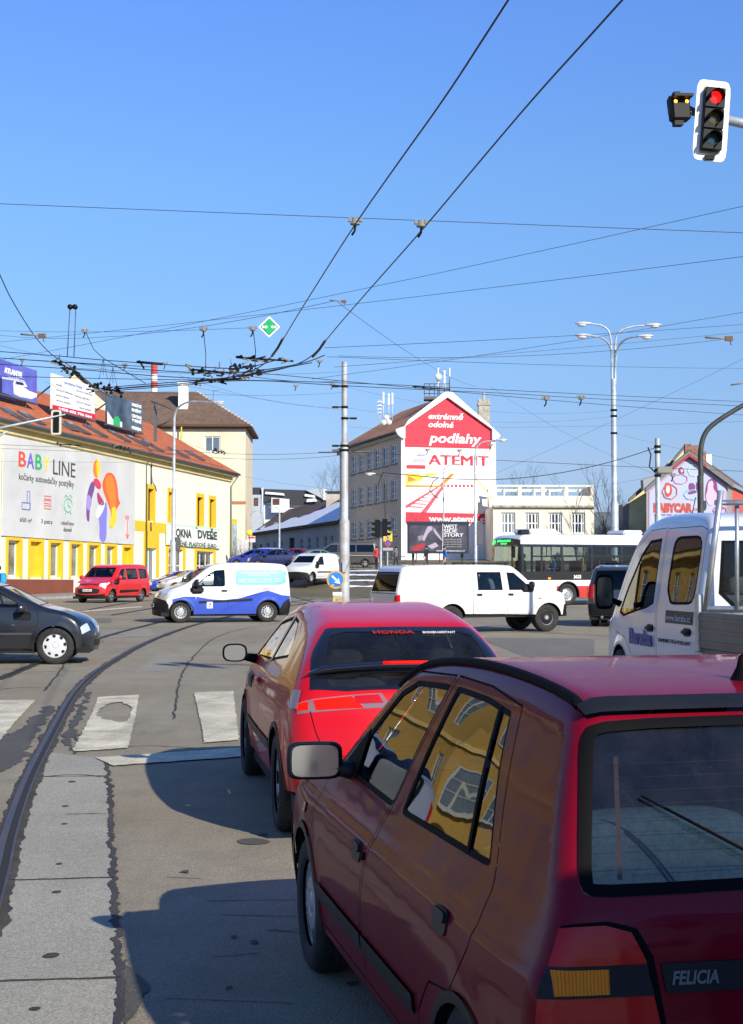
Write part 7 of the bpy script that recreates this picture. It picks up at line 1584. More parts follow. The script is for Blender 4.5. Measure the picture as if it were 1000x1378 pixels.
for sg_ in (1,-1): mirror(root,2.98,sg_*.99,1.20,sg_,.2,.26,.13)
saloon('saloon_car','pale green metallic saloon on the raised road beyond the white van','car',-5.9,108,radians(-84),paint('paint_pale_green',(.20,.30,.24),metal=.5),gl=G['glassm'])
NAV=paint('paint_deep_blue',(.01,.03,.30),rough=.3); SIL=paint('paint_silver',(.50,.52,.55),metal=.5); WC=PWD
saloon('parked_car','small blue car parked nose out before the shop, behind the white one','car',(206-500)/2000*96+3.5,96+2.2,radians(112),NAV)
saloon('parked_car','pale silver car parked close behind the nose of the blue and white van','car',(222-500)/2000*90+3.6,90+2.0,radians(112),SIL)
for i,(u,d_,thd,m_,lb,est) in enumerate(((345,112,80,NAV,'blue car with white door lettering, leftmost of the row beyond the van roof',True),(371,110,95,paint('paint_navy_dark',(.01,.015,.08),rough=.3),'dark navy car in the row beyond the van roof, next to the blue one',False),(396,116,85,paint('paint_wine',(.16,.01,.02),rough=.3),'wine red car tucked behind the navy car in the far row',False),(352,119,90,SIL,'silver car half hidden behind the blue one in the far row',True))):
    x_=(u-500)/2000*d_; th_=radians(thd); saloon('parked_car',lb,'car',x_+sin(th_)*2.2,d_-cos(th_)*2.2,th_,m_,group='cars parked beyond the junction',est=est)
# brownish minibus on the raised road
PM2=paint('paint_bronze',(.10,.085,.075),metal=.4,rough=.35); vb=Body([(.05,.3),(.0,.6),(.0,1.5),(.10,1.88),(.3,1.95),(2.5,1.97),(3.3,1.93),(3.6,1.82),(4.3,1.30),(4.75,1.08),(4.9,.85),(4.95,.5),(4.9,.28)],[(.2,.95),(.5,1),(1.1,1),(1.3,.97),(1.8,.88),(2,.82)],.95,k=.12,cf=.3)
S=ring('winA',rect(.25,1.18,1.55,1.72),G['glassd'],None,.04)+ring('winB',rect(1.62,1.18,2.9,1.72),G['glassd'],None,.04)+ring('winC',[(2.98,1.18),(2.98,1.72),(3.5,1.70),(4.1,1.24),(4.1,1.16)],G['glassm'],None,.04)+[R('strip',mat('strip_pale',(.30,.27,.25),.5),rect(.1,.88,4.6,.94),.006,'body','painted_line')]
x_=(452-500)/2000*112; vehicle('minibus','bronze brown minibus behind the pale green saloon','van',x_+3.1,113.0,radians(90),vb,PM2,.14,((.9,3.9),.84,.33,.2,.2),sides=S,ws=sym([(4.2,1.38,.75),(3.7,1.78,.66)]),gl=G['glassd'],archm=PM2)
# silver car left of the queue, seen only mirrored in the side glass; unseen grey van added behind the maroon car to shade its tail
saloon('saloon_car','silver saloon parked by the ochre house left of the street','car',-7.4,19.0,radians(-6),paint('paint_silver',(.50,.52,.55),metal=.5))
c,P,root=smallvan('delivery_van','tall grey van waiting behind the maroon hatchback',3.62,-2.25,radians(11.4),paint('paint_mid_grey',(.20,.21,.22),metal=.3))
root.scale=(1.28,1.08,1.64)
# ================================================================== poles, lights, signs
POLE=mat('pole_pale_blue_grey',(.42,.47,.52),.5,metal=.25,noise=.25,nscale=2.5); POLER=mat('pole_flaking_paint',(.44,.50,.56),.6,metal=.1,col2=(.30,.26,.22),nscale=1.6); DKM=mat('pole_dark_grey',(.055,.06,.055),.5,metal=.3,noise=.25,nscale=4)
BLKM=mat('fitting_black',(.006,.006,.007),.55,spec=.2); INS=mat('insulator_pale',(.22,.21,.17),.6); RUST=mat('fitting_rust',(.14,.08,.05),.8); WIRE=mat('wire_dark',(.030,.030,.036),.5,metal=.3); WIRET=mat('wire_thin_grey',(.06,.065,.08),.5,metal=.3)
def poleat(name,u,vtop,d,label,rads,m,cat='pole',group=None):
    """stepped steel mast from the ground to pixel height vtop"""
    x=(u-500)/FPX*d; z0=gz(x,d); z1=at(u,vtop,d).z; root=thing(name,(x,d,z0),label,cat,group=group); H=z1-z0; mb=MB(); zz=0
    prof=[]
    for i,(fr,r) in enumerate(rads):
        prof+= [(r,zz),(r,H*fr)]; zz=H*fr+.12
    mb.lathe(prof,(0,0,0),n=16); mb.lathe([(rads[-1][1],H),(0,H+.03)],n=16); mb.build('mast',m,root); return root,x,z0,H
def band(root,z,r,m=None):
    MB().lathe([(r,z-.05),(r+.03,z-.05),(r+.03,z+.05),(r,z+.05)],n=14).build('clamp',m or BLKM,root)
def lamphead(root,p,d,m=None,s=1,name='lamp_head'):
    """cobra lamp head at p pointing along d (> diffuser)"""
    M=frame(p,d,Vector((0,0,1))); V=[];F=[];n=12; prof=[(0,.05,.05),(.15,.10,.08),(.45,.17,.11),(.72,.15,.09),(.86,.05,.03)]
    for a_,w_,h_ in prof:
        for k in range(n): q=2*pi*k/n; V.append(M@Vector((a_*s,w_*s*cos(q),h_*s*max(sin(q),-.35)+.02)))
    for i in range(len(prof)-1):
        for k in range(n): F.append((i*n+k,i*n+(k+1)%n,(i+1)*n+(k+1)%n,(i+1)*n+k))
    F+=[tuple(range(n))[::-1],tuple((len(prof)-1)*n+k for k in range(n))]
    mb=MB(); mb.add(V,F,True); o=mb.build(name,m or mat('lamp_head_grey',(.55,.57,.60),.4,metal=.2),root)
    mb=MB(); mb.lathe([(0,-.14*s),(.10*s,-.11*s),(.145*s,-.04*s),(.15*s,0)],(0,0,0),n=14); g=mb.build('diffuser',mat('lamp_diffuser',(.75,.76,.74),.15,coat=1),o); g.matrix_local=M@Matrix.Translation((.52*s,0,-.015))@Matrix.Diagonal((1.7,1,1,1)); return o
# big blue-grey tram mast
rt,x,z0,H=poleat('tram_pole',462.5,487,68,'tall stepped pale blue tram mast with flaking paint, rising beside the blue arrow sign','',POLER) if False else poleat('tram_pole',463.5,487,68,'tall stepped pale blue tram mast with flaking paint beside the blue arrow sign',[(.34,.235),(.66,.175),(1,.13)],POLER)
MP=(x,68,z0,H)
for v,r in ((520,.13),(548,.13),(563,.13),(600,.175),(606,.175)):
    z=at(463,v,68).z-z0; band(rt,z,r); 
    mb=MB(); sgn=1 if v%2 else -1; mb.tube([(0,0,z),(sgn*.55,0,z+.02)],.03,6); mb.box((sgn*.42,0,z),(.3,.09,.09)); mb.build('bracket',BLKM if v!=606 else GUT,rt)
mb=MB(); z=at(463,609,68).z-z0; mb.tube([(-1.2,0,z),(1.3,0,z+.05)],.03,6); mb.build('cross_bracket',GUT,rt)
mb=MB(); mb.tube([(0,-.05,1.2),(0,-.24,1.2)],.05,6); mb.box((0,-.25,1.7),(.16,.1,.5)); mb.build('stain_box',POLER,rt)
# street lamps
def curved(root,pts,r,r2=None,m=None):
    P=chaikin([tuple(p) for p in pts],3); mb=MB(); mb.tube([Vector(p) for p in P],r,10,r2=r2); return mb.build('arm',m or POLE,root)
rt,x,z0,H=poleat('street_lamp',233.5,575,100,'pale curved street lamp standing in front of the OKNA DVEŘE sign',[(.30,.20),(.62,.14),(1,.10)],POLE,'lamp')
p1=at(298,541,97); r0=Vector((x,100,z0)); curved(rt,[(0,0,H-.05),(.02,-.1,H+.9),(.4,-.4,H+1.45),(1.3,-1.2,H+1.65),(p1.x-x-.6,-2.6,p1.z-z0)],.09,.05); lamphead(rt,Vector((p1.x-x-.65,-2.6,p1.z-z0)),(1,-.1,.05),s=1.0)
mb=MB(); mb.tube([(-.05,0,H-.2),(-1.0,.3,H+1.2),(-1.2,.3,H+1.25)],.02,5); mb.build('stay_rod',GUT,rt); MB().box((.25,0,at(237,732,100).z-z0),(.4,.25,.9),bev=.03).build('control_box',GUT,rt)
rt,x,z0,H=poleat('street_lamp',827.5,510,78,'tall four-headed street lamp with two curved arm pairs, rising behind the bus',[(.43,.21),(.80,.15),(1,.14)],POLE,'lamp')
for sgn,u,v,dy in ((-1,790,436,0),(-1,789,452,-1.2),(1,878,438,0),(1,863,453,-1.2)):
    p=at(u,v,78+dy); off=sgn*.09; dx=p.x-x; ht=H+2.4 if dy==0 else H+2.0
    hz=p.z-z0; curved(rt,[(off,dy*.02,H-.35),(off,dy*.05,hz-1.1),(off+sgn*.10,dy*.3,hz-.35),(dx*.45,dy*.7,hz+(.0 if dy else -.05)),(dx*.82,dy,hz+.0)],.06,.045); lamphead(rt,Vector((dx*.80,dy,hz)),(sgn,0,.02),s=1.05)
for v in (552,560,583): band(rt,at(828,v,78).z-z0,.15)
rt,x,z0,H=poleat('tram_pole',886,590,58,'slim pale steel mast left of the BABYCAR mural',[(.55,.135),(1,.10)],POLE)
for v in (601,608,633,640): band(rt,at(886,v,58).z-z0,.10)
mb=MB(); mb.box((.25,-.1,at(886,633,58).z-z0),(.6,.2,.28),bev=.04); mb.build('bracket',INS,rt)
rt,x,z0,H=poleat('street_lamp',943.5,640,34,'dark grey lamp post bending right over the mural house',[(1,.072)],DKM,'lamp')
pts=[at(943.5,640,34),at(942,606,34),at(948,582,34),at(964,567,34),at(1000,545,34),at(1060,512,34)]; curved(rt,[p-Vector((x,34,z0)) for p in pts],.065,.05,DKM); lamphead(rt,pts[-1]-Vector((x,34,z0)),(1,0,.3),DKM)
rt,x,z0,H=poleat('street_lamp',640,612,112,'slim grey street lamp in front of the right side of the ATEMIT gable',[(.5,.13),(1,.08)],POLE,'lamp')
p=at(676,592,112); curved(rt,[(0,0,H-.05),(.05,0,H+.5),(.5,0,H+1.0),(p.x-x-.5,-.3,p.z-z0-.1)],.06,.05); lamphead(rt,Vector((p.x-x-.5,-.3,p.z-z0-.05)),(1,0,.1),s=1)
MB().box((.35,-.05,at(640,684,112).z-z0),(.35,.25,.9),bev=.03).build('control_box',GUT,rt); MB().box((.3,-.05,at(640,718,112).z-z0),(.5,.12,1.7),bev=.03).build('sign_back',mat('sign_back_dark',(.08,.08,.09),.6),rt)
rt,x,z0,H=poleat('street_lamp',597,640,118,'thin dark pole with a small curved arm in front of the ATEMIT gable',[(1,.07)],POLE,'lamp'); curved(rt,[(0,0,H-.05),(.05,0,H+.5),(.4,0,H+.85),(1.3,0,H+.9)],.05,.03)
rt,x,z0,H=poleat('street_lamp',519,655,120,'grey street lamp before the side wall of the ATEMIT block, head to the left',[(1,.08)],DKM,'lamp'); p=at(499,638,120); curved(rt,[(0,0,H-.05),(-.05,0,H+.6),(-.4,0,H+1.0),(p.x-x+.4,0,p.z-z0)],.05,.04,DKM); lamphead(rt,Vector((p.x-x+.4,0,p.z-z0)),(-1,0,.1),s=1)
rt,x,z0,H=poleat('street_lamp',376,690,128,'slim grey street lamp before the snowy roofed house',[(1,.08)],POLE,'lamp'); curved(rt,[(0,0,H-.05),(0,0,H+.3),(-.3,0,H+.5),(-.9,0,H+.5)],.05,.03)
rt,x,z0,H=poleat('street_lamp',337,700,150,'short curved lamp before the pale grey modern house',[(1,.07)],POLE,'lamp'); curved(rt,[(0,0,H-.05),(0,0,H+.6),(.3,0,H+.9),(1.0,0,H+1.0)],.05,.04)
# aerial poles standing on the shop roof edge / behind
pb,pt=at(209,594,107),at(209,541,107); rt=thing('roof_mast',(0,0,0),'short square grey mast with thin cross arm standing on the orange roof','pole'); mb=MB(); mb.box(((pb.x),107,(pb.z+pt.z)/2),(.22,.22,pt.z-pb.z)); mb.build('mast',GUT,rt)
p=at(238,553,105); mb=MB(); mb.tube([(pb.x-.3,107,pt.z+.05),p],.05,5); mb.build('cross_arm',GUT,rt); mb=MB(); mb.tube([(pb.x,107,pb.z+1.0),at(232,565,106)],.05,5); mb.build('brace',GUT,rt)
# traffic signal in the foreground
def signal(root,M,s,lit=0,board=True,dirn=1,fr=None):
    """three-lamp head in local frame M (x right, y up, z towards the viewer); s = lens diameter"""
    sp=s*1.62; w=s*1.55; h=sp*3.05
    if board:
        mb=MB(); mb.prism(roundpoly(rect(-w*.84,-h*.63,w*.84,h*.63),1,.16),M@Matrix.Translation((0,0,-s*.45)),s*.05); bd=mb.build('backboard',mat('board_white',(.80,.79,.74),.6),root)
        mb=MB(); mb.prism(rect(-w*.52,-h*.52,w*.52,h*.52),M@Matrix.Translation((0,0,-s*.40)),s*.01); mb.build('board_inner',mat('board_line_grey',(.30,.31,.31),.6),bd)
    mb=MB(); R3=M.to_3x3()
    for i in range(3): mb.box(M@Vector((0,(1-i)*sp,-s*.1)),(w,sp*.97,s*.55),R3,bev=s*.06)
    hs=mb.build('housing',BLKM,root)
    for i,(c_,ce) in enumerate((((.35,.01,.01),(1.0,.008,.006)),((.10,.07,.02),(1,.5,.02)),((.015,.06,.06),(.05,1,.4)))):
        on=i==lit; m=mat('lens_on_%d'%i,ce,.4,emit=1.2) if on else mat('lens_off_%d'%i,c_,.15,coat=1)
        Mi=M@Matrix.Translation((0,(1-i)*sp,s*.19)); V=[Mi@Vector((s*.47*r_*cos(a_),s*.47*r_*sin(a_),s*.08*(1-r_*r_))) for r_ in (0.01,.35,.7,1) for a_ in np.linspace(0,2*pi,21)[:-1]]
        F=[(j*20+k,(j+1)*20+k,(j+1)*20+(k+1)%20,j*20+(k+1)%20) for j in range(3) for k in range(20)]; F=[f for f in F]; MB().add(V,F,True).build('lens',m,hs)
        # visor
        V=[];F=[];n=18
        for j in range(n+1):
            a_=radians(-25)+radians(230)*j/n; ln=s*(.75 if 40<math.degrees(a_)<140 else .75-.45*min(1,abs(math.degrees(a_)-90)-50 if abs(math.degrees(a_)-90)>50 else 0)/65)
            for rr_ in (s*.52,s*.545): V+= [Mi@Vector((rr_*cos(a_),rr_*sin(a_),0)),Mi@Vector((rr_*cos(a_),rr_*sin(a_)-ln*.08,ln))]
        for j in range(n): F+=[(4*j,4*j+1,4*j+5,4*j+4),(4*j+2,4*j+6,4*j+7,4*j+3),(4*j+1,4*j+3,4*j+7,4*j+5)]
        MB().add(V,F,True).build('visor',BLKM,hs)
    return hs
D=16.0; p=at(960,160,D); sg_=thing('traffic_light',(0,0,0),'traffic light with white backboard showing red, hung on an arm at upper right','traffic light')
M=frame(p,Vector((cos(radians(-3.5)),.08,sin(radians(-3.5)))),Vector((.08,-1,.02))); M=M@Matrix.Rotation(radians(-1.5),4,'Z'); signal(sg_,M,.145)
a1,a2,a3=at(905,139,D+.22),at(955,157,D+.22),at(1000,166,D+.22); d_=(a3-a1).normalized(); e=a1+d_*4.6
mb=MB(); mb.tube([a2+Vector((-.1,0,.02)),a3,e],[.045,.055,.085],10); mb.build('arm',POLE,sg_); mb=MB(); mb.tube([at(927,146,D+.15),at(942,154,D+.15)],.035,8); mb.build('arm_end',DKM,sg_)
mb=MB(); mb.tube([(e.x,e.y,gz(e.x,e.y)),(e.x,e.y,e.z+.3)],.11,14); mb.build('mast',POLE,sg_); q=M@Vector((0,-.42,-.05)); mb=MB(); mb.box(q,(.10,.08,.05)); mb.build('bracket',BLKM,sg_)
# small detector unit with two amber lamps beside it
du=thing('tram_signal',(0,0,0),'small black tram signal box with two amber lamps left of the traffic light','signal'); p=at(914,146,D-.05); Md=frame(p,Vector((1,.22,.06)),Vector((.2,-1,.05))); R3=Md.to_3x3()
mb=MB(); mb.box(Md@Vector((0,0,0)),(.215,.28,.14),R3,bev=.02); mb.box(Md@Vector((0,.10,.10)),(.22,.03,.12),R3); mb.box(Md@Vector((-.02,.155,0)),(.07,.05,.07),R3); mb.box(Md@Vector((-.03,-.165,0)),(.10,.06,.08),R3); mb.build('housing',BLKM,du)
for dx in (-.065,.065): 
    mb=MB(); mb.lathe([(0,.012),(.014,.008),(.020,0)],n=12); o=mb.build('amber_lamp',mat('amber_lit',(1,.42,.03),.4,emit=3.5),du); o.matrix_basis=Md@Matrix.Translation((dx,.055,.072))
mb=MB(); mb.tube([Md@Vector(v) for v in ((-.10,.14,0),(-.14,.08,.02),(-.13,-.06,0),(-.09,-.14,0))],.006,5); mb.build('cable',BLKM,du); MB().tube([p+Vector((.1,.1,0)),a2+Vector((-.12,.02,.02))],.025,8).build('bracket',DKM,du)
# signal on the left seen from behind, on its arm
D2=60; tl2=thing('traffic_light',(0,0,0),'traffic light seen from behind on a grey arm before the BABY LINE banner','traffic light'); M=frame(at(76,568.5,D2),(-1,0,0),(0,1,0)); M=M@Matrix.Rotation(radians(0),4,'Z')
mb=MB(); mb.prism(roundpoly(rect(-.21,-.50,.21,.50),1,.14),M@Matrix.Translation((0,0,-.05)),.04); mb.build('backboard',mat('board_back_cream',(.55,.52,.40),.6),tl2); mb=MB(); mb.box(M@Vector((0,0,.02)),(.24,.86,.2),M.to_3x3(),bev=.03); mb.box(M@Vector((0,0,-.08)),(.22,.80,.05),M.to_3x3(),bev=.01); mb.build('housing',BLKM,tl2)
a1,a2=at(88,557.5,D2-.1),at(0,576,D2-.1); mb=MB(); e=a2+(a2-a1)*.7; mb.tube([a1,a2,e],[.03,.055,.07],8); mb.build('arm',POLE,tl2); mb=MB(); mb.tube([e,(e.x,e.y,gz(e.x,e.y))],.10,10); mb.build('mast',POLE,tl2); mb=MB(); mb.tube([at(10,580,D2-.1),at(-5,590,D2-.1)],.035,6); mb.build('brace',POLE,tl2)
# pair of signals with yellow warning sign at the far side
D3=74; rt,x,z0,H=poleat('traffic_light',512.5,701,D3,'dark traffic lights on a grey post beside a yellow warning sign, beyond the pickup',[(1,.06)],POLE,'traffic light')
for u,v,rx in ((508.5,711,1),(518,710,-1)):
    p=at(u,v,D3-.1)-Vector((x,D3,z0)); mb=MB(); mb.box(p,(.26,.26,.86),bev=.03)
    for k in range(3): mb.box(p+Vector((-rx*.22,-.02,.27-.27*k)),(.26,.22,.05)); mb.box(p+Vector((-rx*.20,-.02,.20-.27*k)),(.18,.2,.10))
    mb.build('signal_head',BLKM,rt)
rt,x,z0,H=poleat('road_sign',521.5,713,D3+1,'yellow roadworks warning sign above a round blue no-parking sign',[(1,.035)],POLE,'sign')
def disc(p,r,n=28,th=.02): M=frame(p,(1,0,0),(0,-1,0)); return M
Mq=frame(at(522,722,D3+.9)-Vector((x,D3+1,z0)),(1,0,0),(0,-1,0)); mb=MB(); mb.prism(rect(-.22,-.24,.22,.24),Mq,.02); o=mb.build('yellow_board',mat('sign_yellow',(.85,.75,.02),.5),rt)
mb=MB(); mb.prism([(-.18,-.15),(.18,-.15),(0,.17)],Mq@Matrix.Translation((0,0,.022)),.004); mb.build('red_border',mat('sign_red',(.65,.03,.03),.5),o); mb=MB(); mb.prism([(-.12,-.115),(.12,-.115),(0,.10)],Mq@Matrix.Translation((0,0,.028)),.004); mb.build('white_field',G['plate'],o); mb=MB(); mb.prism([(-.06,-.10),(.06,-.10),(.03,-.04),(.02,.03),(-.03,0)],Mq@Matrix.Translation((0,0,.034)),.003); mb.build('worker_symbol',G['ink'],o)
Mq=frame(at(522,731,D3+.9)-Vector((x,D3+1,z0)),(1,0,0),(0,-1,0)); mb=MB(); mb.prism(ell(0,0,.16,.16),Mq,.02); o=mb.build('round_sign',mat('sign_red',(.65,.03,.03),.5),rt); mb=MB(); mb.prism(ell(0,0,.12,.12),Mq@Matrix.Translation((0,0,.022)),.004); mb.build('blue_field',mat('sign_blue',(.02,.12,.55),.4),o); mb=MB(); mb.prism(stripe([(-.09,.09),(.09,-.09)],.03),Mq@Matrix.Translation((0,0,.028)),.004); mb.build('red_bar',MATS['sign_red'],o)
Mq=frame(at(522,739,D3+.9)-Vector((x,D3+1,z0)),(1,0,0),(0,-1,0)); mb=MB(); mb.prism(rect(-.26,-.07,.26,.07),Mq,.02); mb.build('plate',mat('sign_grey',(.35,.36,.37),.6),rt)
# blue arrow sign
d4=66.5; x=(454-500)/2000*d4; z0=gz(x,d4); rt=thing('traffic_sign',(x,d4,z0),'round blue keep-right sign with orange rim on a short concrete bollard','sign')
pc=at(452,780,d4)-Vector((x,d4,z0)); r_=12.2/30; Mq=frame(pc,(1,0,0),(0,-1,0)); mb=MB(); mb.prism(ell(0,0,r_,r_,32),Mq,.03); o=mb.build('rim',mat('sign_orange',(.60,.33,.03),.6),rt); mb=MB(); mb.prism(ell(0,0,r_*.82,r_*.82,32),Mq@Matrix.Translation((0,0,.032)),.004); mb.build('blue_disc',mat('sign_blue_bright',(.02,.20,.70),.4),o)
mb=MB(); T=Mq@Matrix.Translation((0,0,.038))@Matrix.Rotation(radians(-45),4,'Z'); mb.prism([(-.24,-.045),(.08,-.045),(.02,-.16),(.27,0),(.02,.16),(.08,.045),(-.24,.045)],T,.004); mb.build('white_arrow',G['plate'],o)
mb=MB(); mb.prism([(-.26,-.22),(-.10,-.30),(-.05,-.22),(-.14,-.17)],Mq@Matrix.Translation((0,0,.038)),.004); mb.build('sticker',mat('sticker_grey',(.35,.38,.40),.6),o)
mb=MB(); mb.box((0,.05,.28),(.46,.2,.60),bev=.03); mb.build('bollard',mat('bollard_sand',(.42,.34,.17),.8,noise=.4,nscale=6),rt); mb=MB(); mb.box((0,-.06,.50),(.40,.03,.16)); mb.build('white_plate',G['plate'],rt)
blob('traffic_island',[(-1.8,66.2),(-1.1,66.0),(.2,66.5),(.4,69.0),(-.8,69.5),(-1.9,68.2)],PAVE,.10,3,.1); 
mb=MB(); rg=random.Random(3)
for k in range(40): a_=(-2.3+rg.random()*1.2,65.2+rg.random()*1.0); mb.box((a_[0],a_[1],gz(*a_)+.05),(.12+.1*rg.random(),.1,.10))
tag(mb.build('rubble',PATCH),'loose dark rubble lying before the blue arrow sign','rubble',kind='stuff')
# green tram diamond hanging in the wires
d5_=30; gd=thing('tram_sign',(0,0,0),'green diamond tram sign with white dots hanging among the wires','sign'); p=at(362.5,440,d5_); Mq=frame(p,(1,0,0),(0,-1,0)); r_=15/FPX*d5_
mb=MB(); mb.prism([(-r_,0),(0,-r_*.98),(r_,0),(0,r_*.98)],Mq,.015); o=mb.build('white_edge',G['plate'],gd); r2=r_*.78; mb=MB(); mb.prism([(-r2,0),(0,-r2),(r2,0),(0,r2)],Mq@Matrix.Translation((0,0,.017)),.003); mb.build('black_line',G['ink'],o); r2=r_*.72; mb=MB(); mb.prism([(-r2,0),(0,-r2),(r2,0),(0,r2)],Mq@Matrix.Translation((0,0,.022)),.003); mb.build('green_field',mat('sign_green_field',(.01,.42,.12),.4),o)
for dx in (-.125,-.065,.065,.125): MB().prism(ell(dx*r_/.22*.95,-.005,.028,.028,14),Mq@Matrix.Translation((0,0,.027)),.003).build('white_dot',G['plate'],o)
MB().prism(ell(0,.07,.012,.012,8),Mq@Matrix.Translation((0,0,.027)),.003).build('bolt',G['ink'],o)
# yellow ball lamp with small sign at the crossing (left, far)
d6=118; x=(335.5-500)/2000*d6; z0=gz(x,d6); rt=thing('beacon_post',(x,d6,z0),'yellow ball beacon over a small red and white sign','sign'); mb=MB(); mb.tube([(0,0,0),(0,0,at(335,717,d6).z-z0)],.05,8); mb.build('post',DKM,rt)
r_=.24; zc_=at(335,717,d6).z-z0; MB().lathe([(r_*sin(a_),zc_-r_*cos(a_)) for a_ in np.linspace(0,pi,12)],n=18).build('globe',mat('beacon_yellow',(.90,.72,.02),.3),rt); Mq=frame(at(338.5,725.5,d6)-Vector((x,d6,z0)),(1,0,0),(0,-1,0)); mb=MB(); mb.prism(rect(-.30,-.24,.30,.24),Mq,.03); o=mb.build('small_sign',G['plate'],rt); MB().prism(rect(-.27,.04,.27,.20),Mq@Matrix.Translation((0,0,.032)),.003).build('red_band',mat('sign_red',(.65,.03,.03),.5),o)
# lit poster frame beyond the pickup
d7=112; f12=Fac(((500-500)/2000*d7,d7),(1,.0)); g=f12.box(548,702.5,630.5,745); rt=thing('poster_frame',(0,0,0),'dark framed street poster reading WEST SIDE STORY above the pickup roof','billboard')
mb=MB(); slabm(mb,f12,g[0],g[1],g[2],g[3],.35); slabm(mb,f12,g[0]-.03,g[3]-.22,g[2]+.03,g[3]+.03,.40,-.02); fm_=mb.build('frame',mat('poster_frame_dark',(.03,.04,.06),.4,metal=.3),rt)
mb=MB(); slabm(mb,f12,g[0]+.15,g[1]+.16,g[2]-.15,g[3]-.26,.03,.35); po=mb.build('poster',mat('poster_night',(.035,.028,.04),.35,col2=(.09,.085,.11),nscale=1.1),rt)
def p12(pts,m,lay=1): q=[f12.hit(*p) for p in pts]; mb=MB(); mb.prism(q,f12.M(0,0,.38+.008*lay),.004); return mb.build('printed_shape',m,po)
def l12(t,u,v,h,w,m): a_=f12.hit(u,v);b_=f12.hit(u+w,v); hh=f12.hit(u,v-h)[1]-a_[1]; text_mesh(t,hh*1.38,f12.M(a_[0],a_[1],.39),m,po,bold=0,width=b_[0]-a_[0],ext=.004,fat=.03)
wp_=flatm('poster_print_white',(.68,.68,.70)); pk=flatm('poster_print_lilac',(.38,.32,.42))
p12([(567,727),(571,718),(575,709),(580,708),(584,713),(580,714),(576,718),(571,728)],pk); p12([(580,708),(585,712),(592,722),(596,729),(592,726),(585,718)],pk); p12([(562,722),(569,720),(568,727),(563,728)],flatm('poster_print_grey',(.22,.22,.24))); p12([(553,738),(562,733),(572,731),(571,736),(564,741),(556,742)],flatm('poster_print_red',(.38,.02,.03))); p12([(575,735),(586,730),(590,735),(581,739)],pk); p12([(595.2,705),(596,705),(596,741),(595.2,741)],wp_)
l12('WEST',597,712,6,18,wp_); l12('SIDE',597,717,5,18,wp_); l12('STORY',597,722.5,5,26,wp_)
for k in range(4): l12('muzikál městské divadlo',597,727+3.2*k,1.8,24,flatm('poster_print_dim',(.35,.35,.37)))
l12('WWW.MESTSKEDIVADLO.CZ',587,742.5,2,38,wp_)
for u in (556,622): mb=MB(); q=at(u,745,d7+.1); mb.box((q.x,d7+.2,(q.z+gz(q.x,d7))/2),(.2,.2,q.z-gz(q.x,d7))); mb.build('leg',DKM,rt)
# railing along the bank
rl=thing('railing',(0,0,0),'dark metal railing along the raised road before the school-like block','railing'); y_=106.0
mb=MB(); 
for zz in (.95,.5): mb.tube([(-1.8,y_,gz(0,y_)+zz),(2.4,y_,gz(0,y_)+zz)],.03,5)
mb.build('rails',DKM,rl)
for x_ in np.arange(-1.8,2.5,.42): MB().tube([(x_,y_,gz(0,y_)-.05),(x_,y_,gz(0,y_)+.95)],.022,5).build('upright',DKM,rl)

# ================================================================== overhead wires
def sagged(A,B,sag,n=14): return [A.lerp(B,i/n)-Vector((0,0,sag*4*(i/n)*(1-i/n))) for i in range(n+1)]
WN=[0]
def wire(label,pts,r=.006,sag=0,m=None,cat='wire',name='span_wire',group=None,raw=False):
    """pts = (u,v,d) stations"""
    P=[at(*p) for p in pts]
    # carry wires on past the picture's edge
    for e_,n_ in ((0,1),(-1,-2)):
        u,v=pts[e_][:2]
        if u<=-10 or u>=1010 or v<=-20: P[e_]=P[e_]+(P[e_]-P[n_]).normalized()*(5 if v<=-20 else 14)
    if len(P)==2: P=sagged(P[0],P[1],sag)
    elif not raw: P=[Vector(p) for p in chaikin([tuple(p) for p in P],3)]
    o=MB(); o.tube(P,r,5); return tag(o.build(name,m or WIRE),label,cat,group=group)
TG='trolley wires over the car lane'
wire('left one of the two thick trolley wires rising to the top edge',[(700,-25,10.2),(660,37,10.8),(600,130,12.2),(540,213,14),(478,301,16.6),(430,377,20),(398,428,22.5),(381,457,24.5)],.0085,name='trolley_wire',group=TG)
wire('right one of the two thick trolley wires rising to the top edge',[(860,-25,10.2),(800,42,11),(730,118,12.4),(660,200,14.2),(568,310,16.9),(510,375,19.5),(460,432,22.6),(437,460,24.5)],.0085,name='trolley_wire',group=TG)
wire('trolley wire curving from the left one down into the wire junction',[(381,457,24.5),(370,475,25.5),(352,494,27),(320,506,29),(270,514,31),(200,520,33),(150,524,35)],.010,name='trolley_wire',group=TG)
wire('trolley wire curving from the right one down into the wire junction',[(437,460,24.5),(420,480,25.6),(395,493,27),(350,503,29),(300,509,30.5),(240,514,32),(170,519,33.5),(120,524,35)],.010,name='trolley_wire',group=TG)
for a_ in ([(381,455,24.5),(374,468,25),(366,479,25.6)],[(438,458,24.5),(430,470,25.1),(421,480,25.7)]):
    tag(MB().tube([at(*p) for p in a_],.022,8).build('wire_splice',WIRE),'thick dark sleeve where the %s trolley wire bends'%('left' if a_[0][0]<400 else 'right'),'wire fitting')
wire('wire dropping steeply from the left edge to the dark wire knot',[(-10,350,20),(0,374,20.8),(25,420,23),(50,458,25.5),(72,480,27.5),(95,492,29),(125,520,31),(150,535,33)],.0085,name='trolley_wire',group=TG)
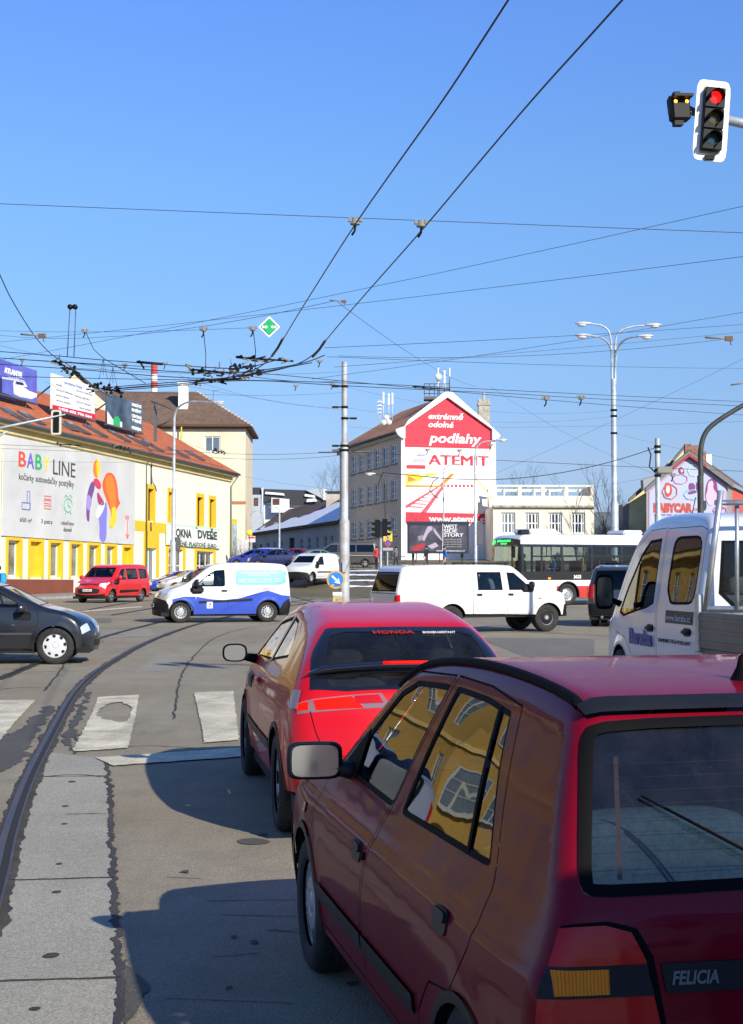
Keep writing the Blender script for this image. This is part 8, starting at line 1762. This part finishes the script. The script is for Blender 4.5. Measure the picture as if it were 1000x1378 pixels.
# pairs crossing the view behind
GW='contact wires crossing above the junction'
def cross(label,pts,r=.010): wire(label,pts,r,name='contact_wire',group=GW)
cross('upper contact wire running left from the junction over the billboards',[(-10,472,34),(60,477,34),(130,484,34),(200,489,33),(270,494,31),(330,497,29.5),(380,482,27)])
cross('contact wire just under the topmost one over the roof billboards',[(-10,481,34),(60,486,34),(120,490,33.5),(210,499,32.5),(300,503,30.5),(350,499,29),(410,489,27.5),(437,478,27)])
cross('contact wire running level from the junction behind the blue mast',[(-10,489,35),(90,495,35),(190,505,34),(300,511,33),(400,513,36),(540,518,44),(700,526,52),(860,534,60),(1010,541,68)])
cross('lowest thick contact wire running from the junction to the right edge',[(150,526,34),(240,519,32.5),(330,510,31.5),(440,518,36),(560,524,44),(680,529,50),(800,537,57),(1010,547,66)])
cross('contact wire swinging below the junction over the brown roof',[(120,528,35),(180,520,34),(260,516,32),(340,503,30),(420,488,27.5)])
for i,(a_,b_,lb) in enumerate((((-10,500,36),(320,512,33),'contact wire just over the BABY LINE building roof boards'),((300,500,31),(463,512,50),'short contact wire from the junction to the mast top'),((-10,476,35),(210,494,33),'contact wire between the topmost pair at the left'),((330,500,30),(1010,556,62),'contact wire falling gently right of the junction, lowest'),((440,480,28),(1010,492,55),'thin level wire right of the curving trolley wires'),((437,468,26),(1010,430,40),'thin wire rising right from the bend sleeve'),((150,526,34),(463,528,68),'contact wire passing under the junction to the mast'),((90,495,30),(463,500,55),'thin wire from the left knot to the mast top'))): wire(lb,[a_,b_],.008 if i<4 else .005,.12,name='contact_wire',group=GW)
S_='span wires carrying the trolley wires'
def span(label,a_,b_,sag=.15,r=.0045): wire(label,[a_,b_],r,sag,m=WIRET,group=S_)
span('thin span wire across the whole sky at the two insulator hangers',(-10,267.5,17.5),(1010,307,16.6),.06,.004)
span('thin wire falling left from the upper right corner to the left edge, upper of two',(1010,238,22),(-10,462,34),.5)
span('thin wire falling left from the right edge, lower of two close ones',(1010,322,22),(-10,448,36),.3); 
span('thin wire from the right edge below the lamp heads, rising right',(1010,399,30),(420,510,36),.3); span('thin wire passing just over the four-headed lamp',(1010,434,32),(450,494,30),.2); span('thin wire between the dark fitting and the right edge',(970,457,28),(455,479,28),.15)
span('thin wire from the fitting at mid sky down right to the ATEMIT roof',(455,407,23),(640,520,60),.2); span('thin wire from the fitting at mid sky to the left edge',(455,404,23),(-10,407,40),.9)
span('thin wire between the two hanging insulators and the left lamp',(340,441,31),(-10,430,40),.3); span('thin wire at the left from edge to tram mast',(-10,445,38),(463,552,68),.4); span('thin wire from tram mast left towards the brown roof',(463,548,68),(240,505,45),.3)
span('level dark wire in front of the upper windows of the block',(463,607,68),(1010,628,60),.2,.010); span('dark feeder wire rising from the ATEMIT gable to the right mast',(590,643,60),(886,601,58),.5,.016); span('thin wire over the terrace building rising right',(668,575,75),(1010,560,60),.2); span('thin wire from the tall lamp to the right edge, falling',(828,583,78),(1010,615,55),.2)
span('thin wire from the blue mast right to the tall lamp, higher',(463,520,68),(828,552,78),.6); span('thin wire from the tall lamp left over the gable roof',(828,560,78),(463,548,68),.5); span('thin wire crossing the beige house to the blue mast',(463,607,68),(220,604,66),.2,.010); span('double wire crossing the beige house wall, lower',(463,612,68),(200,606,66),.3,.010); span('thin wire from the blue mast falling left to the modern house',(463,660,75),(310,637,80),.1)
span('thin wire descending over the orange roof to the beige window',(60,513,50),(290,610,52),.1); span('level wire pair before the BABY LINE banner top, upper',(-10,593,58),(260,607,62),.15,.009); span('level wire pair before the BABY LINE banner top, lower',(-10,598,58),(260,612,62),.15,.007); span('thin wire across the banner lettering',(-10,617,58),(220,622,70),.1); span('thin wire high over the mural house falling right',(886,640,58),(660,520,75),.3); span('thin wire rising left of the tall lamp to the right edge',(660,640,70),(1010,470,45),.2)
for i,(a_,b_) in enumerate((((463,574,68),(640,566,100)),((640,665,100),(886,640,58)))): span('thin wire from the %s'%('blue mast to the gable lamp' if i==0 else 'gable lamp to the slim right mast'),a_,b_,.3)
# hangers and fittings
def fitting(label,u,v,d,kind='hanger',name='wire_hanger',s=1,ang=0):
    p=at(u,v,d); r=thing(name,p,label,'wire fitting',group='fittings on the overhead wires'); A_=Matrix.Rotation(ang,3,'Y')
    if kind=='hanger':
        mb=MB(); mb.lathe([(0,.05*s),(.035*s,.05*s),(.038*s,.0),(.055*s,-.005*s),(.055*s,-.02*s),(0,-.03*s)],n=14); 
        for dx in (-.06,.06): mb.box((dx*s,0,.035*s),(.04*s,.035*s,.05*s),bev=.005)
        mb.build('insulator',INS,r); mb=MB(); mb.tube([(0,0,-.03*s),(-.005*s,0,-.09*s),(-.035*s,-.01,-.14*s)],.014*s,6); mb.build('clamp',BLKM,r)
    elif kind=='bar':
        mb=MB(); mb.tube([A_@Vector((-.30*s,0,0)),A_@Vector((.30*s,0,0))],.022*s,6); mb.build('bar',INS,r); mb=MB(); mb.box(A_@Vector((.2*s,0,0)),(.16*s,.06*s,.10*s)); mb.tube([A_@Vector((.22*s,0,-.02)),A_@Vector((.26*s,0,-.14*s))],.012*s,5); mb.build('clamp',RUST,r)
    return r
fitting('pale insulator hanger on the left trolley wire below mid sky',478,300,16.5); fitting('pale insulator hanger on the right trolley wire',567,303,16.6)
fitting('small insulator hung right of the two-cable hanger',274,444,31,s=1.15); fitting('small insulator hung left of the green diamond sign',340,443,31,s=1.15)
fitting('dark double clamp over the terrace building, left one',735,537,56,s=2.0); fitting('dark double clamp over the terrace building, right one',782,536,57,s=2.0)
fitting('long fitting with brown clamp at the right edge sky',968,455,28,'bar',s=.9,ang=.05); fitting('small bar fitting high at centre sky',455,405,23,'bar',s=.45,ang=.1); fitting('beige bar fitting at the left over the Atlantis billboard',45,451,24,'bar',s=.7,ang=.08); fitting('dark bar fitting at the right edge above the curved lamp',997,516,30,'bar',s=.7,ang=-.15)
for (u,v,v2,lb) in ((274,446,506,'hanging cable below the insulator right of the brown roof'),(341,446,498,'hanging cable below the insulator beside the green diamond')):
    P=[at(u,v,31),at(u+3,(v+v2)/2,30.6),at(u+2,v2,30.5)]; tag(MB().tube(P,.009,5).build('dropper_cable',WIRE),lb,'cable')
hg=thing('two_cable_hanger',(0,0,0),'dark twin pulley hanger with two vertical cables over the left billboards','wire fitting'); 
for u in (94.5,101): MB().lathe([(0,-.05),(.055,-.05),(.06,0),(.055,.05),(0,.05)],at(u,413,33),axis='Y',n=12).build('pulley',BLKM,hg)
MB().tube([at(93,413,33),at(103,413,33)],.03,6).build('yoke',BLKM,hg)
for a_,b_ in ((94,90.5),(102,99.5)): MB().tube([at(a_,415,33),at(b_,480,33)],.012,5).build('cable',mat('cable_blue',(.05,.07,.16),.5),hg)
tag(MB().tube([at(115,446,33),at(126,470,33),at(139,482,33),at(196,516,34)],.009,5).build('guy_cable',WIRE),'slanting cable from the small clamp right of the twin hanger','cable'); fitting('small round clamp right of the twin pulley hanger',114,446,33,s=1.0)
for k,(u,v) in enumerate(((139,483),(152,494))): 
    for du in (-6,0,6): tag(MB().tube([at(u,v,33),at(u+du,v+22+abs(du),33)],.006,4).build('stay_cable',WIRE),'thin stay above the dark junction box, %s'%(['left strand','middle strand','right strand'][(du+6)//6]+(' of the first fan' if k==0 else ' of the second fan')),'cable',group='stays over the junction box')
# the dense knots of frogs and clamps
def knot(label,us,vs,d,n,seed,w=.5):
    rg=random.Random(seed); r=thing('wire_junction',(0,0,0),label,'wire junction',group='wire junction knots')
    A0_=at(us[0],vs[0],d); A1_=at(us[1],vs[1],d)
    mb=MB(); mb.tube([A0_,A1_],.020,6); mb.build('runner',BLKM,r)
    for k in range(n):
        t=rg.random(); p=A0_.lerp(A1_,t)+Vector((0,rg.uniform(-.3,.3),rg.uniform(-w,w)*.17)); q=rg.random()
        mb=MB(); 
        if q<.45: mb.lathe([(0,-.035),(.028,-.03),(.038,0),(.022,.03),(0,.04)],p,n=8); m_=BLKM
        elif q<.75: a_=rg.uniform(-.5,.5); mb.box(p,(rg.uniform(.08,.24),.03,.03),Matrix.Rotation(a_,3,'Y')); m_=BLKM if rg.random()<.6 else INS
        else: mb.tube([p,p+Vector((rg.uniform(-.16,.16),0,rg.uniform(-.14,.14)))],.011,5); m_=RUST if rg.random()<.5 else INS
        mb.build('clamp',m_,r)
    return r
knot('dark knot of clamps where the steep left wire meets, above the white billboard',(74,108),(486,503),30,26,1,.55)
knot('dark junction box knot in front of the dark roof billboard',(124,162),(521,527),34,34,2,.55); 
knot('knot of dark clamps left of the curving wires over the chimney',(255,312),(497,502),31,24,3,.5); knot('knot of dark clamps in the middle of the curving wires',(312,345),(497,492),30,18,4,.45); knot('knot of dark clamps where the lower wires cross, right part',(262,330),(513,509),31.5,20,5,.3); knot('small knot of clamps under the green diamond sign',(330,352),(506,500),30,12,6,.4); 
knot('row of brown insulators on the wire right of the diamond',(318,395),(481,486),31,16,7,.16); knot('small dark knot before the beige house window',(286,304),(606,609),62,14,8,.5)
knot('rail-like splice on the wires before the gable ridge',(555,606),(520,524),46,6,9,.15); knot('grey clamps on the wire pair over the banner',(75,110),(597,600),59,8,10,.4); knot('dark clamps right of the banner on the wire pair',(150,175),(600,606),60,12,11,.5)
for k,(u,v,d) in enumerate(((30,485,34),(168,492,33.5),(222,490,33),(398,520,37),(430,487,30),(447,518,37),(660,600,70),(618,607,70),(575,606,70),(905,640,57))): fitting('small clamp on the wires, %s'%(['over the Atlantis billboard','left of the red and white chimney','right of the red and white chimney','below the curving wires','beside the green diamond wire end','left of the blue mast top','right of the ATEMIT letters','on the ATEMIT letters','left of the ATEMIT letters','right of the slim mast'][k]),u,v,d,s=.8 if d<50 else 1.6)
tag(MB().tube([at(149+38,451+34,33),at(194,496,33)],.022,6).build('wire_clip',BLKM),'short dark slanted clip on the contact wires left of the striped chimney','wire fitting'); tag(MB().tube([at(184,487,33),at(219,490,33)],.03,6).build('spiral_clip',BLKM),'row of dark beads on the wire before the striped chimney','wire fitting')
tag(MB().tube([at(250,490,31),at(258,497,31)],.03,6).build('white_clip',INS),'white slanted clip on the wires left of the first insulator','wire fitting')
tag(MB().tube([at(590,643,60),at(583,648,60),at(578,660,60),at(585,668,60),at(590,670,60)],.02,6).build('feeder_loop',WIRE),'dark looping feeder cable before the ATEMIT gable picture','cable'); tag(MB().tube([at(872,602,58),at(876,612,58),at(874,628,58),at(883,637,58)],.03,6).build('feeder_loop',WIRE),'dark looping cable beside the slim mast','cable')
tag(MB().tube([at(509,652,70),at(515,636,70),at(590,643,62)],.02,6).build('feeder_cable',WIRE),'dark bent cable before the side windows of the block','cable')

# ================================================================== trees
BARK=mat('bark_grey',(.10,.08,.065),.9,noise=.3,nscale=8)
def baretree(label,x,y,h,seed,spread=.5,depth=5,tr=.10,name='bare_tree',group='bare winter trees',up=.25,m=None):
    rg=random.Random(seed); root=thing(name,(x,y,gz(x,y)),label,'tree',group=group); tk=MB(); cr_=MB()
    def br(p,d,L,r,k):
        n=3; pts=[p]; q=p; dd=d
        for i in range(n): dd=(dd+Vector((rg.uniform(-.18,.18),rg.uniform(-.18,.18),rg.uniform(-.05,.15)))).normalized(); q=q+dd*L/n; pts.append(q)
        (tk if k==0 else cr_).tube(pts,r,5 if k<2 else 3,cap=False,r2=r*.62)
        if k<depth:
            for j in range(rg.choice((2,3,3)) if k else 4):
                t=rg.uniform(.45,1); b=pts[0].lerp(pts[-1],t) if t<.95 else pts[-1]; a_=rg.uniform(0,2*pi); nd=(dd+Vector((cos(a_),sin(a_),rg.uniform(-.1,.3)))*spread*rg.uniform(.7,1.4)+Vector((0,0,up*.4))).normalized(); br(b,nd,L*rg.uniform(.55,.78),r*.55,k+1)
    br(Vector((0,0,0)),Vector((0,0,1)),h*.34,tr,0); tk.build('trunk',m or BARK,root); cr_.build('crown',m or BARK,root); return root
for i,(u,v,d,h,s_,dp,lb) in enumerate(((560,705,128,7.5,.55,5,'bare tree before the left part of the ATEMIT gable, behind the poster frame'),(592,700,130,5.5,.6,5,'smaller bare tree before the middle of the ATEMIT gable'),(716,640,170,13.0,.6,5,'bare tree crown rising over the left terrace frame'),(748,640,176,12.5,.6,5,'bare tree crown rising over the right terrace frame'),(690,645,180,11,.6,5,'bare tree crown just right of the ATEMIT gable'),(448,660,200,18,.6,5,'bare tree between the modern houses and the block'),(817,650,140,11,.30,5,'upright bare poplar between the terrace building and the mural house'),(826,655,150,10,.32,5,'second upright bare poplar left of the mural house'),(845,640,160,10,.5,4,'bare tree at the left of the yellow house'))):
    x=(u-500)/2000*d; baretree(lb,x,d,h,10+i,s_,dp,.085 if h>9 else .06)
def brush(label,x,y,w,h,n,seed,m,name='bush'):
    rg=random.Random(seed); root=thing(name,(x,y,gz(x,y)),label,'bush'); mb=MB()
    for k in range(n):
        p=Vector((rg.gauss(0,w*.28),rg.gauss(0,.5),0)); d=Vector((rg.uniform(-.4,.4),rg.uniform(-.3,.3),1)).normalized(); L=h*rg.uniform(.4,1)*(1-min(.7,abs(p.x)/w)); q=p+d*L*.6; q2=q+(d+Vector((rg.uniform(-.5,.5),rg.uniform(-.3,.3),0))).normalized()*L*.4
        mb.tube([p,q,q2],.022,3,cap=False,r2=.006)
        for j in range(4): t=rg.random(); b=p.lerp(q,t) if rg.random()<.5 else q.lerp(q2,t); mb.tube([b,b+Vector((rg.uniform(-.35,.35),rg.uniform(-.3,.3),rg.uniform(.05,.45)))],.010,3,cap=False,r2=.004)
    mb.build('twigs',m,root); return root
BR=mat('twigs_brown',(.12,.10,.075),.9,noise=.3,nscale=3); BG=mat('twigs_dark_green',(.045,.055,.03),.9,noise=.4,nscale=3)
for i,(u,d,w,h,m) in enumerate(((806,128,2.5,4.3,BR),(818,132,3,5.2,BR),(832,130,3,4.6,BG),(850,126,2.4,3.2,BG))): brush(['brown brush at the right corner of the terrace building','tall brown brush behind the tall street lamp','dark green brush left of the mural house','low dark brush at the foot of the yellow house'][i],(u-500)/2000*d,d,w,h,260,30+i,m)
brush('brown brush overhanging the short white fence',(322-500)/2000*124,124.5,2.4,4.6,260,50,BR)
# ================================================================== people
SKIN=mat('skin',(.55,.32,.22),.6); HAIRD=mat('hair_dark',(.03,.02,.015),.8); JEANS=mat('cloth_dark_trousers',(.03,.035,.06),.9); SHOE=mat('shoe_dark',(.02,.02,.02),.7)
def person(label,loc,rz,jacket,h=1.74,pose='stand',trous=None,hair=None,step=.18,dz=0):
    root=thing('person',loc,label,'person',rz); k=h/1.74; V=[];E=[];Rr=[]
    def a(p,r,par=None): V.append(tuple(c_*k for c_ in p)); Rr.append(r*k); i=len(V)-1; (E.append((par,i)) if par is not None else None); return i
    # figure faces +x; hips at z .92
    sit=pose=='sit'; hz=.45 if sit else .92
    hip=a((0,0,hz),.135); ab=a((.01,0,hz+.16),.125,hip); ch=a((.0,0,hz+.36),.145,ab); nk=a((.0,0,hz+.54),.062,ch); hd=a((.015,0,hz+.62),.075,nk); h2=a((.02,0,hz+.70),.092,hd); a((.01,0,hz+.79),.070,h2)
    nose=a((.105,0,hz+.68),.018,h2)
    for sg in (1,-1):
        sh=a((0,sg*.17,hz+.46),.062,ch); el=a((.02 if not sit else .12,sg*.25,hz+.20),.045,sh); wr=a((.14 if not sit else .38,sg*.22,hz-.02 if not sit else hz+.22),.032,el); pm=a((.17 if not sit else .44,sg*.21,hz-.08 if not sit else hz+.24),.034,wr)
        for f in range(4):
            dz_=-.07 if not sit else .0; dx=.02 if not sit else .07; o=(f-1.5)*.018; b_=V[pm]; f1_=a((b_[0]/k+dx*.6+o*(0 if sit else 1),b_[1]/k+(o if sit else 0),b_[2]/k+dz_*.6),.010,pm); a((b_[0]/k+dx+o*(0 if sit else 1),b_[1]/k+(o if sit else 0)-sg*.01,b_[2]/k+dz_*(1-.1*abs(f-1.5))),.008,f1_)
        b_=V[pm]; a((b_[0]/k+.035,b_[1]/k-sg*.03,b_[2]/k-.015),.010,pm)
        hp=a((0,sg*.09,hz-.04),.095,hip)
        if sit: kn=a((.44,sg*.12,hz+.02),.065,hp); an=a((.50,sg*.12,.08),.042,kn); a((.64,sg*.13,.04),.036,an)
        else: st_=step*sg; kn=a((.06+st_*.5,sg*.10,.50),.062,hp); an=a((st_-.02,sg*.10,.09),.042,kn); a((st_+.14,sg*.11,.04),.036,an)
    me=bpy.data.meshes.new('body'); me.from_pydata(V,E,[]); ob=bpy.data.objects.new('body',me); SC.collection.objects.link(ob)
    md=ob.modifiers.new('s','SKIN'); sv=me.skin_vertices[0].data
    for i,r_ in enumerate(Rr): sv[i].radius=(r_,r_)
    for i in (0,1,2): sv[i].radius=(Rr[i]*.78,Rr[i]*1.22)
    sv[0].use_root=True; md.use_smooth_shade=True; ob.modifiers.new('u','SUBSURF').levels=1
    dg=bpy.context.evaluated_depsgraph_get(); m2=bpy.data.meshes.new_from_object(ob.evaluated_get(dg)); bpy.data.objects.remove(ob)
    for m_ in (jacket,trous or JEANS,SKIN,SHOE): m2.materials.append(m_)
    for p in m2.polygons:
        c_=p.center/k; p.use_smooth=True
        if c_.z>hz+.565: p.material_index=2
        elif (not sit and abs(c_.y)>.15 and c_.z<hz-.01) or (sit and c_.x>.36 and c_.z>hz+.14): p.material_index=2
        elif c_.z<.07: p.material_index=3
        elif c_.z<hz+.02 or (sit and c_.x>.14 and c_.z<hz+.13): p.material_index=1
        else: p.material_index=0
    m2.name='body'; o=bpy.data.objects.new('body',m2); link(o,root)
    mb=MB(); mb.lathe([(0,.115),(.055,.105),(.093,.06),(.104,.0),(.092,-.05),(.07,-.08)],(-.012,0,hz+.735),n=14); hm=mb.build('hair',hair or HAIRD,root); hm.scale=(k,k,k)
    hm.data.transform(Matrix.Translation((-.0,0,0)))
    for sg in (1,-1): e_=MB().lathe([(0,-.011),(.011,0),(0,.011)],(.098,sg*.034,hz+.715),n=8).build('eye',G['ink'],root); e_.scale=(k,k,k)
    m_=MB().box((.096,0,hz+.645),(.012,.045,.010)).build('mouth',mat('lips',(.35,.10,.08),.6),root); m_.scale=(k,k,k)
    return root
BLJ=mat('jacket_blue',(.02,.14,.45),.85,noise=.3,nscale=12); REDJ=mat('jacket_red',(.55,.03,.05),.85,noise=.2,nscale=12); BKJ=mat('jacket_black',(.015,.015,.018),.9,noise=.3,nscale=12); GRJ=mat('jacket_grey',(.12,.12,.13),.9,noise=.3,nscale=12)
d=62; x=(-1.5-500)/2000*d; pr=person('pedestrian with a bright blue backpack at the far left edge, behind the dark saloon',(x,d,gz(x,d)),radians(175),BKJ)
mb=MB(); mb.box((-.20,0,1.22),(.22,.34,.48),bev=.07); tag(mb.build('backpack',mat('backpack_blue',(.02,.30,.75),.7,noise=.3,nscale=9)),'bright blue backpack worn by the pedestrian at the far left edge','backpack')
bp=SC.objects[-1]
bp=[o for o in SC.objects if o.name.startswith('backpack')][0]; bp.location=(x,d,gz(x,d)); bp.rotation_euler=(0,0,radians(175))
for i,(u,dd,j,lb,rz) in enumerate(((507,104.8,REDJ,'small far pedestrian in a red jacket by the railing below the traffic lights',1.2),(533,106.5,GRJ,'small far pedestrian in grey beside the left leg of the poster frame',2.0),(598,107,BLJ,'small far pedestrian in blue under the poster frame',.4),(574,108,BKJ,'small far pedestrian in black under the poster frame',2.6))):
    x=(u-500)/2000*dd; person(lb,(x,dd,gz(x,dd)),rz,j,1.70)
def seated(veh,lx,ly,lz,label,j,face=0,h=1.70,hair=None):
    bpy.context.view_layer.update(); p=veh.matrix_world@Vector((lx,ly,lz)); r=person(label,p,0,j,h,'sit',hair=hair); r.rotation_euler=(veh.matrix_world.to_3x3()@Matrix.Rotation(face,3,'Z')).to_euler(); r.location=p; return r
seated(KAN,2.18,.42,.27,'driver in a grey top sitting in the blue and white van',GRJ)
seated(BUS,9.75,.80,.97,'seated bus passenger in a bright blue jacket behind the side window',BLJ)
seated(BUS,9.15,.45,.97,'seated bus passenger in black just behind the one in blue',BKJ)
seated(BUS,6.6,.80,.97,'seated bus passenger in grey towards the middle of the bus',GRJ)
seated(BUS,11.2,.62,1.02,'bus driver in dark clothes behind the windscreen',BKJ)

for o in list(SC.objects):
    if o.get('category') in('pickup','van','truck') and not o.parent: pass
PK=[o for o in SC.objects if o.get('category')=='pickup'][0]; seated(PK,2.72,.40,.42,'driver in dark clothes inside the white pickup',BKJ)
seated([o for o in SC.objects if o.name=='people_carrier'][0],2.95,.42,.30,'driver in grey behind the windscreen of the red people carrier',GRJ)
seated([o for o in SC.objects if o.name=='saloon_car'][0],2.2,.38,.12,'driver in black in the dark grey saloon at the left edge',BKJ)
seated([o for o in SC.objects if o.name=='flatbed_truck'][0],1.75,.42,.52,'driver in a blue top inside the crew-cab truck',BLJ)
# ================================================================== roots of the static things move to their base
def desc(o):
    out=[]
    for c_ in o.children: out.append(c_); out+=desc(c_)
    return out
bpy.context.view_layer.update()
for o in list(SC.objects):
    if o.type=='EMPTY' and o.parent is None and o.location.length<1e-6 and o.children:
        pts=[]
        for c_ in desc(o):
            if c_.type=='MESH': pts+= [c_.matrix_world@Vector(b) for b in c_.bound_box]
        if not pts: continue
        lo=Vector([min(p[i] for p in pts) for i in range(3)]); hi=Vector([max(p[i] for p in pts) for i in range(3)]); base=Vector(((lo.x+hi.x)/2,(lo.y+hi.y)/2,lo.z)); o.location=base
        for c_ in o.children: c_.location=c_.location-base
